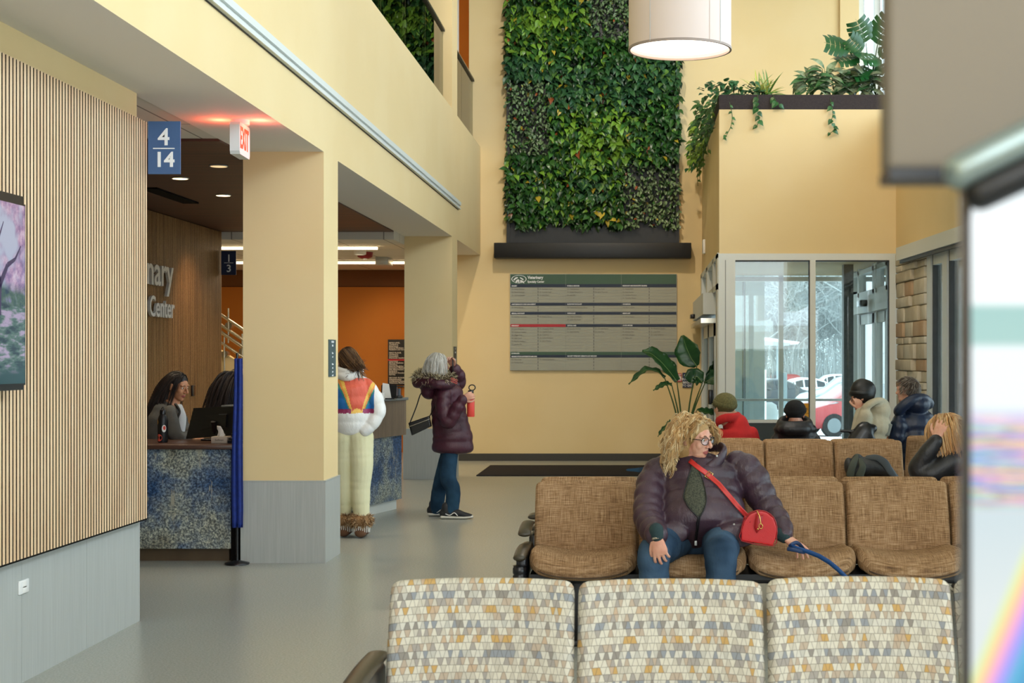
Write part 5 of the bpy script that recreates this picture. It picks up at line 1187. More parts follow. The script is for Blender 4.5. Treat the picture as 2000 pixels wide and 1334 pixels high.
# open front showing the shirt, zip line and pull
rows = [(906, 1352, 1362), (920, 1350, 1367), (935, 1345, 1372), (950, 1340, 1376), (962, 1336, 1378), (972, 1335, 1379), (984, 1341, 1377), (994, 1349, 1373), (1003, 1358, 1368), (1008, 1362, 1365)]
fr_ = []
for (y0, l0, r0), (y1, l1, r1) in zip(rows, rows[1:]):
    for q in (0, .5): fr_.append([onto(*px2(l0+(l1-l0)*q+(r0+(r1-r0)*q-l0-(l1-l0)*q)*u/6, y0+(y1-y0)*q), .006) for u in range(7)])
b = MB(); b.sheet(fr_, -.004); b.build('shirt_front', mat('olive_knit_shirt', '#4f5142', .9, var=(120, '#33362c', .4, .6), bmp=(150, .4, .004)), w1o)
for k_ in (1, 2):
    b = MB(); b.tube([onto(*px2(r_[k_], r_[0]), .007) for r_ in rows], [.0035]*len(rows), n=8); b.build('zip_edge', M['black'], jk)
b = MB(); b.tube([onto(*px2(x, y), .004) for x, y in ((1363, 1006), (1362, 1012), (1360, 1020), (1360, 1030), (1359, 1040), (1358, 1054))], [.0045]*6, n=6); b.tube([onto(*px2(x, y), .004) for x, y in ((1366, 1008), (1365, 1015), (1364, 1022), (1363, 1032), (1362, 1042), (1361, 1054))], [.003]*6, n=6); b.build('zip_line', M['black'], jk)
b = MB(); c = onto(*px2(1359, 1058), .008); b.rbox(c-V(.007, .003, .022), c+V(.007, .003, .004), .003); b.build('zip_pull', M['alu'], jk)
for px, py in ((1402, 893), (1431, 1020)):
    b = MB(); c = onto(*px2(px, py), .0); b.ell(c, (.006, .004, .006)); b.build('snap_button', M['alu'], jk)
# sweater cuffs, watch
for w_, d_ in ((WR, V(.16, -.22, -.88)), (WL, V(.62, -.35, -.42))):
    b = MB(); d_ = d_.normalized(); b.tube([w_-d_*.035, w_-d_*.006], [.038, .034], n=16); b.build('sweater_cuff', mat('dark_green_knit', '#22383a', .9, bmp=(200, .5, .003)), w1o)
b = MB(); dW = V(.16, -.22, -.88).normalized(); c = WR+dW*.006; u_ = dW.orthogonal().normalized(); v_ = dW.cross(u_)
b.tube([c+u_*.031*math.cos(a)+v_*.027*math.sin(a) for a in [2*PI*i/14 for i in range(14)]], [(.006, .002)]*14, ref=dW, n=8, sub=1, closed=True); b.build('watch_band', M['steel'], w1o)
# jeans and shoes
jn = MB()
for k, kx in ((KR, -.10), (KL, .10)):
    jn.tube([PEL+V(kx, -.05, .0), (PEL+V(kx*1.2, 0, 0)).lerp(k, .6)+V(0, 0, .012), k+V(0, .02, .0), V(k.x, k.y+.0, .42), V(k.x, 7.58, .26), V(k.x+.005, 7.56, .12)], [.10, .098, .086, .078, .066, .060], n=22, sub=9, ripple=(.006, .07))
jn.ell(PEL+V(0, 0, -.02), (.19, .15, .10)); skin_obj('jeans', [(jn, .010, 4)], M['jeans'], w1o)
for k in (KR, KL): shoe(w1o, V(k.x, 7.60, 0), (0, -1, 0), 1, [M['black'], M['rubber'], M['white_p']])
# red bag with strap
bag = empty('crossbody_bag', P(1480, 1062, 7.72), 'small red domed crossbody bag with gold buckles at the seated woman\'s hip', 'handbag')
Yb = 7.66; c0 = P(1478, 1060, Yb); ang = -.16
def bagp(x, y, z): return c0+V(x*math.cos(ang)-z*math.sin(ang), y, x*math.sin(ang)+z*math.cos(ang))
b = MB(); prof = [(-.082, -.0), (.082, -.0), (.092, .05), (.086, .10), (.062, .145), (.02, .168), (-.02, .168), (-.062, .145), (-.086, .10), (-.092, .05)]
bm_ = MB(); bm_.prism([bagp(x, -.035, z) for x, z in prof], (0, .075, 0)); o, _ = skin_obj('pouch', [(bm_, .005, 8)], mat('red_leather', '#c31f22', .38, bmp=(180, .25, .002)), bag)
b = MB(); b.tube([bagp(x*1.0, -.032, z) for x, z in prof], [.0032]*10, n=6, closed=True, sub=2); b.build('seam', mat('dark_red_piping', '#8f1216', .4), o)
b = MB(); g = []
for j in range(8):
    v = j/7; wv = .020*(1 if v < .6 else 1.35-(v-.6)*3.1); g.append([bagp(-.012+wv*(u-1)*.9, -.041-.004*math.sin(v*3), .150-.095*v) for u in range(3)])
b.sheet(g, .003); b.build('front_tab', mat('deep_red_leather', '#a5171b', .4), o)
gold = mat('gold_hardware', '#d2ad62', .25, .9)
b = MB(); b.tube([bagp(-.028, -.038, .165), bagp(-.012, -.046, .14), bagp(.002, -.046, .10)], [.0028]*3, n=8); cc = bagp(.002, -.047, .092)
b.tube([cc+V(.010*math.cos(a), 0, .013*math.sin(a)) for a in [2*PI*i/10 for i in range(10)]], [.0024]*10, n=6, sub=1, closed=True); b.ell(bagp(-.01, -.046, .075), (.005, .003, .005)); b.build('clasp', gold, bag)
b = MB(); g = [bagp(-.085+.010*j, -.02-.004*j, .12-.006*j) for j in range(4)]; b.tube(g, [(.011, .004)]*4, ref=(0, 0, 1), n=8); b.build('side_tab', mat('deep_red_leather_2', '#a5171b', .4), bag)
sp_px = [(1349, 903), (1362, 913), (1383, 928), (1405, 947), (1425, 970), (1442, 990), (1455, 1004), (1463, 1012)]
def strap(px_list, w_, name, mt, off=.009):
    g = []; 
    for i, (x, y) in enumerate(px_list):
        a = px_list[max(i-1, 0)]; c_ = px_list[min(i+1, len(px_list)-1)]; dx, dy = c_[0]-a[0], c_[1]-a[1]; L = math.hypot(dx, dy); nx, ny = -dy/L*w_/2, dx/L*w_/2
        row = [onto(*px2(x+nx*q, y+ny*q), off) for q in (-1, -.5, 0, .5, 1)]
        ym = min(p.y for p in row); g.append([V(p.x, min(p.y, ym+.006), p.z) for p in row])
    for i in range(1, len(g)-1):
        for j in range(5): g[i][j].y = min(g[i][j].y, (g[i-1][j].y+g[i+1][j].y)/2+.002)
    b_ = MB(); b_.sheet(g, -.004); return b_.build(name, mt, bag)
fine = []
for a, c_ in zip(sp_px, sp_px[1:]): fine += [(a[0]+(c_[0]-a[0])*t, a[1]+(c_[1]-a[1])*t) for t in (0, .33, .66)]
strap(fine+[sp_px[-1]], 9.5, 'strap', mat('red_strap_leather', '#c8302c', .4))
b = MB(); c = onto(*px2(1386, 930), .016); u_ = V(.64, 0, -.5).normalized(); v_ = V(.5, 0, .64).normalized()
b.tube([c+u_*.013*sx+v_*.018*sy for sx, sy in ((-1, -1), (1, -1), (1, 1), (-1, 1))], [.0025]*4, n=6, sub=1, closed=True); b.cyl(c-v_*.018, c+v_*.018, .0018, n=6); b.cyl(c, c+u_*.018, .0018, n=6); b.build('buckle', gold, bag)
# leash
ls = empty('dog_leash', P(1560, 1075, 7.7), 'blue webbing leash running from the seated woman\'s hand down over the seat', 'leash')
g = []; lp = [(1541, 1064, 7.70), (1560, 1071, 7.68), (1580, 1078, 7.66), (1600, 1086, 7.62), (1620, 1098, 7.58), (1637, 1112, 7.55), (1655, 1130, 7.52), (1690, 1180, 7.5)]
for i, (x, y, Y) in enumerate(lp): q = P(x, y, Y); g.append([q+V(.004*u, -.003*u, .011*u*(1 if i > 1 else .7)) for u in (-1, 0, 1)])
b = MB(); b.sheet(g, .003); b.build('webbing', mat('blue_leash_webbing', '#164a86', .55, bmp=(300, .3, .002)), ls)
b = MB(); b.tube([P(x, y, Y) for x, y, Y in ((1545, 1064, 7.69), (1556, 1060, 7.72), (1566, 1068, 7.71), (1572, 1078, 7.68), (1552, 1074, 7.66), (1538, 1072, 7.67))], [(.011, .0025)]*6, ref=(0, 0, 1), n=8); b.build('handle_loop', mat('dark_blue_loop', '#0e2c54', .55), ls)

# ---------------------------------------------------------------- generic bundled-up figure
def figure(label, head, f, neck, torso, arms, legs, skin, coat, trousers, hands=(), hs=1.0, female=True, vox=.010, ripple=(.012, .09), origin=None, roll=0, headvox=.0055, lips=True, extra=None, coatname='coat', eye=True, trname='trousers'):
    R = hmat(f, roll); hb = MB(); head_blob(hb, head, R, hs, female, neck); parts = [(hb, headvox, 3)]
    if hands:
        hd = MB()
        for h in hands: hand_blob(hd, *h)
        parts.append((hd, .0042, 2))
    lb = MB(); tp = [Vector(t[0]) for t in torso]; sr = (tp[-1]-tp[0]); ref = torso[0][3] if len(torso[0]) > 3 else (1, 0, 0)
    lb.tube([tp[0].lerp(tp[1], .6)+V(0, 0, .03)]+tp[1:], [(t[1]*.62, t[2]*.62) for t in torso], ref=ref, n=16, capk=.3)
    for a in arms: lb.tube([p for p, _ in a], [r_*.5 for _, r_ in a], n=10)
    for l_ in legs: lb.tube([p for p, _ in l_], [r_*.5 for _, r_ in l_], n=10)
    parts.append((lb, .016, 3))
    root, _ = skin_obj('person', parts, [skin, M['lips']], None, origin, lipz(head, R, hs) if lips else None)
    tag(root, label, 'person')
    c_ = MB(); c_.tube(tp, [(t[1], t[2]) for t in torso], ref=ref, n=28, sub=8, ripple=ripple, capk=.25)
    for a in arms: c_.tube([p for p, _ in a], [r_ for _, r_ in a], n=18, sub=8, ripple=ripple)
    if extra: extra(c_)
    co_, cm = skin_obj(coatname, [(c_, vox, 3)], coat, root)
    if trousers is not None and legs:
        t_ = MB()
        for l_ in legs: t_.tube([p for p, _ in l_], [r_ for _, r_ in l_], n=18, sub=9, ripple=(.0035, .065))
        skin_obj(trname, [(t_, vox, 4)], trousers, root)
    if eye: eyes(root, head, R, hs)
    return root, R, co_, cm
# ---------------------------------------------------------------- white-haired woman standing
Yw = 14.2
hd_ = P(856, 714, Yw)
arm_r = [(P(868, 765, 14.06), .07), (P(866, 800, 14.0), .075), (P(876, 822, 13.98), .07), (P(893, 797, 13.96), .06), (P(903, 781, 13.955), .048)]
arm_l = [(P(876, 757, 14.32), .07), (P(892, 750, 14.38), .075), (P(897, 738, 14.36), .065), (P(889, 722, 14.28), .055)]
tor = [(P(884, 880, Yw), .155, .20, (0, 1, 0)), (P(884, 855, Yw), .155, .19), (P(880, 830, Yw), .15, .175), (P(876, 800, Yw), .16, .165), (P(874, 772, Yw), .165, .15), (P(868, 752, Yw), .12, .10)]
legs = [[(P(882, 868, 14.16), .075), (P(875, 930, 14.12), .078), (P(885, 958, 14.08), .07), (P(882, 1000, 14.08), .065)], [(P(880, 868, 14.26), .075), (P(866, 930, 14.28), .082), (P(857, 960, 14.3), .07), (P(853, 994, 14.32), .065)]]
hdW = (P(903, 778, 13.955), (.92, 0, .32), (-.05, -1, .1), -1, (1.0, 1.05, 1.1, 1.1), 1.0, (.7, .5, .3), .04)
hdL = (P(885, 716, 14.26), (-.2, -.15, .5), (.3, .6, .1), 1, (.9, 1, 1, 1), .95)
rw, Rw, cw, cwm = figure('standing white-haired woman in a burgundy puffer coat with fur hood, holding a coral bottle', hd_, (.80, .56, .0), P(862, 742, Yw), tor, [arm_r, arm_l], legs, M['skin'], M['burgundy'], M['jeans2'], [hdW, hdL], 1.0, True, .009, (.011, .085), (P(866, 1010, Yw).x, Yw, 0), trname='jeans')
grey = [lin(c) for c in ('#e4e0d8', '#cfcac0', '#b9b4aa', '#f0eee8', '#a39d92')]
capm = MB(); q1 = lambda x, y, z: hd_+Rw @ Vector((x, y, z)); capm.ell(q1(0, -.02, .04), (.086, .098, .086), Rw); capm.ell(q1(0, -.04, -.03), (.086, .07, .075), Rw)
hc, _ = skin_obj('hair', [(capm, .009, 5)], mat('white_hair_underlayer', '#aaa498', .6, bmp=(70, .5, .01)), rw)
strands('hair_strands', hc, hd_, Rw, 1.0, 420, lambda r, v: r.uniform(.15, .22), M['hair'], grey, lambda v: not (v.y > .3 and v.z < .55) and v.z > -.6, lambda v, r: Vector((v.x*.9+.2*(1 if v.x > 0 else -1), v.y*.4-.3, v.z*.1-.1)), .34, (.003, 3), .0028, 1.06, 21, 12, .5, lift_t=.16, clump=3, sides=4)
# fur-trimmed hood lying on the shoulders
hp = [P(815, 742, 14.15), P(835, 738, 14.02), P(862, 745, 13.98), P(880, 742, 14.1), P(878, 733, 14.35), P(845, 728, 14.4), P(822, 732, 14.3)]
b = MB(); b.tube([p+V(0, 0, -.03) for p in hp], [(.05, .05)]*7, n=14, closed=True); b.ell(P(845, 752, Yw), (.14, .16, .07)); b.ell(P(838, 764, Yw), (.08, .12, .08)); hood, _ = skin_obj('hood', [(b, .010, 4)], M['burgundy'], rw)
def fur(name, parent, pts, n, L, rad, cols, seed=3, mats=None, around=.05, closed=True):
    r = random.Random(seed); mb = MB(); tint = []; m = len(pts)
    for k in range(n):
        t = r.uniform(0, m if closed else m-1); i = int(t); a = pts[i % m]; c_ = pts[(i+1) % m]; p = a.lerp(c_, t-i)
        ax = (c_-a).normalized(); u = ax.orthogonal().normalized(); v_ = ax.cross(u); an = r.uniform(0, 6.28); o_ = u*math.cos(an)+v_*math.sin(an)
        d = (o_+V(r.gauss(0, .35), r.gauss(0, .35), r.gauss(0, .35)-.15)).normalized(); q = p+o_*around*r.uniform(.5, 1); L_ = L*r.uniform(.6, 1.3)
        f0 = len(mb.f); mb.tube([q, q+d*L_*.5, q+(d+V(0, 0, -.25)).normalized()*L_], [rad, rad*.8, rad*.1], n=4, sub=1, cap=False)
        c0_ = np.array(r.choice(cols)); tint += [np.clip(c0_*r.uniform(.7, 1.25), 0, 1)]*(len(mb.f)-f0)
    o = mb.build(name, mats or M['furry'], parent); set_tint(o, tint); return o
fur('fur_trim', hood, hp, 2200, .050, .004, [lin(c) for c in ('#8f7f62', '#b5a684', '#5b4c38', '#cfc3a6', '#3c3126')], 3, around=.035)
for hx, hy, hz in ((843, 1004, 14.32), (868, 1006, 14.06)):
    p = P(hx, hy, hz); shoe(rw, V(p.x, hz, 0), (1, -.05, 0), 1.02, [mat('black_mesh_shoe', '#1c1d22', .6), M['rubber'], M['blackp'], M['white_p']])
b = MB(); c = P(885, 712, 14.24); b.rbox(c-V(.006, .04, .07), c+V(.006, .04, .07), .004); ph = b.build('mobile_phone', M['blackp'], None, c); tag(ph, 'phone held to the face of the standing white-haired woman', 'phone')
b = MB(); 
for zz in (0, .016, .032): b.tube([P(881, 738, 13.99)+V(0, 0, -zz), P(893, 743, 13.99)+V(0, 0, -zz)], [.004]*2, n=6)
b.build('coat_stripe', mat('coral_stripe', '#c8524c', .5), rw)
bt = empty('water_bottle', P(919, 813, 14.0), 'coral red water bottle with black loop lid in the standing woman\'s hand', 'bottle')
c = P(919.5, 814, 14.0); b = MB(); b.lathe(c, [(.033, 0), (.036, .008), (.036, .17), (.030, .20), (.024, .215)], 24); b.build('body', mat('coral_enamel', '#e0483c', .4), bt)
b = MB(); b.lathe(c+V(0, 0, .215), [(.027, 0), (.027, .03), (.02, .035)], 20); cc = c+V(.012, 0, .275); b.tube([cc+V(.03*math.cos(a), 0, .026*math.sin(a)) for a in [2*PI*i/14 for i in range(14)]], [.0055]*14, n=8, sub=1, closed=True); b.build('lid', M['blackp'], bt)
hb_ = empty('shoulder_bag', P(820, 850, 14.1), 'small black shoulder bag hanging tilted behind the standing white-haired woman', 'handbag')
q = [P(797, 826, 14.1), P(838, 812, 14.1), P(842, 833, 14.1), P(804, 851, 14.1)]
b = MB(); b.prism(q, (0, .06, 0)); o, _ = skin_obj('pouch', [(b, .005, 5)], mat('black_patent_leather', '#0c0c10', .25), hb_)
b = MB(); b.tube([q[0].lerp(q[3], .3)+V(0, -.003, 0), q[1].lerp(q[2], .3)+V(0, -.003, 0)], [.004]*2, n=6); b.build('zip', M['steel'], o)
b = MB(); b.tube([P(801, 825, 14.12), P(813, 795, 14.14), P(824, 766, 14.16), P(846, 756, 14.05), P(860, 760, 13.97)], [(.007, .003)]*5, n=6); b.tube([P(838, 815, 14.12), P(846, 800, 14.1), P(855, 780, 14.0)], [(.006, .003)]*3, n=6); b.build('strap', M['black'], hb_)

# ---------------------------------------------------------------- person in the rainbow jacket, seen from behind
Yr = 12.6; cx = P(688, 0, Yr).x; hd_ = P(679, 706, Yr)
kr = Yr/F
tor = [(P(686, 845, Yr), .155, .125), (P(686, 815, Yr), .185, .15), (P(685, 785, Yr), .19, .15), (P(683, 760, Yr), .19, .14), (P(681, 742, Yr), .15, .11), (P(680, 730, Yr), .08, .08)]
ar = [(P(715, 752, Yr), .065), (P(732, 778, Yr-.02), .068), (P(739, 803, Yr-.03), .062), (P(727, 828, Yr-.06), .055), (P(713, 842, Yr-.08), .045)]
al = [(P(650, 752, Yr), .065), (P(634, 780, Yr), .068), (P(630, 805, Yr), .062), (P(645, 835, Yr), .05)]
legs = [[(P(703, 850, Yr), .115), (P(706, 900, Yr-.01), .10), (P(704, 960, Yr), .082), (P(706, 1008, Yr), .068)], [(P(672, 850, Yr), .115), (P(671, 900, Yr+.02), .10), (P(672, 960, Yr+.03), .08), (P(672, 1005, Yr+.05), .065)]]
rb, Rb, cb, cbm = figure('person seen from behind in a white jacket with rainbow back and cream trousers', hd_, (-.35, .93, -.05), P(680, 733, Yr), tor, [ar, al], legs, M['skin'], [nylon('white_puffer_nylon', '#e2e2e2', '#eeeeec', .5), nylon('coral_panel', '#d9553c', '#e0634a', .45), nylon('yellow_panel', '#e8b84a', '#eec05a', .45), nylon('orange_panel', '#df8a3e', '#e4934a', .45), nylon('blue_panel', '#1f5fa8', '#2a74bb', .4), nylon('teal_panel', '#2a7d78', '#2f8a80', .4), nylon('magenta_panel', '#8c2c55', '#993562', .4)], nylon('cream_corduroy', '#dcd8b0', '#e5e1bd', .8, 14, .4, .2), (), 1.0, True, .0065, (.008, .10), (cx, Yr, 0))
sun = P(703, 806, Yr); me = cb.data; org = base_of(cb); 
for p in me.polygons:
    c = p.center+org; h = c.z-sun.z; w_ = abs(c.x-sun.x)
    if p.normal.y > -.05 or h < .0 or c.z > P(0, 738, Yr).z: continue
    if c.x-sun.x > .135+.0*h: continue
    if w_*w_+h*h < .040**2: p.material_index = 2; continue
    if h < .035 and w_ > .045: p.material_index = 6; continue
    w0 = .035+.16*h+.5*h*h; e = w_/w0
    p.material_index = 1 if e < 1 else 2 if e < 1.3 else 3 if e < 1.5 else 5 if e < 1.72 else 4
b = MB(); hp = [P(664, 733, Yr-.07), P(680, 736, Yr-.10), P(697, 730, Yr-.04), P(700, 722, Yr+.08), P(672, 722, Yr+.12), P(655, 727, Yr+.02)]
b.tube(hp, [(.04, .045)]*6, n=14, closed=True); b.tube([p+V(0, 0, .035) for p in hp], [(.028, .04)]*6, n=14, closed=True); skin_obj('collar', [(b, .008, 4)], nylon('white_knit_collar', '#e8e6e2', '#efeeea', .8, 60, .3), rb)
brown = [lin(c) for c in ('#5a3f2b', '#3f2b1e', '#7a5738', '#8f6a45', '#2e2019')]
capm = MB(); q2 = lambda x, y, z: hd_+Rb @ Vector((x, y, z)); capm.ell(q2(0, -.02, .035), (.082, .097, .085), Rb); capm.ell(q2(0, -.05, -.02), (.068, .055, .06), Rb); capm.ell(P(694, 722, Yr-.06), (.045, .04, .035))
hc, _ = skin_obj('hair', [(capm, .008, 5)], mat('brown_hair_underlayer', '#4a3424', .55, bmp=(70, .5, .01)), rb)
dn = (P(694, 722, Yr-.06)-hd_).normalized()
bl_ = Rb.inverted() @ (P(694, 722, Yr-.06)-hd_-Rb @ V(0, -.012, .028)); rl_ = lambda v: V(v.x*.08, v.y*.097, v.z*.09)
strands('hair_strands', hc, hd_, Rb, 1.0, 420, lambda r, v: (bl_-rl_(v)).length*1.12, M['hair'], brown, lambda v: not (v.y > .3 and v.z < .5) and v.z > -.4, lambda v, r: (bl_-rl_(v)).normalized()+v*.25, .12, (.0012, 3), .0026, 1.05, 22, 9, .5, down=dn, clump=3, cr=.004, sides=4)
strands('bun', hc, P(694, 721, Yr-.06), Rb, .42, 110, lambda r, v: r.uniform(.15, .3), M['hair'], brown, lambda v: True, lambda v, r: Vector((v.z, v.y*.3, -v.x)), .05, (.01, 4), .012, 1.0, 23, 9, .5, ctr=(0, 0, 0), down=V(.5, 0, -.3), guard=False)
for px, py, Y in ((706, 1018, Yr), (673, 1020, Yr+.05)):
    p = P(px, py, Y); bo = MB(); bo.tube([V(p.x, Y-.05, .05), V(p.x, Y+.08, .05), V(p.x, Y+.19, .04)], [(.052, .045), (.052, .045), (.045, .03)], ref=(1, 0, 0), n=16); bo.tube([V(p.x, Y-.01, .06), V(p.x, Y-.01, .16)], [.055, .06], n=16)
    o, _ = skin_obj('boot', [(bo, .008, 4)], mat('brown_suede_boot', '#6b4a34', .9, bmp=(90, .4, .004)), rb)
    ring = [V(p.x+.05*math.cos(a), Y-.01+.055*math.sin(a), .145) for a in [2*PI*i/8 for i in range(8)]]
    b = MB(); b.tube(ring, [(.048, .044)]*8, n=12, closed=True); b.build('fur_base', mat('tan_fur_base', '#94714c', .95), o)
    fur('fur_cuff', o, ring, 3200, .036, .0028, [lin(c) for c in ('#b8946a', '#8f6c48', '#d8bd96', '#6e5036')], 5+px, around=.045)
    ring = [q_+V(0, 0, -.06) for q_ in ring]; b = MB(); r = random.Random(px)
    for i in range(26):
        a = 2*PI*i/26; q_ = V(p.x+.066*math.cos(a), Y-.01+.07*math.sin(a), .10); b.tube([q_, q_+V(.006*math.cos(a), .006*math.sin(a), -.022), q_+V(.004*math.cos(a), .004*math.sin(a), -.05)], [.005, .004, .003], n=5, sub=1)
    b.build('beaded_fringe', M['paper'], o)
b = MB(); b.ell(P(684, 1004, Yr+.07), (.06, .05, .035)); o = b.build('boot_lining', mat('patterned_boot_cuff', '#8d8a86', .9, var=(60, '#2a2a30', .45, .55)), rb)

# ---------------------------------------------------------------- receptionist and colleague
Yc = 12.0; hd_ = P(346, 755, Yc)
tor = [(P(326, 885, Yc), .19, .13, (.45, .9, 0)), (P(326, 850, Yc), .19, .13), (P(328, 820, Yc), .185, .125), (P(330, 800, Yc), .15, .10), (P(334, 788, Yc), .08, .07)]
ar = [(P(333, 806, Yc-.16), .062), (P(338, 838, Yc-.2), .06), (P(348, 855, Yc-.2), .052), (P(366, 851, Yc-.12), .042)]
al = [(P(345, 802, Yc+.12), .06), (P(358, 835, Yc+.12), .055), (P(375, 848, Yc), .04)]
rr_, Rr_, cr_, crm = figure('receptionist with long dark hair and a grey fleece, seated in profile behind the desk', hd_, (.90, -.30, -.25), P(336, 788, Yc), tor, [ar, al], [], M['skin2'], mat('grey_fleece', '#5b5b57', .95, var=(8, '#4c4c49', .3, .7), bmp=(150, .5, .004)), None, [(P(370, 851, Yc-.1), (.8, -.1, -.25), (.1, -.3, .9), 1, (.3, .3, .35, .4), .95)], .98, True, .010, None, (P(326, 0, Yc).x, Yc, 0), headvox=.0048)
b = MB(); b.tube([P(349, 792, Yc-.13), P(356, 815, Yc-.15), P(354, 845, Yc-.17)], [(.03, .01), (.035, .012), (.03, .012)], n=10); b.build('pale_shirt', mat('pale_grey_shirt', '#b9bec2', .8), rr_)
b = MB(); b.tube([P(343, 790, Yc-.15), P(351, 803, Yc-.175), P(347, 818, Yc-.185), P(344, 838, Yc-.19)], [.012, .010, .008, .008], n=8); b.build('fleece_trim', M['black'], rr_)
dark = [lin(c) for c in ('#1d1512', '#2b1e19', '#120d0c', '#3a2a22')]
capm = MB(); q3 = lambda x, y, z: hd_+Rr_ @ Vector((x, y, z)); capm.ell(q3(0, -.022, .037), (.082, .097, .084), Rr_); capm.ell(q3(0, -.06, -.05), (.075, .05, .09), Rr_); capm.tube([q3(0, -.06, -.03), P(322, 790, Yc), P(308, 825, Yc-.04), P(301, 850, Yc-.05)], [(.07, .05), (.085, .05), (.08, .045), (.05, .03)], n=14)
hc, _ = skin_obj('hair', [(capm, .008, 5)], mat('dark_hair_underlayer', '#17110f', .5, bmp=(70, .5, .01)), rr_)
dn = (P(300, 850, Yc-.03)-P(330, 745, Yc)).normalized()
strands('hair_strands', hc, hd_, Rr_, 1.0, 380, lambda r, v: r.uniform(.32, .56), M['hair'], dark, lambda v: not (v.y > .12 and v.z < .72) and v.z > -.4 and not (v.y > -.15 and v.z < .0), lambda v, r: Vector((v.x*.3, v.y*.2-.45, v.z*.1-.2)), .40, (.003, 3), .0028, 1.05, 24, 12, .5, down=dn, clump=4, cr=.008, sides=4)
eyes(rr_, hd_, Rr_, .98, which=())
b = MB(); b.box((P(295, 0, Yc).x, Yc+.25, .3), (P(330, 0, Yc).x, Yc+.32, 1.25)); 
ch = empty('office_chair', (P(318, 0, Yc).x-.1, Yc+.1, 0), 'black office chair under the seated receptionist', 'office chair'); q = ch.location
b = MB(); b.rbox((q.x-.22, q.y-.2, .55), (q.x+.22, q.y+.22, .63), .03); b.build('seat', M['black'], ch)
b = MB(); b.rbox((q.x-.28, q.y-.2, .66), (q.x-.22, q.y+.2, 1.15), .025); b.build('backrest', M['black'], ch)
b = MB(); b.cyl((q.x, q.y, .06), (q.x, q.y, .55), .03); b.build('post', M['black'], ch)
for i in range(5):
    a = 2*PI*i/5; b = MB(); b.cyl((q.x, q.y, .09), (q.x+.27*math.cos(a), q.y+.27*math.sin(a), .06), .018, n=8); b.ell((q.x+.27*math.cos(a), q.y+.27*math.sin(a), .03), (.03, .03, .03)); b.build('leg', M['black'], ch)
Y2 = 13.0; hd_ = P(462, 760, Y2)
tor = [(P(462, 890, Y2), .18, .12, (1, 0, 0)), (P(462, 845, Y2), .19, .13), (P(462, 815, Y2), .18, .12), (P(462, 795, Y2), .08, .07)]
r2_, R2_, c2_, _m = figure('second receptionist with long black hair seen from behind, beside the first pillar', hd_, (.5, .85, -.15), P(462, 795, Y2), tor, [[(P(440, 812, Y2), .06), (P(432, 850, Y2), .055), (P(445, 870, Y2-.1), .045)], [(P(484, 812, Y2), .06), (P(492, 850, Y2), .055), (P(480, 870, Y2-.1), .045)]], [], M['skin2'], M['blackn'], None, (), .98, True, .012, None, (P(462, 0, Y2).x, Y2, 0), eye=False)
capm = MB(); capm.ell(hd_+V(0, -.01, .035), (.088, .1, .086)); capm.tube([hd_+V(-.01, -.05, 0), P(455, 785, Y2-.1), P(450, 812, Y2-.14), P(448, 850, Y2-.15)], [(.085, .06), (.10, .055), (.11, .05), (.08, .04)], ref=(1, 0, 0), n=14)
hc, _ = skin_obj('hair', [(capm, .009, 5)], mat('black_hair_underlayer', '#120e0d', .5, bmp=(70, .5, .01)), r2_)
strands('hair_strands', hc, hd_, R2_, 1.0, 260, lambda r, v: r.uniform(.3, .45), M['hair'], dark, lambda v: v.y < .3 and v.z > -.3, lambda v, r: Vector((v.x*.5, v.y*.4-.2, v.z*.4)), .3, (.004, 3), .003, 1.1, 25, 11, .5, clump=5, cr=.01, sides=4, down=V(-.12, -.15, -1).normalized(), lift_t=.15)
# ---------------------------------------------------------------- the people by the entrance
def beanie(parent, c, R, s, mt, h=.10, cuff=.045, brim=False, slouch=0.0, low=.0):
    q = lambda x, y, z: Vector(c)+R @ Vector((x, y, z))*s
    b = MB(); b.ell(q(0, -.018-slouch*.4, .042), (.094*s, .110*s, h*s), R, nu=28, nv=16); b.ell(q(0, -.05-slouch, .05), (.075*s, .075*s, h*.75*s), R)
    o, _ = skin_obj('beanie', [(b, .006, 3)], mt, parent)
    b = MB(); b.tube([q(0, -.010, .018-low), q(0, -.014, .036), q(0, -.018, .056)], [(.096*s, .112*s), (.100*s, .116*s), (.097*s, .112*s)], ref=R.col[0], n=28, sub=4, capk=.15)
    k_, _ = skin_obj('cuff', [(b, .006, 3)], mt, o)
    if brim:
        b = MB(); g = []
        for j in range(5):
            v = j/4; g.append([q(.085*math.sin(a)*(1-.1*v), (.085+.062*v)*math.cos(a)-.0, .018+.01*v) for a in [-.95+1.9*i/10 for i in range(11)]])
        b.sheet(g, -.006); b.build('brim', mt, o)
    return o
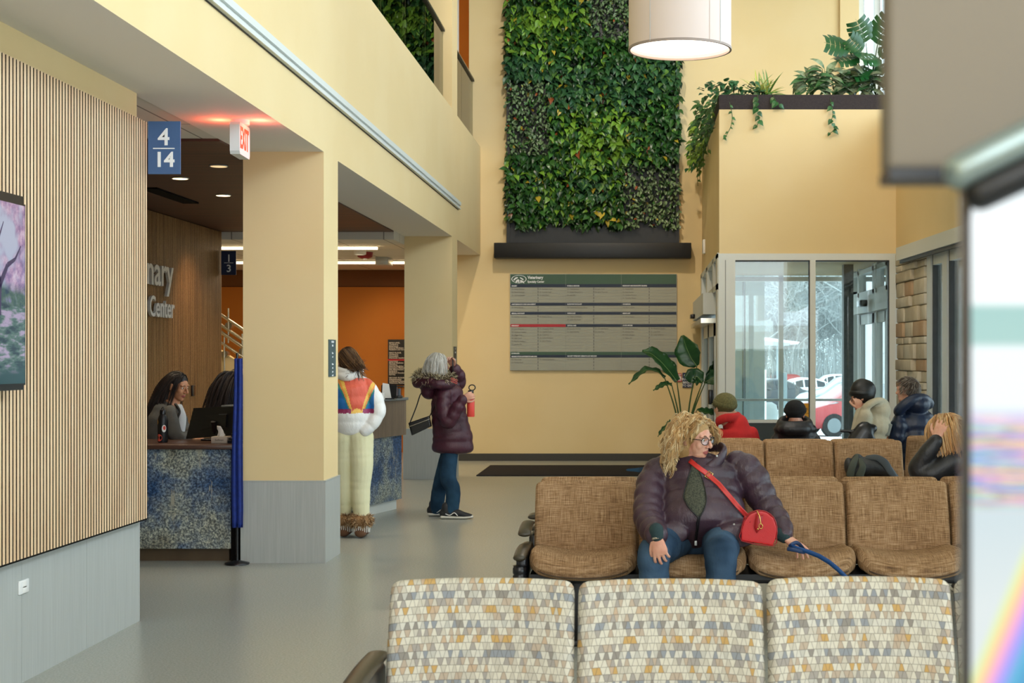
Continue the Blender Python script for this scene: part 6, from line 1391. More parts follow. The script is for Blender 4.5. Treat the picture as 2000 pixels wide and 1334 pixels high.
def seated(label, hx, hy, Y, f, sx0, sx1, sy, coat, skin, hs=1.0, female=True, lean=(0, 0), ripple=None, extra=None, hands=(), arms=None, hem=905, ry=.13, **kw):
    hd = P(hx, hy, Y); k = Y/F; cxp = (sx0+sx1)/2; hw = (sx1-sx0)/2*k
    nk = P(hx*.5+cxp*.5, sy-4, Y); tor = [(P(cxp, hem, Y), hw*.88, ry, (1, 0, 0)), (P(cxp, (hem+sy)/2+12, Y), hw*.84, ry), (P(cxp, sy+22, Y), hw*.84, ry*.95), (P(cxp, sy+6, Y), hw*.62, ry*.8), (nk, .075, .07)]
    if arms is None:
        arms = [[(P(sx0+13, sy+20, Y), .06), (P(sx0+8, sy+50, Y+.04), .062), (P(sx0+12, sy+80, Y+.16), .05)], [(P(sx1-13, sy+20, Y), .06), (P(sx1-8, sy+50, Y+.04), .062), (P(sx1-12, sy+80, Y+.16), .05)]]
    legs = [[(V(P(cxp, 0, Y).x+q, Y-.0, .53), .085), (V(P(cxp, 0, Y).x+q*1.3, Y+.42, .52), .075), (V(P(cxp, 0, Y).x+q*1.3, Y+.46, .12), .055)] for q in (-.09, .09)]
    r_ = figure(label, hd, f, P(hx, hy, Y).lerp(P(cxp, sy, Y), .75), tor, arms, legs, skin, coat, kw.pop('trousers', M['jeans']), hands, hs, female, .010, ripple, (P(cxp, 0, Y).x, Y, 0), extra=extra, **kw)
    for q in (-.117, .117): shoe(r_[0], V(P(cxp, 0, Y).x+q, Y+.44, 0), (0, 1, 0), 1, [M['black'], M['rubber'], M['blackp']])
    return hd, r_
# red fleece and olive brimmed beanie
Ya = 13.0
def exr(c_):
    pts = [P(1403, 822, Ya-.05), P(1414, 817, Ya-.11), P(1431, 815, Ya-.10), P(1443, 813, Ya+.0), P(1428, 812, Ya+.1), P(1404, 822, Ya+.06)]
    c_.tube(pts, [(.040, .020)]*6, ref=(0, 0, 1), n=14, closed=True)
hd, rt_ = seated('person in a red fleece and olive brimmed beanie seated with their back to us', 1414, 797, Ya, (-.55, .83, .02), 1383, 1481, 826, mat('red_fleece', '#b8201f', .92, var=(9, '#a81c1c', .3, .7), bmp=(120, .5, .004)), M['skin'], 1.02, False, extra=exr, coatname='fleece')
beanie(rt_[0], hd, rt_[1], 1.04, mat('olive_knit', '#5f5a33', .95, var=(80, '#4f4b2a', .4, .6), bmp=(150, .6, .004)), .09, brim=True)
glasses(rt_[0], hd, rt_[1], 1.02, M['steel'])
# black beanie and black quilted hooded jacket
Yb2 = 13.05
def exh(c_):
    c_.tube([P(1524, 830, Yb2-.02), P(1538, 832, Yb2-.11), P(1562, 832, Yb2-.12), P(1580, 830, Yb2-.04), P(1568, 820, Yb2+.08), P(1535, 820, Yb2+.08)], [(.045, .038)]*6, ref=(0, 0, 1), n=14, closed=True); c_.ell(P(1552, 838, Yb2-.09), (.15, .10, .07)); c_.ell(P(1530, 838, Yb2), (.09, .09, .05)); c_.ell(P(1576, 838, Yb2), (.09, .09, .05))
hd, rt_ = seated('person in a black beanie and black quilted hooded jacket seated with their back to us', 1553, 810, Yb2, (.12, .98, -.12), 1508, 1600, 832, M['blackn'], M['skin'], .95, True, ripple=(.018, .075), extra=exh)
beanie(rt_[0], hd, rt_[1], 1.02, mat('black_knit', '#0d0d0f', .95, bmp=(150, .6, .004)), .085, slouch=.01)
# hooded cream jacket, chin on the hand
Yh = 13.4
def exc(c_):
    c_.tube([P(1690, 797, Yh-.12), P(1703, 787, Yh-.12), P(1718, 784, Yh-.04), P(1726, 792, Yh+.04), P(1710, 800, Yh+.10), P(1693, 802, Yh+.06)], [(.055, .035)]*6, n=14, closed=True); c_.ell(P(1717, 803, Yh), (.11, .12, .10)); c_.ell(P(1706, 832, Yh), (.16, .16, .15))
arms_h = [[(P(1690, 812, Yh-.15), .065), (P(1681, 838, Yh-.13), .062), (P(1672, 848, Yh-.08), .05), (P(1676, 820, Yh-.08), .045), (P(1679, 803, Yh-.07), .036)], [(P(1718, 815, Yh+.12), .06), (P(1705, 850, Yh+.1), .05)]]
hand_h = (P(1680, 799, Yh-.07), (-.25, .0, 1), (.15, -.9, .1), 1, (.8, .9, .9, .95), .95, (.8, .3, .3), .1)
hd, rt_ = seated('person in a black beanie and cream hooded jacket resting chin on hand by the glass', 1682, 776, Yh, (-.93, .10, -.25), 1672, 1736, 818, [mat('cream_canvas', '#bcb39c', .85, var=(9, '#aba289', .3, .7), bmp=(60, .4, .006))], M['skin'], .97, True, extra=exc, hands=[hand_h], arms=arms_h, ry=.15)
beanie(rt_[0], hd, rt_[1], 1.02, M['black'], .12, slouch=.02)
glasses(rt_[0], hd, rt_[1], .97, M['blackp'])
b = MB(); b.tube([P(1697, 796, Yh-.13), P(1708, 787, Yh-.12), P(1724, 783, Yh-.06)], [(.022, .008), (.03, .01), (.016, .008)], n=10); b.build('hood_lining', mat('dark_hood_lining', '#3b3833', .9), rt_[0])
tg = empty('tote_bag', P(1700, 852, 13.15), 'black bag with shiny strap beside the person in the cream jacket', 'bag'); c = P(1698, 848, 13.1)
b = MB(); b.tube([c+V(-.1, 0, -.12), c+V(-.02, 0, .02), c+V(.03, 0, .05)], [(.13, .07), (.11, .06), (.04, .04)], ref=(1, 0, 0), n=14); b.tube([P(1643, 842, 13.1), P(1668, 842, 13.1)], [.015, .015], n=8); skin_obj('body', [(b, .01, 4)], M['blackp'], tg)
cu = empty('grey_tote', P(1730, 855, 13.3), 'boxy grey bag between the cream jacket and the navy puffer', 'bag'); q = [P(1716, 826, 13.3), P(1744, 828, 13.3), P(1737, 852, 13.3), P(1712, 850, 13.3)]
b = MB(); b.prism(q, (0, .2, 0)); o, _ = skin_obj('body', [(b, .008, 4)], mat('grey_canvas', '#83877f', .9, bmp=(90, .5, .004)), cu)
# navy puffer man
Yn_ = 13.6
def exn(c_):
    c_.tube([P(1756, 802, Yn_-.10), P(1768, 790, Yn_-.15), P(1786, 780, Yn_-.14), P(1804, 780, Yn_-.06), P(1812, 790, Yn_+.05), P(1790, 790, Yn_+.12), P(1765, 796, Yn_+.08)], [(.058, .05)]*7, n=14, closed=True); c_.ell(P(1792, 790, Yn_-.08), (.12, .12, .085)); c_.ell(P(1785, 830, Yn_), (.21, .17, .17))
arms_n = [[(P(1757, 822, Yn_-.1), .075), (P(1752, 852, Yn_-.1), .075), (P(1750, 868, Yn_+.05), .06), (P(1740, 858, Yn_+.15), .05)], [(P(1812, 822, Yn_), .075), (P(1822, 860, Yn_+.05), .07)]]
hd, rt_ = seated('grey-haired man in a shiny navy hooded puffer jacket looking away at the right', 1772, 763, Yn_, (-.75, .66, .0), 1742, 1828, 806, M['navyp'], M['skin'], 1.04, False, ripple=(.022, .10), extra=exn, arms=arms_n, hands=[(P(1742, 850, Yn_+.1), (-.7, -.2, -.2), (-.2, -.7, .6), 1, (.3, .3, .4, .4), 1, (.8, .2, .3))], trousers=mat('khaki_trousers', '#a39377', .9, bmp=(40, .3, .005)), ry=.17, hem=925)
R_ = rt_[1]; capm = MB(); capm.ell(hd+R_ @ V(0, -.022, .045), (.079, .094, .080), R_); capm.ell(hd+R_ @ V(0, -.05, -.01), (.072, .058, .07), R_)
hc, _ = skin_obj('hair', [(capm, .008, 4)], mat('grey_brown_hair_base', '#4b4038', .7, bmp=(80, .6, .008)), rt_[0])
strands('hair_strands', hc, hd, R_, 1.04, 1100, lambda r, v: r.uniform(.025, .045), M['hair'], [lin(c) for c in ('#5b4b3e', '#8d8275', '#3d3028', '#a79d90', '#6b5a4a')], lambda v: not (v.y > .35 and v.z < .55) and v.z > -.45, lambda v, r: Vector((v.x*.5, v.y*.3+.2, v.z*.3-.2)), .15, (.001, 2), .0022, 1.04, 31, 4, .6)
# blonde woman at the right, head on her hand
Yq = 9.05
arms_q = [[(P(1858, 902, Yq-.12), .07), (P(1820, 925, Yq-.12), .07), (P(1793, 918, Yq-.1), .062), (P(1808, 890, Yq-.12), .055), (P(1828, 862, Yq-.13), .045)], [(P(1890, 905, Yq+.12), .06), (P(1880, 950, Yq+.2), .06)]]
hd, rt_ = seated('blonde woman in a black jacket leaning her head on one hand at the right edge', 1846, 848, Yq, (-.60, .70, -.35), 1840, 1915, 893, M['blackn'], M['skin'], .98, True, arms=arms_q, hands=[(P(1830, 858, Yq-.13), (.28, .1, .8), (-.4, -.8, .2), 1, (.5, .6, .6, .7), .95, (.8, .3, .3))], ry=.15, hem=990)
R_ = rt_[1]; bl2 = [lin(c) for c in ('#e0b883', '#c9935a', '#f0d3a4', '#b07a46', '#d8a76c')]
capm = MB(); capm.ell(hd+R_ @ V(0, -.022, .035), (.087, .100, .088), R_); capm.ell(hd+V(.03, -.03, -.06), (.07, .07, .11))
hc, _ = skin_obj('hair', [(capm, .008, 4)], mat('golden_hair_underlayer', '#a87945', .6, bmp=(70, .5, .01)), rt_[0])
strands('hair_strands', hc, hd, R_, 1.0, 420, lambda r, v: r.uniform(.15, .22), M['hair'], bl2, lambda v: not (v.y > .35 and v.z < .5) and v.z > -.5, lambda v, r: Vector((v.x*.6+.3*(1 if v.x > 0 else -1), v.y*.3-.15, v.z*.3)), .26, (.005, 4), .0028, 1.07, 33, 12, .5, clump=3, sides=4, down=V(.22, -.1, -1).normalized(), lift_t=.12)
b = MB(); b.tube([P(1818, 897, Yq-.03), P(1836, 893, Yq-.06), P(1850, 905, Yq-.05)], [(.06, .03), (.07, .04), (.06, .03)], n=12); b.build('light_blue_shirt', mat('light_blue_cotton', '#8ea6bb', .85, bmp=(40, .3, .005)), rt_[0])
# dark bag lying on the far row
bg = empty('backpack', (2.0, 12.2, .46), 'dark grey and olive bag lying on the right seat of the farthest row', 'backpack')
Yg = 12.22; b = MB()
b.tube([P(1664, 924, Yg), P(1672, 916, Yg), P(1692, 911, Yg), P(1712, 911, Yg), P(1730, 920, Yg), P(1748, 932, Yg)], [(.12, .05), (.13, .065), (.13, .082), (.13, .082), (.12, .06), (.08, .03)], ref=(0, 1, 0), n=20, sub=4)
b.ell(P(1657, 910, Yg), (.035, .08, .07)); b.ell(P(1675, 900, Yg), (.05, .06, .06)); skin_obj('body', [(b, .009, 4)], nylon('charcoal_nylon', '#1e2124', '#2b2f33', .6, 25, .6), bg)
b = MB(); b.tube([P(1660, 930, Yg-.14), P(1666, 908, Yg-.14), P(1674, 889, Yg-.07)], [(.034, .006), (.03, .006), (.016, .006)], ref=(1, 0, 0), n=10); b.tube([P(1678, 931, Yg-.15), P(1685, 912, Yg-.15), P(1680, 896, Yg-.09)], [(.034, .006), (.028, .006), (.02, .006)], ref=(1, 0, 0), n=10); b.build('strap', mat('olive_strap', '#3d4238', .8, bmp=(200, .4, .002)), bg)
b = MB(); b.tube([P(1692, 894, Yg-.06), P(1712, 894, Yg-.11), P(1728, 904, Yg-.13), P(1738, 920, Yg-.12), P(1748, 931, Yg-.1)], [(.02, .006), (.026, .006), (.032, .006), (.03, .006), (.02, .006)], ref=(.5, 0, .8), n=10); b.build('side_strap', mat('slate_strap', '#3f464b', .7, bmp=(200, .4, .002)), bg)
# ================================================================== PLANTS
class Leaves:
    """many leaves in one numpy mesh with a colour per leaf"""
    def __init__(s): s.V = []; s.Fa = []; s.C = []; s.n = 0
    def leaf(s, o, d, n, L, W, col, droop=.3, shape='heart', fold=.25, segs=5, var=None):
        """o base, d growing direction, n upward normal"""
        d = d.normalized(); n = (n-d*d.dot(n)); n = n.normalized() if n.length > 1e-6 else d.orthogonal(); t = d.cross(n)
        wp = {'heart': (.55, 1.0, .92, .62, .25, 0), 'lance': (.12, .62, 1.0, .85, .45, 0), 'blade': (.6, .9, 1, .85, .5, 0), 'oval': (.2, .8, 1, .95, .65, 0)}[shape]
        k = len(wp); b0 = s.n; ang = 0; p = o.copy(); st = L/(k-1); dd = d.copy(); nn = n.copy()
        for i in range(k):
            w_ = W*.5*wp[i]; lift = nn*w_*fold
            if i == k-1: s.V.append(p.copy()); s.n += 1
            else:
                s.V += [p-t*w_+lift, p.copy(), p+t*w_+lift]; s.n += 3
            dd = (dd-nn*droop*.35).normalized() if droop else dd; nn = t.cross(dd).normalized(); nn = -nn if nn.dot(n) < 0 else nn; p = p+dd*st
        col = np.array(col[:3]); c2 = col*1.0
        for i in range(k-2):
            a = b0+3*i
            s.Fa += [(a, a+1, a+4, a+3), (a+1, a+2, a+5, a+4)]
            if var is not None and 0 < i < k-1: s.C += [col*.6+np.array(var[:3])*.4 if i % 2 else np.array(var[:3])*.7+col*.3]*2
            else: s.C += [col, col*.93]
        a = b0+3*(k-2); s.Fa += [(a, a+1, a+3), (a+1, a+2, a+3)]; s.C += [col, col*.93]
    def build(s, name, parent, extra=None, smooth=False):
        mb = MB(); mb.v = [tuple(v) for v in s.V]; mb.f = s.Fa; mb.m = [0]*len(s.Fa); mb.sm = [smooth]*len(s.Fa)
        o = mb.build(name, M['leaf'], parent); set_tint(o, np.clip([np.append(c, 1) for c in s.C], 0, 1)); return o
# ---- living wall
gw = empty('living_wall', (-.65, YB-.3, 3.0), 'tall green living wall of dense foliage in a black frame above the directory', 'living wall')
a = P(991, 478, YB); c = P(1326, 0, YB); a0_, a1_ = a.x, c.x
b = MB(); b.box((a0_, YB-.14, 3.2), (a0_+.05, YB, 7.6)); b.box((a1_-.05, YB-.14, 3.2), (a1_, YB, 7.6)); b.box((a0_, YB-.05, 3.2), (a1_, YB, 7.6)); b.box((a0_+.03, YB-.12, 3.2), (a1_-.03, YB-.05, 3.45)); b.build('frame', M['black'], gw)
s0, s1 = P(968, 506, YB), P(1349, 478, YB); b = MB(); b.rbox((s0.x, YB-.26, s0.z), (s1.x, YB, s1.z+.01), .006); b.build('trough', M['black'], gw)
r = random.Random(42); Lv = Leaves()
def C3(h): return np.array(lin(h)[:3])
dk_, md_, lm_, yl_, rd_, sg_ = C3('#21471f'), C3('#3a682b'), C3('#80ab35'), C3('#c9b23a'), C3('#a8582c'), C3('#7a9468')
def patch(x, z):
    n1 = mnoise.noise(V(x*1.3+5, z*.9, 0)); n2 = mnoise.noise(V(x*1.6, z*1.5+9, 4)); n3 = mnoise.noise(V(x*.9-3, z*1.0, 8))
    return n1, n2, n3
NL = 12500
for i in range(NL):
    x = r.uniform(a0_+.0, a1_-.0); z = 3.40+(r.random())*3.95; u_ = (x-a0_)/(a1_-a0_)
    edge = 3.43+.05*math.sin(x*9)+.04*math.sin(x*23)-(.05 if .45 < u_ < .75 else 0)
    if z < edge: continue
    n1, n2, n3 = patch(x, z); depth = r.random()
    px_ = 1245+x*F/YB; py_ = 700-(z-CZ)*F/YB
    small = (px_ < 1075 and 170 < py_ < 310) or (px_ > 1150 and py_ < 85) or (px_ > 1215 and py_ > 330)
    lime = math.exp(-(((px_-1165)/75)**2+((py_-285)/65)**2))+math.exp(-(((px_-1060)/85)**2+((py_-60)/55)**2))*.9+math.exp(-(((px_-1080)/50)**2+((py_-360)/40)**2))*.25+max(0, n2)*.5
    q = r.random()
    col = md_*r.uniform(.6, 1.2) if q > .45 else dk_*r.uniform(.7, 1.3)
    if r.random() < lime*.75: col = lm_*r.uniform(.55, 1.05)*.8+md_*.2
    if small and q < .75: col = sg_*r.uniform(.55, 1.15)
    if n3 > .15 and not small and lime < .3: col = col*.7+C3('#39604a')*.4
    if r.random() < .012: col = yl_*r.uniform(.7, 1)
    if r.random() < .010: col = rd_*r.uniform(.6, 1)
    col = col*(.12+.95*depth**1.3)  # deeper leaves tinted darker: shade between the leaves put into their colour
    sz = r.uniform(.045, .08) if small else r.uniform(.08, .14)
    if lime > .6: sz *= 1.15
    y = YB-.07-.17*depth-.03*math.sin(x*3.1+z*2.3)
    an = r.gauss(0, .75); d = V(math.sin(an), -.75+r.gauss(0, .25), -math.cos(an)*.9); n = V(r.gauss(0, .35), -.75, .75+r.gauss(0, .2))
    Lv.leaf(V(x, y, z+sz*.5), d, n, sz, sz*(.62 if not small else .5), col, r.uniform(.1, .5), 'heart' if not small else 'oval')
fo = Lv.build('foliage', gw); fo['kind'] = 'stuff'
# ---- planter trough on the vestibule roof
pt = empty('roof_planter', (XA, VY, 4.437), 'dark planter trough along the top edge of the yellow vestibule', 'planter')
b = MB(); b.box((XA+.0, VY, 4.437), (3.3, VY+.03, 4.61)); b.box((XA, VY+.42, 4.437), (3.3, VY+.45, 4.61)); b.box((XA+.03, VY+.03, 4.44), (3.3, VY+.42, 4.56)); b.build('front_trough', mat('weathered_dark_trough', '#2d2526', .85, var=(40, '#3a3130', .3, .7), bmp=(60, .5, .006)), pt)
b = MB(); b.box((XA, VY+.03, 4.437), (XA+.03, YB-.02, 4.61)); b.box((XA+.4, VY+.45, 4.437), (XA+.43, YB-.02, 4.61)); b.box((XA+.03, VY+.42, 4.44), (XA+.4, YB-.03, 4.56)); b.build('side_trough', mat('weathered_dark_trough_2', '#2d2526', .85), pt)
M['stem'] = mat('green_stem', '#3f5a2a', .6)
def vine(parent_lv, stems, pts, rl, L=.07, col=None, W=.7, both=True):
    stems.tube(pts, [.004]*len(pts), n=5, sub=3)
    for i in range(len(pts)-1):
        for q in (.25, .75):
            p = pts[i].lerp(pts[i+1], q); sd = rl.choice((-1, 1)); sz = L*rl.uniform(.7, 1.25)
            parent_lv.leaf(p, V(sd*rl.uniform(.4, 1), -rl.uniform(.1, .5), -rl.uniform(.2, .9)), V(0, -.8, .6), sz, sz*W, col*rl.uniform(.7, 1.25), .35, 'heart')
def plant(name, label, cat='plant'):
    return empty(name, (1.2, VY+.2, 4.56), label, cat)
Yf_ = VY-.06
# pothos running down the left (side) trough and round the corner
t = plant('pothos', 'trailing pothos spilling over the left side of the roof planter'); t.location = (XA+.1, 19.5, 4.56); Lv = Leaves(); sm = MB(); rl = random.Random(2)
for i in range(520):
    y = rl.uniform(VY+.1, 21.6); sd = rl.random(); col = (C3('#3c6b34') if y < 19.2 else C3('#6f8f30')) if rl.random() < .7 else C3('#2a5530')
    x = XA-.03-rl.random()**1.5*.20; z = 4.66-rl.random()*.36-(.10 if y > 20 else 0)
    if rl.random() < .4: x = XA+rl.uniform(0, .3); z = 4.64+rl.uniform(0, .14)
    Lv.leaf(V(x, y, z), V(-rl.uniform(.2, 1), rl.uniform(-.8, .4), rl.uniform(-.9, .2)), V(-.5, -.6, .7), rl.uniform(.07, .13), rl.uniform(.06, .09), col*rl.uniform(.6, 1.25), .3, 'heart')
for y in (18.2, 19.4, 20.6, 21.3):
    z0 = 4.6; pts = [V(XA-.06, y, z0), V(XA-.10, y-.05, z0-.3), V(XA-.09, y+.03, z0-.6)]
    vine(Lv, sm, pts, rl, .08, C3('#55762f'))
for px_ in range(1360, 1470, 9):
    for q in range(5):
        p = P(px_+rl.uniform(-6, 6)+18, 180-rl.uniform(-6, 22), VY+.12); Lv.leaf(p, V(rl.uniform(-1, 1), -rl.uniform(.2, .9), rl.uniform(-.6, .6)), V(0, -.5, .8), rl.uniform(.07, .12), rl.uniform(.06, .085), C3('#3a6a40')*rl.uniform(.6, 1.2), .3, 'heart')
for pl in ([(1425, 200), (1430, 225), (1428, 245), (1420, 262), (1412, 272)],):
    vine(Lv, sm, [P(x, y, Yf_) for x, y in pl], rl, .055, C3('#3f6d34'))
sm.build('stems', M['stem'], t); Lv.build('leaves', t)
# vines hanging in front of the planter
t = plant('pothos', 'pothos vine hanging down the vestibule front below the spiky dracaena'); t.location = P(1480, 200, Yf_); Lv = Leaves(); sm = MB(); vine(Lv, sm, [P(1480, 180, VY+.05), P(1480, 196, Yf_), P(1479, 215, Yf_), P(1483, 232, Yf_), P(1477, 250, Yf_)], rl, .085, C3('#2f6332'), .8)
vine(Lv, sm, [P(1505, 180, VY+.05), P(1515, 196, Yf_), P(1524, 208, Yf_)], rl, .085, C3('#2f6332'), .8); sm.build('stems', M['stem'], t); Lv.build('leaves', t)
t = plant('pothos', 'pothos vine hanging in front of the vestibule below the silvery broad-leaved plants'); t.location = P(1624, 200, Yf_); Lv = Leaves(); sm = MB(); vine(Lv, sm, [P(1620, 185, VY+.05), P(1624, 205, Yf_), P(1627, 222, Yf_), P(1624, 238, Yf_), P(1630, 252, Yf_), P(1618, 262, Yf_)], rl, .07, C3('#2f6332'), .8); sm.build('stems', M['stem'], t); Lv.build('leaves', t)
# dracaena with striped blades
t = plant('dracaena', 'spiky yellow-striped dracaena in the roof planter'); t.location = P(1490, 185, VY+.2); Lv = Leaves(); b0 = P(1490, 188, VY+.2)
for i in range(46):
    a_ = rl.uniform(-1.35, 1.35); up = math.cos(a_); ln = rl.uniform(.22, .36); Lv.leaf(b0+V(rl.uniform(-.08, .08), 0, 0), V(math.sin(a_), rl.uniform(-.6, .4), up+.15), V(-math.sin(a_)*.5, -.5, .8), ln, .028, (C3('#5c8a35') if i % 3 else C3('#b9bd55'))*rl.uniform(.8, 1.2), rl.uniform(.15, .5), 'blade', var=C3('#c8c46a') if i % 2 else None)
Lv.build('leaves', t); b = MB(); b.cyl(b0+V(0, 0, -.05), b0+V(0, 0, .06), .02, n=8); b.build('stem', M['stem'], t)
t = plant('aglaonema', 'silvery green broad-leaved plant left of the monstera in the roof planter'); t.location = P(1600, 185, VY+.15)
def broad(t, centers, n, L, col, var, seed):
    rl = random.Random(seed); Lv = Leaves(); sm = MB()
    for (px_, py_) in centers:
        b0 = P(px_, 190, VY+.18); top = P(px_, py_, VY+.1)
        for i in range(n):
            a_ = rl.uniform(-1.9, 1.9); d = V(math.sin(a_), -rl.uniform(.1, .9), math.cos(a_)*.8); o_ = b0.lerp(top, rl.uniform(.3, 1))+V(math.sin(a_)*.05, -.03, 0)
            sm.tube([b0, o_], [.005, .003], n=5, sub=1); ll = L*rl.uniform(.75, 1.15); Lv.leaf(o_, d, V(0, -.6, .8), ll, ll*.38, col*rl.uniform(.6, 1.2), rl.uniform(.5, 1.0), 'lance', .2, var=var if i % 3 else None)
    sm.build('stems', M['stem'], t); Lv.build('leaves', t)
broad(t, [(1585, 150), (1612, 135), (1632, 150)], 24, .24, C3('#44703f'), C3('#b4bd98'), 5)
t = plant('aglaonema', 'dark broad-leaved plant under the monstera, drooping over the planter edge'); t.location = P(1685, 185, VY+.15); broad(t, [(1668, 158), (1690, 150), (1712, 155)], 24, .26, C3('#355a35'), C3('#a3a988'), 8)
# monstera
t = plant('monstera', 'tall monstera with split leaves at the upper right of the roof planter'); t.location = P(1695, 170, VY+.25)
def monstera_leaf(mb, c, d, n, s):
    d = V(*d).normalized(); n = V(*n).normalized(); n = (n-d*d.dot(n)).normalized(); tt = d.cross(n); vs = []; K = 5
    for sd in (-1, 1):
        for i in range(K):
            u0, u1 = -.15+i*.2, -.15+(i+.86)*.2; um = (u0+u1)/2; w_ = math.sqrt(max(.02, 1-((um-.35)/.66)**2))*.56
            q = lambda u, w, z: c+d*(u*s)+tt*(sd*w*s)+n*(z*s)
            p = [q(u0, .02, 0), q(u1, .02, 0), q(u1+.06, w_*.55, .03), q(u1+.12, w_*.98, -.06), q(um+.06, w_*1.03, -.07), q(u0+.03, w_*.6, .03)]
            mb.add(p+[(pp-n*.002) for pp in p], [(0, 1, 2, 5), (5, 2, 3, 4), (9+2, 8, 7, 6), (10, 9, 8, 11)], 0, True)
    mb.tube([c-d*.15*s, c+d*.5*s, c+d*.92*s], [.004, .003, .001], n=5, sub=2)
    mb.prism([c-d*.15*s-tt*.03*s, c-d*.15*s+tt*.03*s, c+d*.9*s], -n*.001)
bb = P(1700, 185, VY+.25); stm = MB(); lfm = MB()
for px_, py_, d, n, s_ in ((1652, 92, (-.9, -.2, .15), (0, -.8, .5), .24), (1690, 75, (-.45, -.2, .8), (-.2, -.9, .2), .22), (1668, 112, (-.8, -.3, -.25), (0, -.6, .8), .22), (1708, 112, (-.5, -.4, -.1), (0, -.7, .7), .26), (1716, 78, (.4, -.3, .7), (.1, -.9, .3), .26), (1722, 100, (.8, -.3, .2), (0, -.7, .7), .25), (1692, 135, (-.7, -.4, -.35), (0, -.6, .8), .24), (1722, 130, (.5, -.5, -.3), (0, -.6, .8), .24), (1680, 95, (-.6, -.3, .5), (-.3, -.8, .3), .18)):
    c = P(px_, py_, VY+.15); monstera_leaf(lfm, c, d, n, s_*1.25); stm.tube([bb, bb.lerp(c, .6)+V(0, 0, .05), c], [.009, .007, .004], n=6)
stm.build('stems', M['stem'], t); lfm.build('leaves', mat('deep_green_monstera', '#17471f', .3, var=(9, '#215a28', .3, .7)), t)
# ---- bird of paradise by the door
bp = empty('potted_bird_of_paradise', (.62, 18.6, 0), 'tall potted bird of paradise with large paddle leaves beside the sliding door', 'potted plant')
Yp_ = 18.6
def bpt(px_, py_, dy=0): return P(px_, py_, Yp_+dy)
lm = mat('banana_like_leaf', '#1f4a28', .33, var=(5, '#2d5f31', .3, .7), bmp=(30, .3, .004)); pale = mat('leaf_midrib', '#7d9a5a', .5)
base = V(.58, 18.6, .42)
def paddle(axis, widths, nrm, name='leaf', wav=.01):
    axis = [Vector(p) for p in axis]; k = len(axis); g = []; mid = []
    N = 14
    def at(lst, t): 
        i = min(int(t*(k-1)), k-2); f = t*(k-1)-i; return lst[i]*(1-f)+lst[i+1]*f
    for j in range(N+1):
        t = j/N; p = at(axis, t); d = (at(axis, min(1, t+.05))-at(axis, max(0, t-.05))).normalized(); n = Vector(nrm); n = (n-d*d.dot(n)).normalized(); s_ = d.cross(n); w_ = at(widths, t)
        g.append([p+s_*w_*q+n*(abs(q)*w_*.35+wav*math.sin(j*1.7+q*2)*abs(q)) for q in (-1, -.66, -.33, 0, .33, .66, 1)]); mid.append(p-n*.001)
    b = MB(); b.sheet(g, .002); o = b.build(name, lm, bp); b = MB(); b.tube(mid, [.006-.004*j/N for j in range(N+1)], n=6, sub=1); b.build('midrib', pale, o)
k_ = Yp_/F
paddle([bpt(1361, 715), bpt(1350, 700), bpt(1341, 680), bpt(1333, 655)], [.04, .15, .16, .02], (-.35, -.9, .1))
paddle([bpt(1322, 745), bpt(1305, 722), bpt(1290, 705), bpt(1272, 690), bpt(1254, 686)], [.05, .13, .12, .10, .015], (.5, -.7, .6))
paddle([bpt(1298, 738), bpt(1283, 724), bpt(1262, 722), bpt(1245, 735), bpt(1228, 751)], [.03, .05, .06, .05, .008], (.2, -.4, .9))
paddle([bpt(1312, 752), bpt(1300, 750), bpt(1288, 756), bpt(1276, 763)], [.03, .05, .045, .008], (.2, -.5, .8))
paddle([bpt(1372, 747), bpt(1362, 735), bpt(1352, 738), bpt(1350, 748)], [.02, .10, .12, .03], (.1, -.95, .2))
paddle([bpt(1376, 748), bpt(1382, 728), bpt(1392, 712), bpt(1395, 700)], [.03, .10, .08, .01], (.9, -.4, .1))
paddle([bpt(1378, 746), bpt(1392, 738), bpt(1402, 733), bpt(1411, 724)], [.03, .11, .09, .01], (.3, -.9, .3))
paddle([bpt(1362, 800), bpt(1375, 806), bpt(1390, 808), bpt(1400, 812)], [.03, .09, .09, .01], (0, -.4, .9))
paddle([bpt(1312, 825), bpt(1302, 832), bpt(1292, 842), bpt(1285, 853)], [.01, .03, .03, .005], (0, -.5, .9)); paddle([bpt(1320, 822), bpt(1309, 823), bpt(1301, 826)], [.01, .025, .005], (0, -.5, .9))
b = MB()
for tip in ((1361, 715), (1322, 745), (1298, 738), (1312, 752), (1372, 747), (1377, 748), (1362, 800), (1312, 825), (1320, 822)):
    p = bpt(*tip); b.tube([base+V((p.x-base.x)*.15, 0, 0), base.lerp(p, .5)+V((p.x-base.x)*-.06, 0, .02), p], [.013, .010, .006], n=8)
b.build('stem', M['stem'], bp)
b = MB(); b.lathe((.58, 18.6, 0), [(.15, 0), (.19, .30), (.20, .40), (.185, .40), (.17, .36)], 28); b.build('pot', mat('charcoal_pot', '#2b2c2d', .5), bp)
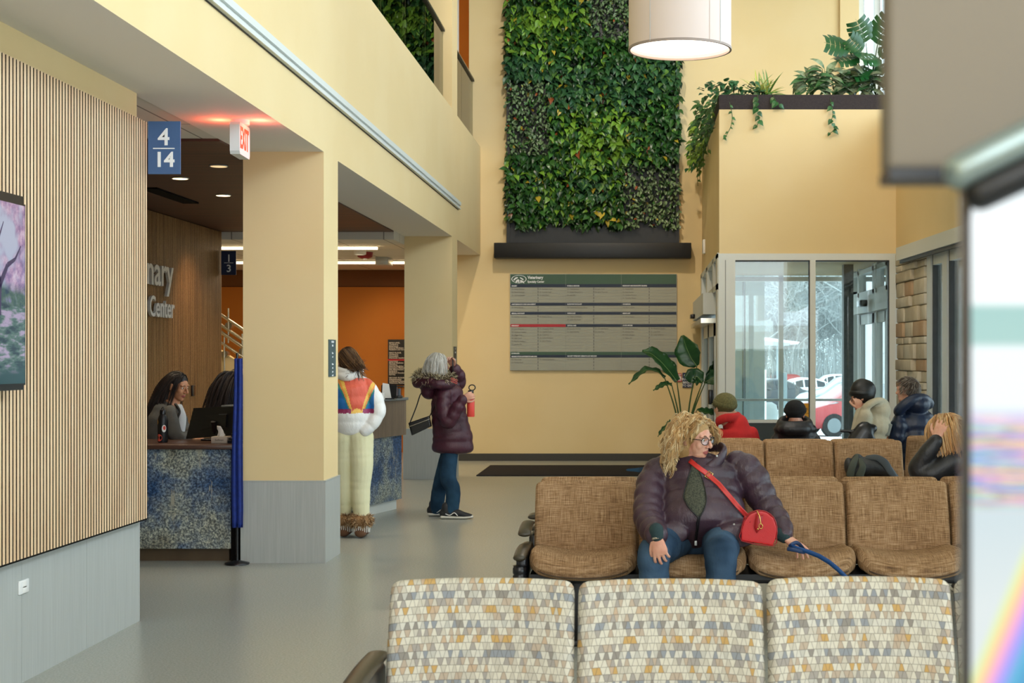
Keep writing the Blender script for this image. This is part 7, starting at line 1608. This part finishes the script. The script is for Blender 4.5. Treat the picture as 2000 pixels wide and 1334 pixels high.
# ================================================================== OUTSIDE
def gz(Y): return 0 if Y < 24 else (-.6*(Y-24)/17 if Y < 41 else -.6-(Y-41)*.0093)
b = MB(); ys = [YB+.15, 24.3, 28, 34, 41, 60, 90, 140, 230]
for x0, x1 in ((-2.9, 3.9), (3.9, 90)):
    g = [[V(x, y, gz(y)-.02) for x in (x0, x1)] for y in (ys if x0 < 0 else [-10]+ys)]; b.sheet(g, 0, 0, False)
b.sheet([[V(x, y, gz(y)-.02) for x in (-60, -2.9)] for y in ys[1:]], 0, 0, False)
struct('ground', b, M['snow'])
b = MB(); b.box((-1, YB+.3, 3.2), (6, 29, 3.5)); struct('roof_canopy', b, M['white'])
b = MB(); b.box((1.5, 23.6, 0), (2.02, 24.1, 3.2)); b.box((1.675, 23.59, 0), (1.685, 23.6, 3.2), 1); struct('column', b, [mat('blue_grey_panel', '#8fa0a6', .6), M['darkbronze']])
# cars
def car(name, label, px, py, Y, ang, paint, L=4.4, W=1.78, H=1.46, kind='sedan', win='#20262a', snow=False):
    """px,py: where the centre of the car's ground footprint shows"""
    c = V((px-1245)*Y/F, Y, gz(Y)); root = empty(name, c, label, 'car'); R = Matrix.Rotation(ang, 3, 'Z')
    q = lambda x, y, z: c+R @ V(x*L/4.4, y*W/1.78, z*H/1.46)
    if kind == 'sedan': st = [(-2.2, .55, .60), (-2.12, .78, .80), (-1.75, .90, .90), (-1.35, .95, 1.0), (-.95, .98, 1.30), (-.45, .97, 1.44), (.2, .96, 1.46), (.65, .95, 1.36), (1.15, .93, 1.02), (1.5, .88, .90), (1.95, .76, .78), (2.15, .62, .66), (2.2, .5, .55)]
    else: st = [(-2.2, .62, .64), (-2.16, .92, .96), (-2.05, .98, 1.30), (-1.75, 1.0, 1.52), (-.9, 1.0, 1.60), (.0, .99, 1.60), (.5, .98, 1.50), (1.0, .97, 1.10), (1.35, .95, 1.0), (1.9, .84, .86), (2.15, .66, .70), (2.2, .5, .55)]
    b = MB(); gl = MB(); rings = []
    for x, bz, tz in st:
        hw = .89 if abs(x) < 1.8 else .89-.16*((abs(x)-1.8)/.4)**1.5; tw = hw*(.98 if tz-bz < .08 else .74+.0*x)
        rings.append([(x, -hw*.94, .24), (x, -hw, .42), (x, -hw, bz*.86), (x, -hw*.96, bz), (x, -tw*.97, max(bz+.001, tz-.06)), (x, -tw*.8, tz), (x, 0, tz+.015), (x, tw*.8, tz), (x, tw*.97, max(bz+.001, tz-.06)), (x, hw*.96, bz), (x, hw, bz*.86), (x, hw, .42), (x, hw*.94, .24)])
    n = 13; b.add([q(*p) for r_ in rings for p in r_], [(i*n+j, i*n+(j+1) % n, (i+1)*n+(j+1) % n, (i+1)*n+j) for i in range(len(rings)-1) for j in range(n)]+[tuple(range(n-1, -1, -1)), tuple(range((len(rings)-1)*n, len(rings)*n))], 0, True)
    b.build('body', paint, root)
    for i in range(len(st)-1):
        if st[i][2]-st[i][1] > .08 or st[i+1][2]-st[i+1][1] > .08:
            for s_ in (3, 8):
                f = [rings[i][s_], rings[i][s_+1], rings[i+1][s_+1], rings[i+1][s_]]; cc = V(*[sum(p[k] for p in f)/4 for k in range(3)]); sg = -1 if s_ == 3 else 1
                gl.add([q(*(cc+(V(*p)-cc)*.86+V(0, sg*.012, 0))) for p in f], [(0, 1, 2, 3)])
    for i, j in ((([3, 4], [7, 8]) if kind == 'sedan' else ([1, 3], [6, 7]))):
        A_, B_ = rings[i], rings[j]; f = [A_[4], A_[8], B_[8], B_[4]]; cc = V(*[sum(p[k] for p in f)/4 for k in range(3)])
        gl.add([q(*(cc+(V(*p)-cc)*.88+V(.02*(1 if cc.x > 0 else -1), 0, .03))) for p in f], [(0, 1, 2, 3)])
    gl.build('windows', mat('car_glass', win, .15, spec=.6), root)
    for x in (-1.35, 1.35):
        for s_ in (-1, 1):
            wc = V(x, s_*.80, .32); w_ = MB(); a_, b_ = q(*(wc-V(0, .10, 0))), q(*(wc+V(0, .10, 0))); w_.cyl(a_, b_, .32*H/1.46, n=20); wh = w_.build('wheel', M['tyre'], root)
            w_ = MB(); o_ = q(*(wc+V(0, s_*.105, 0))); w_.cyl(q(*(wc+V(0, s_*.09, 0))), o_, .20, n=16); w_.build('rim', M['rim'], wh)
    for s_ in (-1, 1):
        w_ = MB(); w_.ell(q(2.02, s_*.62, .66), (.12, .16, .07), R); w_.build('headlight', mat('headlight_lens', '#e9eef0', .15), root)
        w_ = MB(); w_.ell(q(-2.13, s_*.66, .80), (.07, .14, .08), R); w_.build('tail_light', mat('tail_lens', '#a22622', .25), root)
        w_ = MB(); w_.ell(q(.75, s_*1.0, 1.0), (.09, .07, .06), R); w_.build('wing_mirror', paint, root)
    w_ = MB(); w_.prism([q(2.205, -.5, .34), q(2.205, .5, .34), q(2.205, .5, .46), q(2.205, -.5, .46)], R @ V(.01, 0, 0)); w_.build('grille', M['black'], root)
    return root
M['rim'] = mat('dull_wheel_rim', '#6f7678', .4, .5)
M['tyre'] = mat('tyre_rubber', '#1a1a1b', .85)
pr = mat('red_car_paint', '#9c2a2c', .3, .2, coat=.5); pg_ = mat('grey_green_car_paint', '#5f6e70', .3, .3, coat=.5); ps = mat('silver_car_paint', '#a9b0b2', .3, .4, coat=.5); pw = mat('white_car_paint', '#e3e6e6', .35, coat=.5); pd = mat('dark_car_paint', '#2e3438', .3, .3, coat=.5); psn = mat('snow_dusted_paint', '#d4dadd', .6)
car('red_car', 'red car nearest the entrance glass, with its front wheel showing beside the dark post', 1692, 0, 41, PI+.28, pr)
car('grey_car', 'grey-green snow-dusted car right behind the red car', 1680, 0, 47.5, PI+.25, pg_)
car('parked_car', 'silver car in the second row beyond the grey-green car', 1660, 0, 62, PI+.2, ps, kind='suv')
car('parked_car', 'snow-covered pale car at the left of the second row', 1570, 0, 76, PI+.15, psn)
car('parked_car', 'dark car parked beside the glass mullion at the left', 1500, 0, 66, PI+.6, pd)
car('red_suv', 'small distant red car seen from behind left of the middle mullion', 1533, 0, 112, PI/2+.2, mat('dull_red_paint', '#8e3436', .4, .1), kind='suv')
car('parked_car', 'white car in the last row of the car park', 1625, 0, 100, PI+.1, pw, kind='suv')
car('parked_car', 'black car in the last row of the car park', 1700, 0, 95, PI+.1, pd, kind='suv')
# distant shelter, posts, bollard, fence
sh = empty('carport', P(1520, 690, 95), 'flat-roofed shelter with snow on top far across the car park', 'shelter')
a = P(1440, 664, 95); c = P(1560, 672, 95); b = MB(); b.prism([P(1440, 652, 95), P(1562, 668, 95), P(1558, 672, 95), P(1440, 660, 95)], (0, 4, 0), 0); b.build('snowy_roof', M['snow'], sh)
b = MB(); b.prism([P(1440, 660, 94.9), P(1545, 670, 94.9), P(1540, 675, 94.9), P(1440, 672, 94.9)], (0, 3.6, 0)); b.build('fascia', mat('shelter_fascia', '#8d979a', .6), sh)
for px_ in (1448, 1520): b = MB(); b.cyl(V(P(px_, 0, 96).x, 96, gz(96)), P(px_, 672, 96), .12, n=8); b.build('post', mat('shelter_post', '#9aa3a5', .6), sh)
t = MB().cyl(V(P(1494, 0, 30).x, 30, gz(30)), P(1494, 722, 30), .03, n=10).build('sign_post', M['alu2'], None, P(1494, 800, 30)); tag(t, 'thin pale post standing outside left of the mullion', 'post')
t = MB().rbox((P(1533.5, 0, 36).x-.05, 36, gz(36)), (P(1533.5, 0, 36).x+.05, 36.1, P(0, 728, 36).z), .02).build('marker_post', mat('grey_marker', '#6d7a7c', .6), None, P(1533, 800, 36)); tag(t, 'grey marker post just right of the slim mullion outside', 'post')
bl = empty('grey_planter_urn', V(P(1503, 0, 32).x, 32, gz(32)), 'round grey urn beside the white railing outside', 'urn'); q = Vector(bl.location)
b = MB(); b.lathe(q, [(.10, 0), (.12, .1), (.07, .2), (.16, .42), (.19, .62), (.15, .80), (.05, .86)], 18); b.build('urn_body', mat('grey_concrete', '#8b918f', .8), bl)
rf = empty('white_railing', V(P(1510, 0, 33.5).x, 33.5, gz(33.5)), 'low white picket railing outside behind the grey urn', 'railing'); q = Vector(rf.location)
for i in range(9):
    b = MB(); b.box((q.x-.5+.14*i, q.y, q.z), (q.x-.42+.14*i, q.y+.03, q.z+.62)); b.build('picket', M['white_p'], rf)
for zz in (.15, .5): b = MB(); b.box((q.x-.55, q.y+.03, q.z+zz), (q.x+.85, q.y+.06, q.z+zz+.06)); b.build('rail', M['white_p'], rf)
pp = P(1507, 742, 125); t = empty('person', V(pp.x, 125, gz(125)), 'tiny distant person in an orange jacket standing behind a dark car', 'person'); q = Vector(t.location)
t2 = MB(); t2.tube([q+V(0, 0, .8), q+V(0, 0, 1.1), q+V(0, 0, 1.4)], [(.2, .13), (.22, .14), (.16, .12)], ref=(1, 0, 0)); t2.tube([q+V(-.2, 0, 1.38), q+V(-.27, 0, 1.1), q+V(-.2, -.1, .9)], [.07, .06, .05]); t2.tube([q+V(.2, 0, 1.38), q+V(.27, 0, 1.1), q+V(.2, -.1, .9)], [.07, .06, .05]); skin_obj('orange_jacket', [(t2, .03, 3)], mat('hi_vis_orange', '#d8562a', .7), t)
t2 = MB(); t2.ell(q+V(0, 0, 1.62), (.09, .10, .12)); t2.tube([q+V(0, 0, 1.4), q+V(0, 0, 1.58)], [.06, .05]); t2.tube([q+V(-.1, 0, .85), q+V(-.1, 0, .45), q+V(-.1, 0, .05)], [.1, .08, .06]); t2.tube([q+V(.1, 0, .85), q+V(.1, 0, .45), q+V(.1, 0, .05)], [.1, .08, .06]); skin_obj('figure', [(t2, .03, 3)], mat('dark_clothes', '#3a3a40', .8), t)
# bare trees, distance haze put into their pale bark colour
def tree(seed, H=15):
    r = random.Random(seed); mb = MB()
    def br(p, d, L, rad, lev):
        n = 3 if lev else 5; pts = [p]
        for i in range(n):
            d = (d+V(r.gauss(0, .16), r.gauss(0, .16), r.gauss(.03, .1))).normalized(); p = p+d*L/n; pts.append(p)
        mb.tube(pts, [rad*(1-.6*i/n) for i in range(n+1)], n=3 if lev > 1 else 5, sub=1, cap=False)
        if lev < 5:
            for i in range((9, 6, 5, 4, 3)[lev]):
                k = r.uniform(.25 if lev == 0 else .15, 1); q = int(k*n); q = min(q, n-1); pp = pts[q].lerp(pts[q+1], k*n-q)
                a = r.uniform(0, 6.28); u = d.orthogonal().normalized(); v_ = d.cross(u); sd = u*math.cos(a)+v_*math.sin(a); br(pp, (d*r.uniform(.5, .9)+sd*r.uniform(.5, 1)+V(0, 0, .15)).normalized(), L*r.uniform(.42, .68), max(rad*.48, .014), lev+1)
    br(V(0, 0, 0), V(0, 0, 1), H*.62, H*.010, 0)
    o = mb.build('bare_tree', M['bark']); return tag(o, 'bare tree with haze-paled bark in the winter woods beyond the car park', 'tree', 'bare trees beyond the car park')
ts = [tree(s_, 15) for s_ in (1, 2, 3)]
r = random.Random(9); first = [True]*3
for i in range(34):
    Y = 118+r.random()*75; x = (1440+ (i*7.9) % 330+r.uniform(-6, 6)-1245)*Y/F; j = i % 3
    o = ts[j] if first[j] else copy_tree(ts[j]); first[j] = False
    o.location = (x, Y, gz(Y)); o.rotation_euler = (0, 0, r.uniform(0, 6.28)); s_ = r.uniform(.8, 1.25); o.scale = (s_*1.15, s_*1.15, s_)
# brush under the trees
mb = MB(); r = random.Random(4)
for i in range(3500):
    Y = r.uniform(112, 150); x = (r.uniform(1430, 1770)-1245)*Y/F; h = r.uniform(1.2, 4.5); p = V(x, Y, gz(Y)); a_ = V(r.gauss(0, .5), 0, h); mb.tube([p, p+a_*.5+V(r.gauss(0, .1), 0, 0), p+a_], [.03, .02, .008], n=3, sub=1, cap=False)
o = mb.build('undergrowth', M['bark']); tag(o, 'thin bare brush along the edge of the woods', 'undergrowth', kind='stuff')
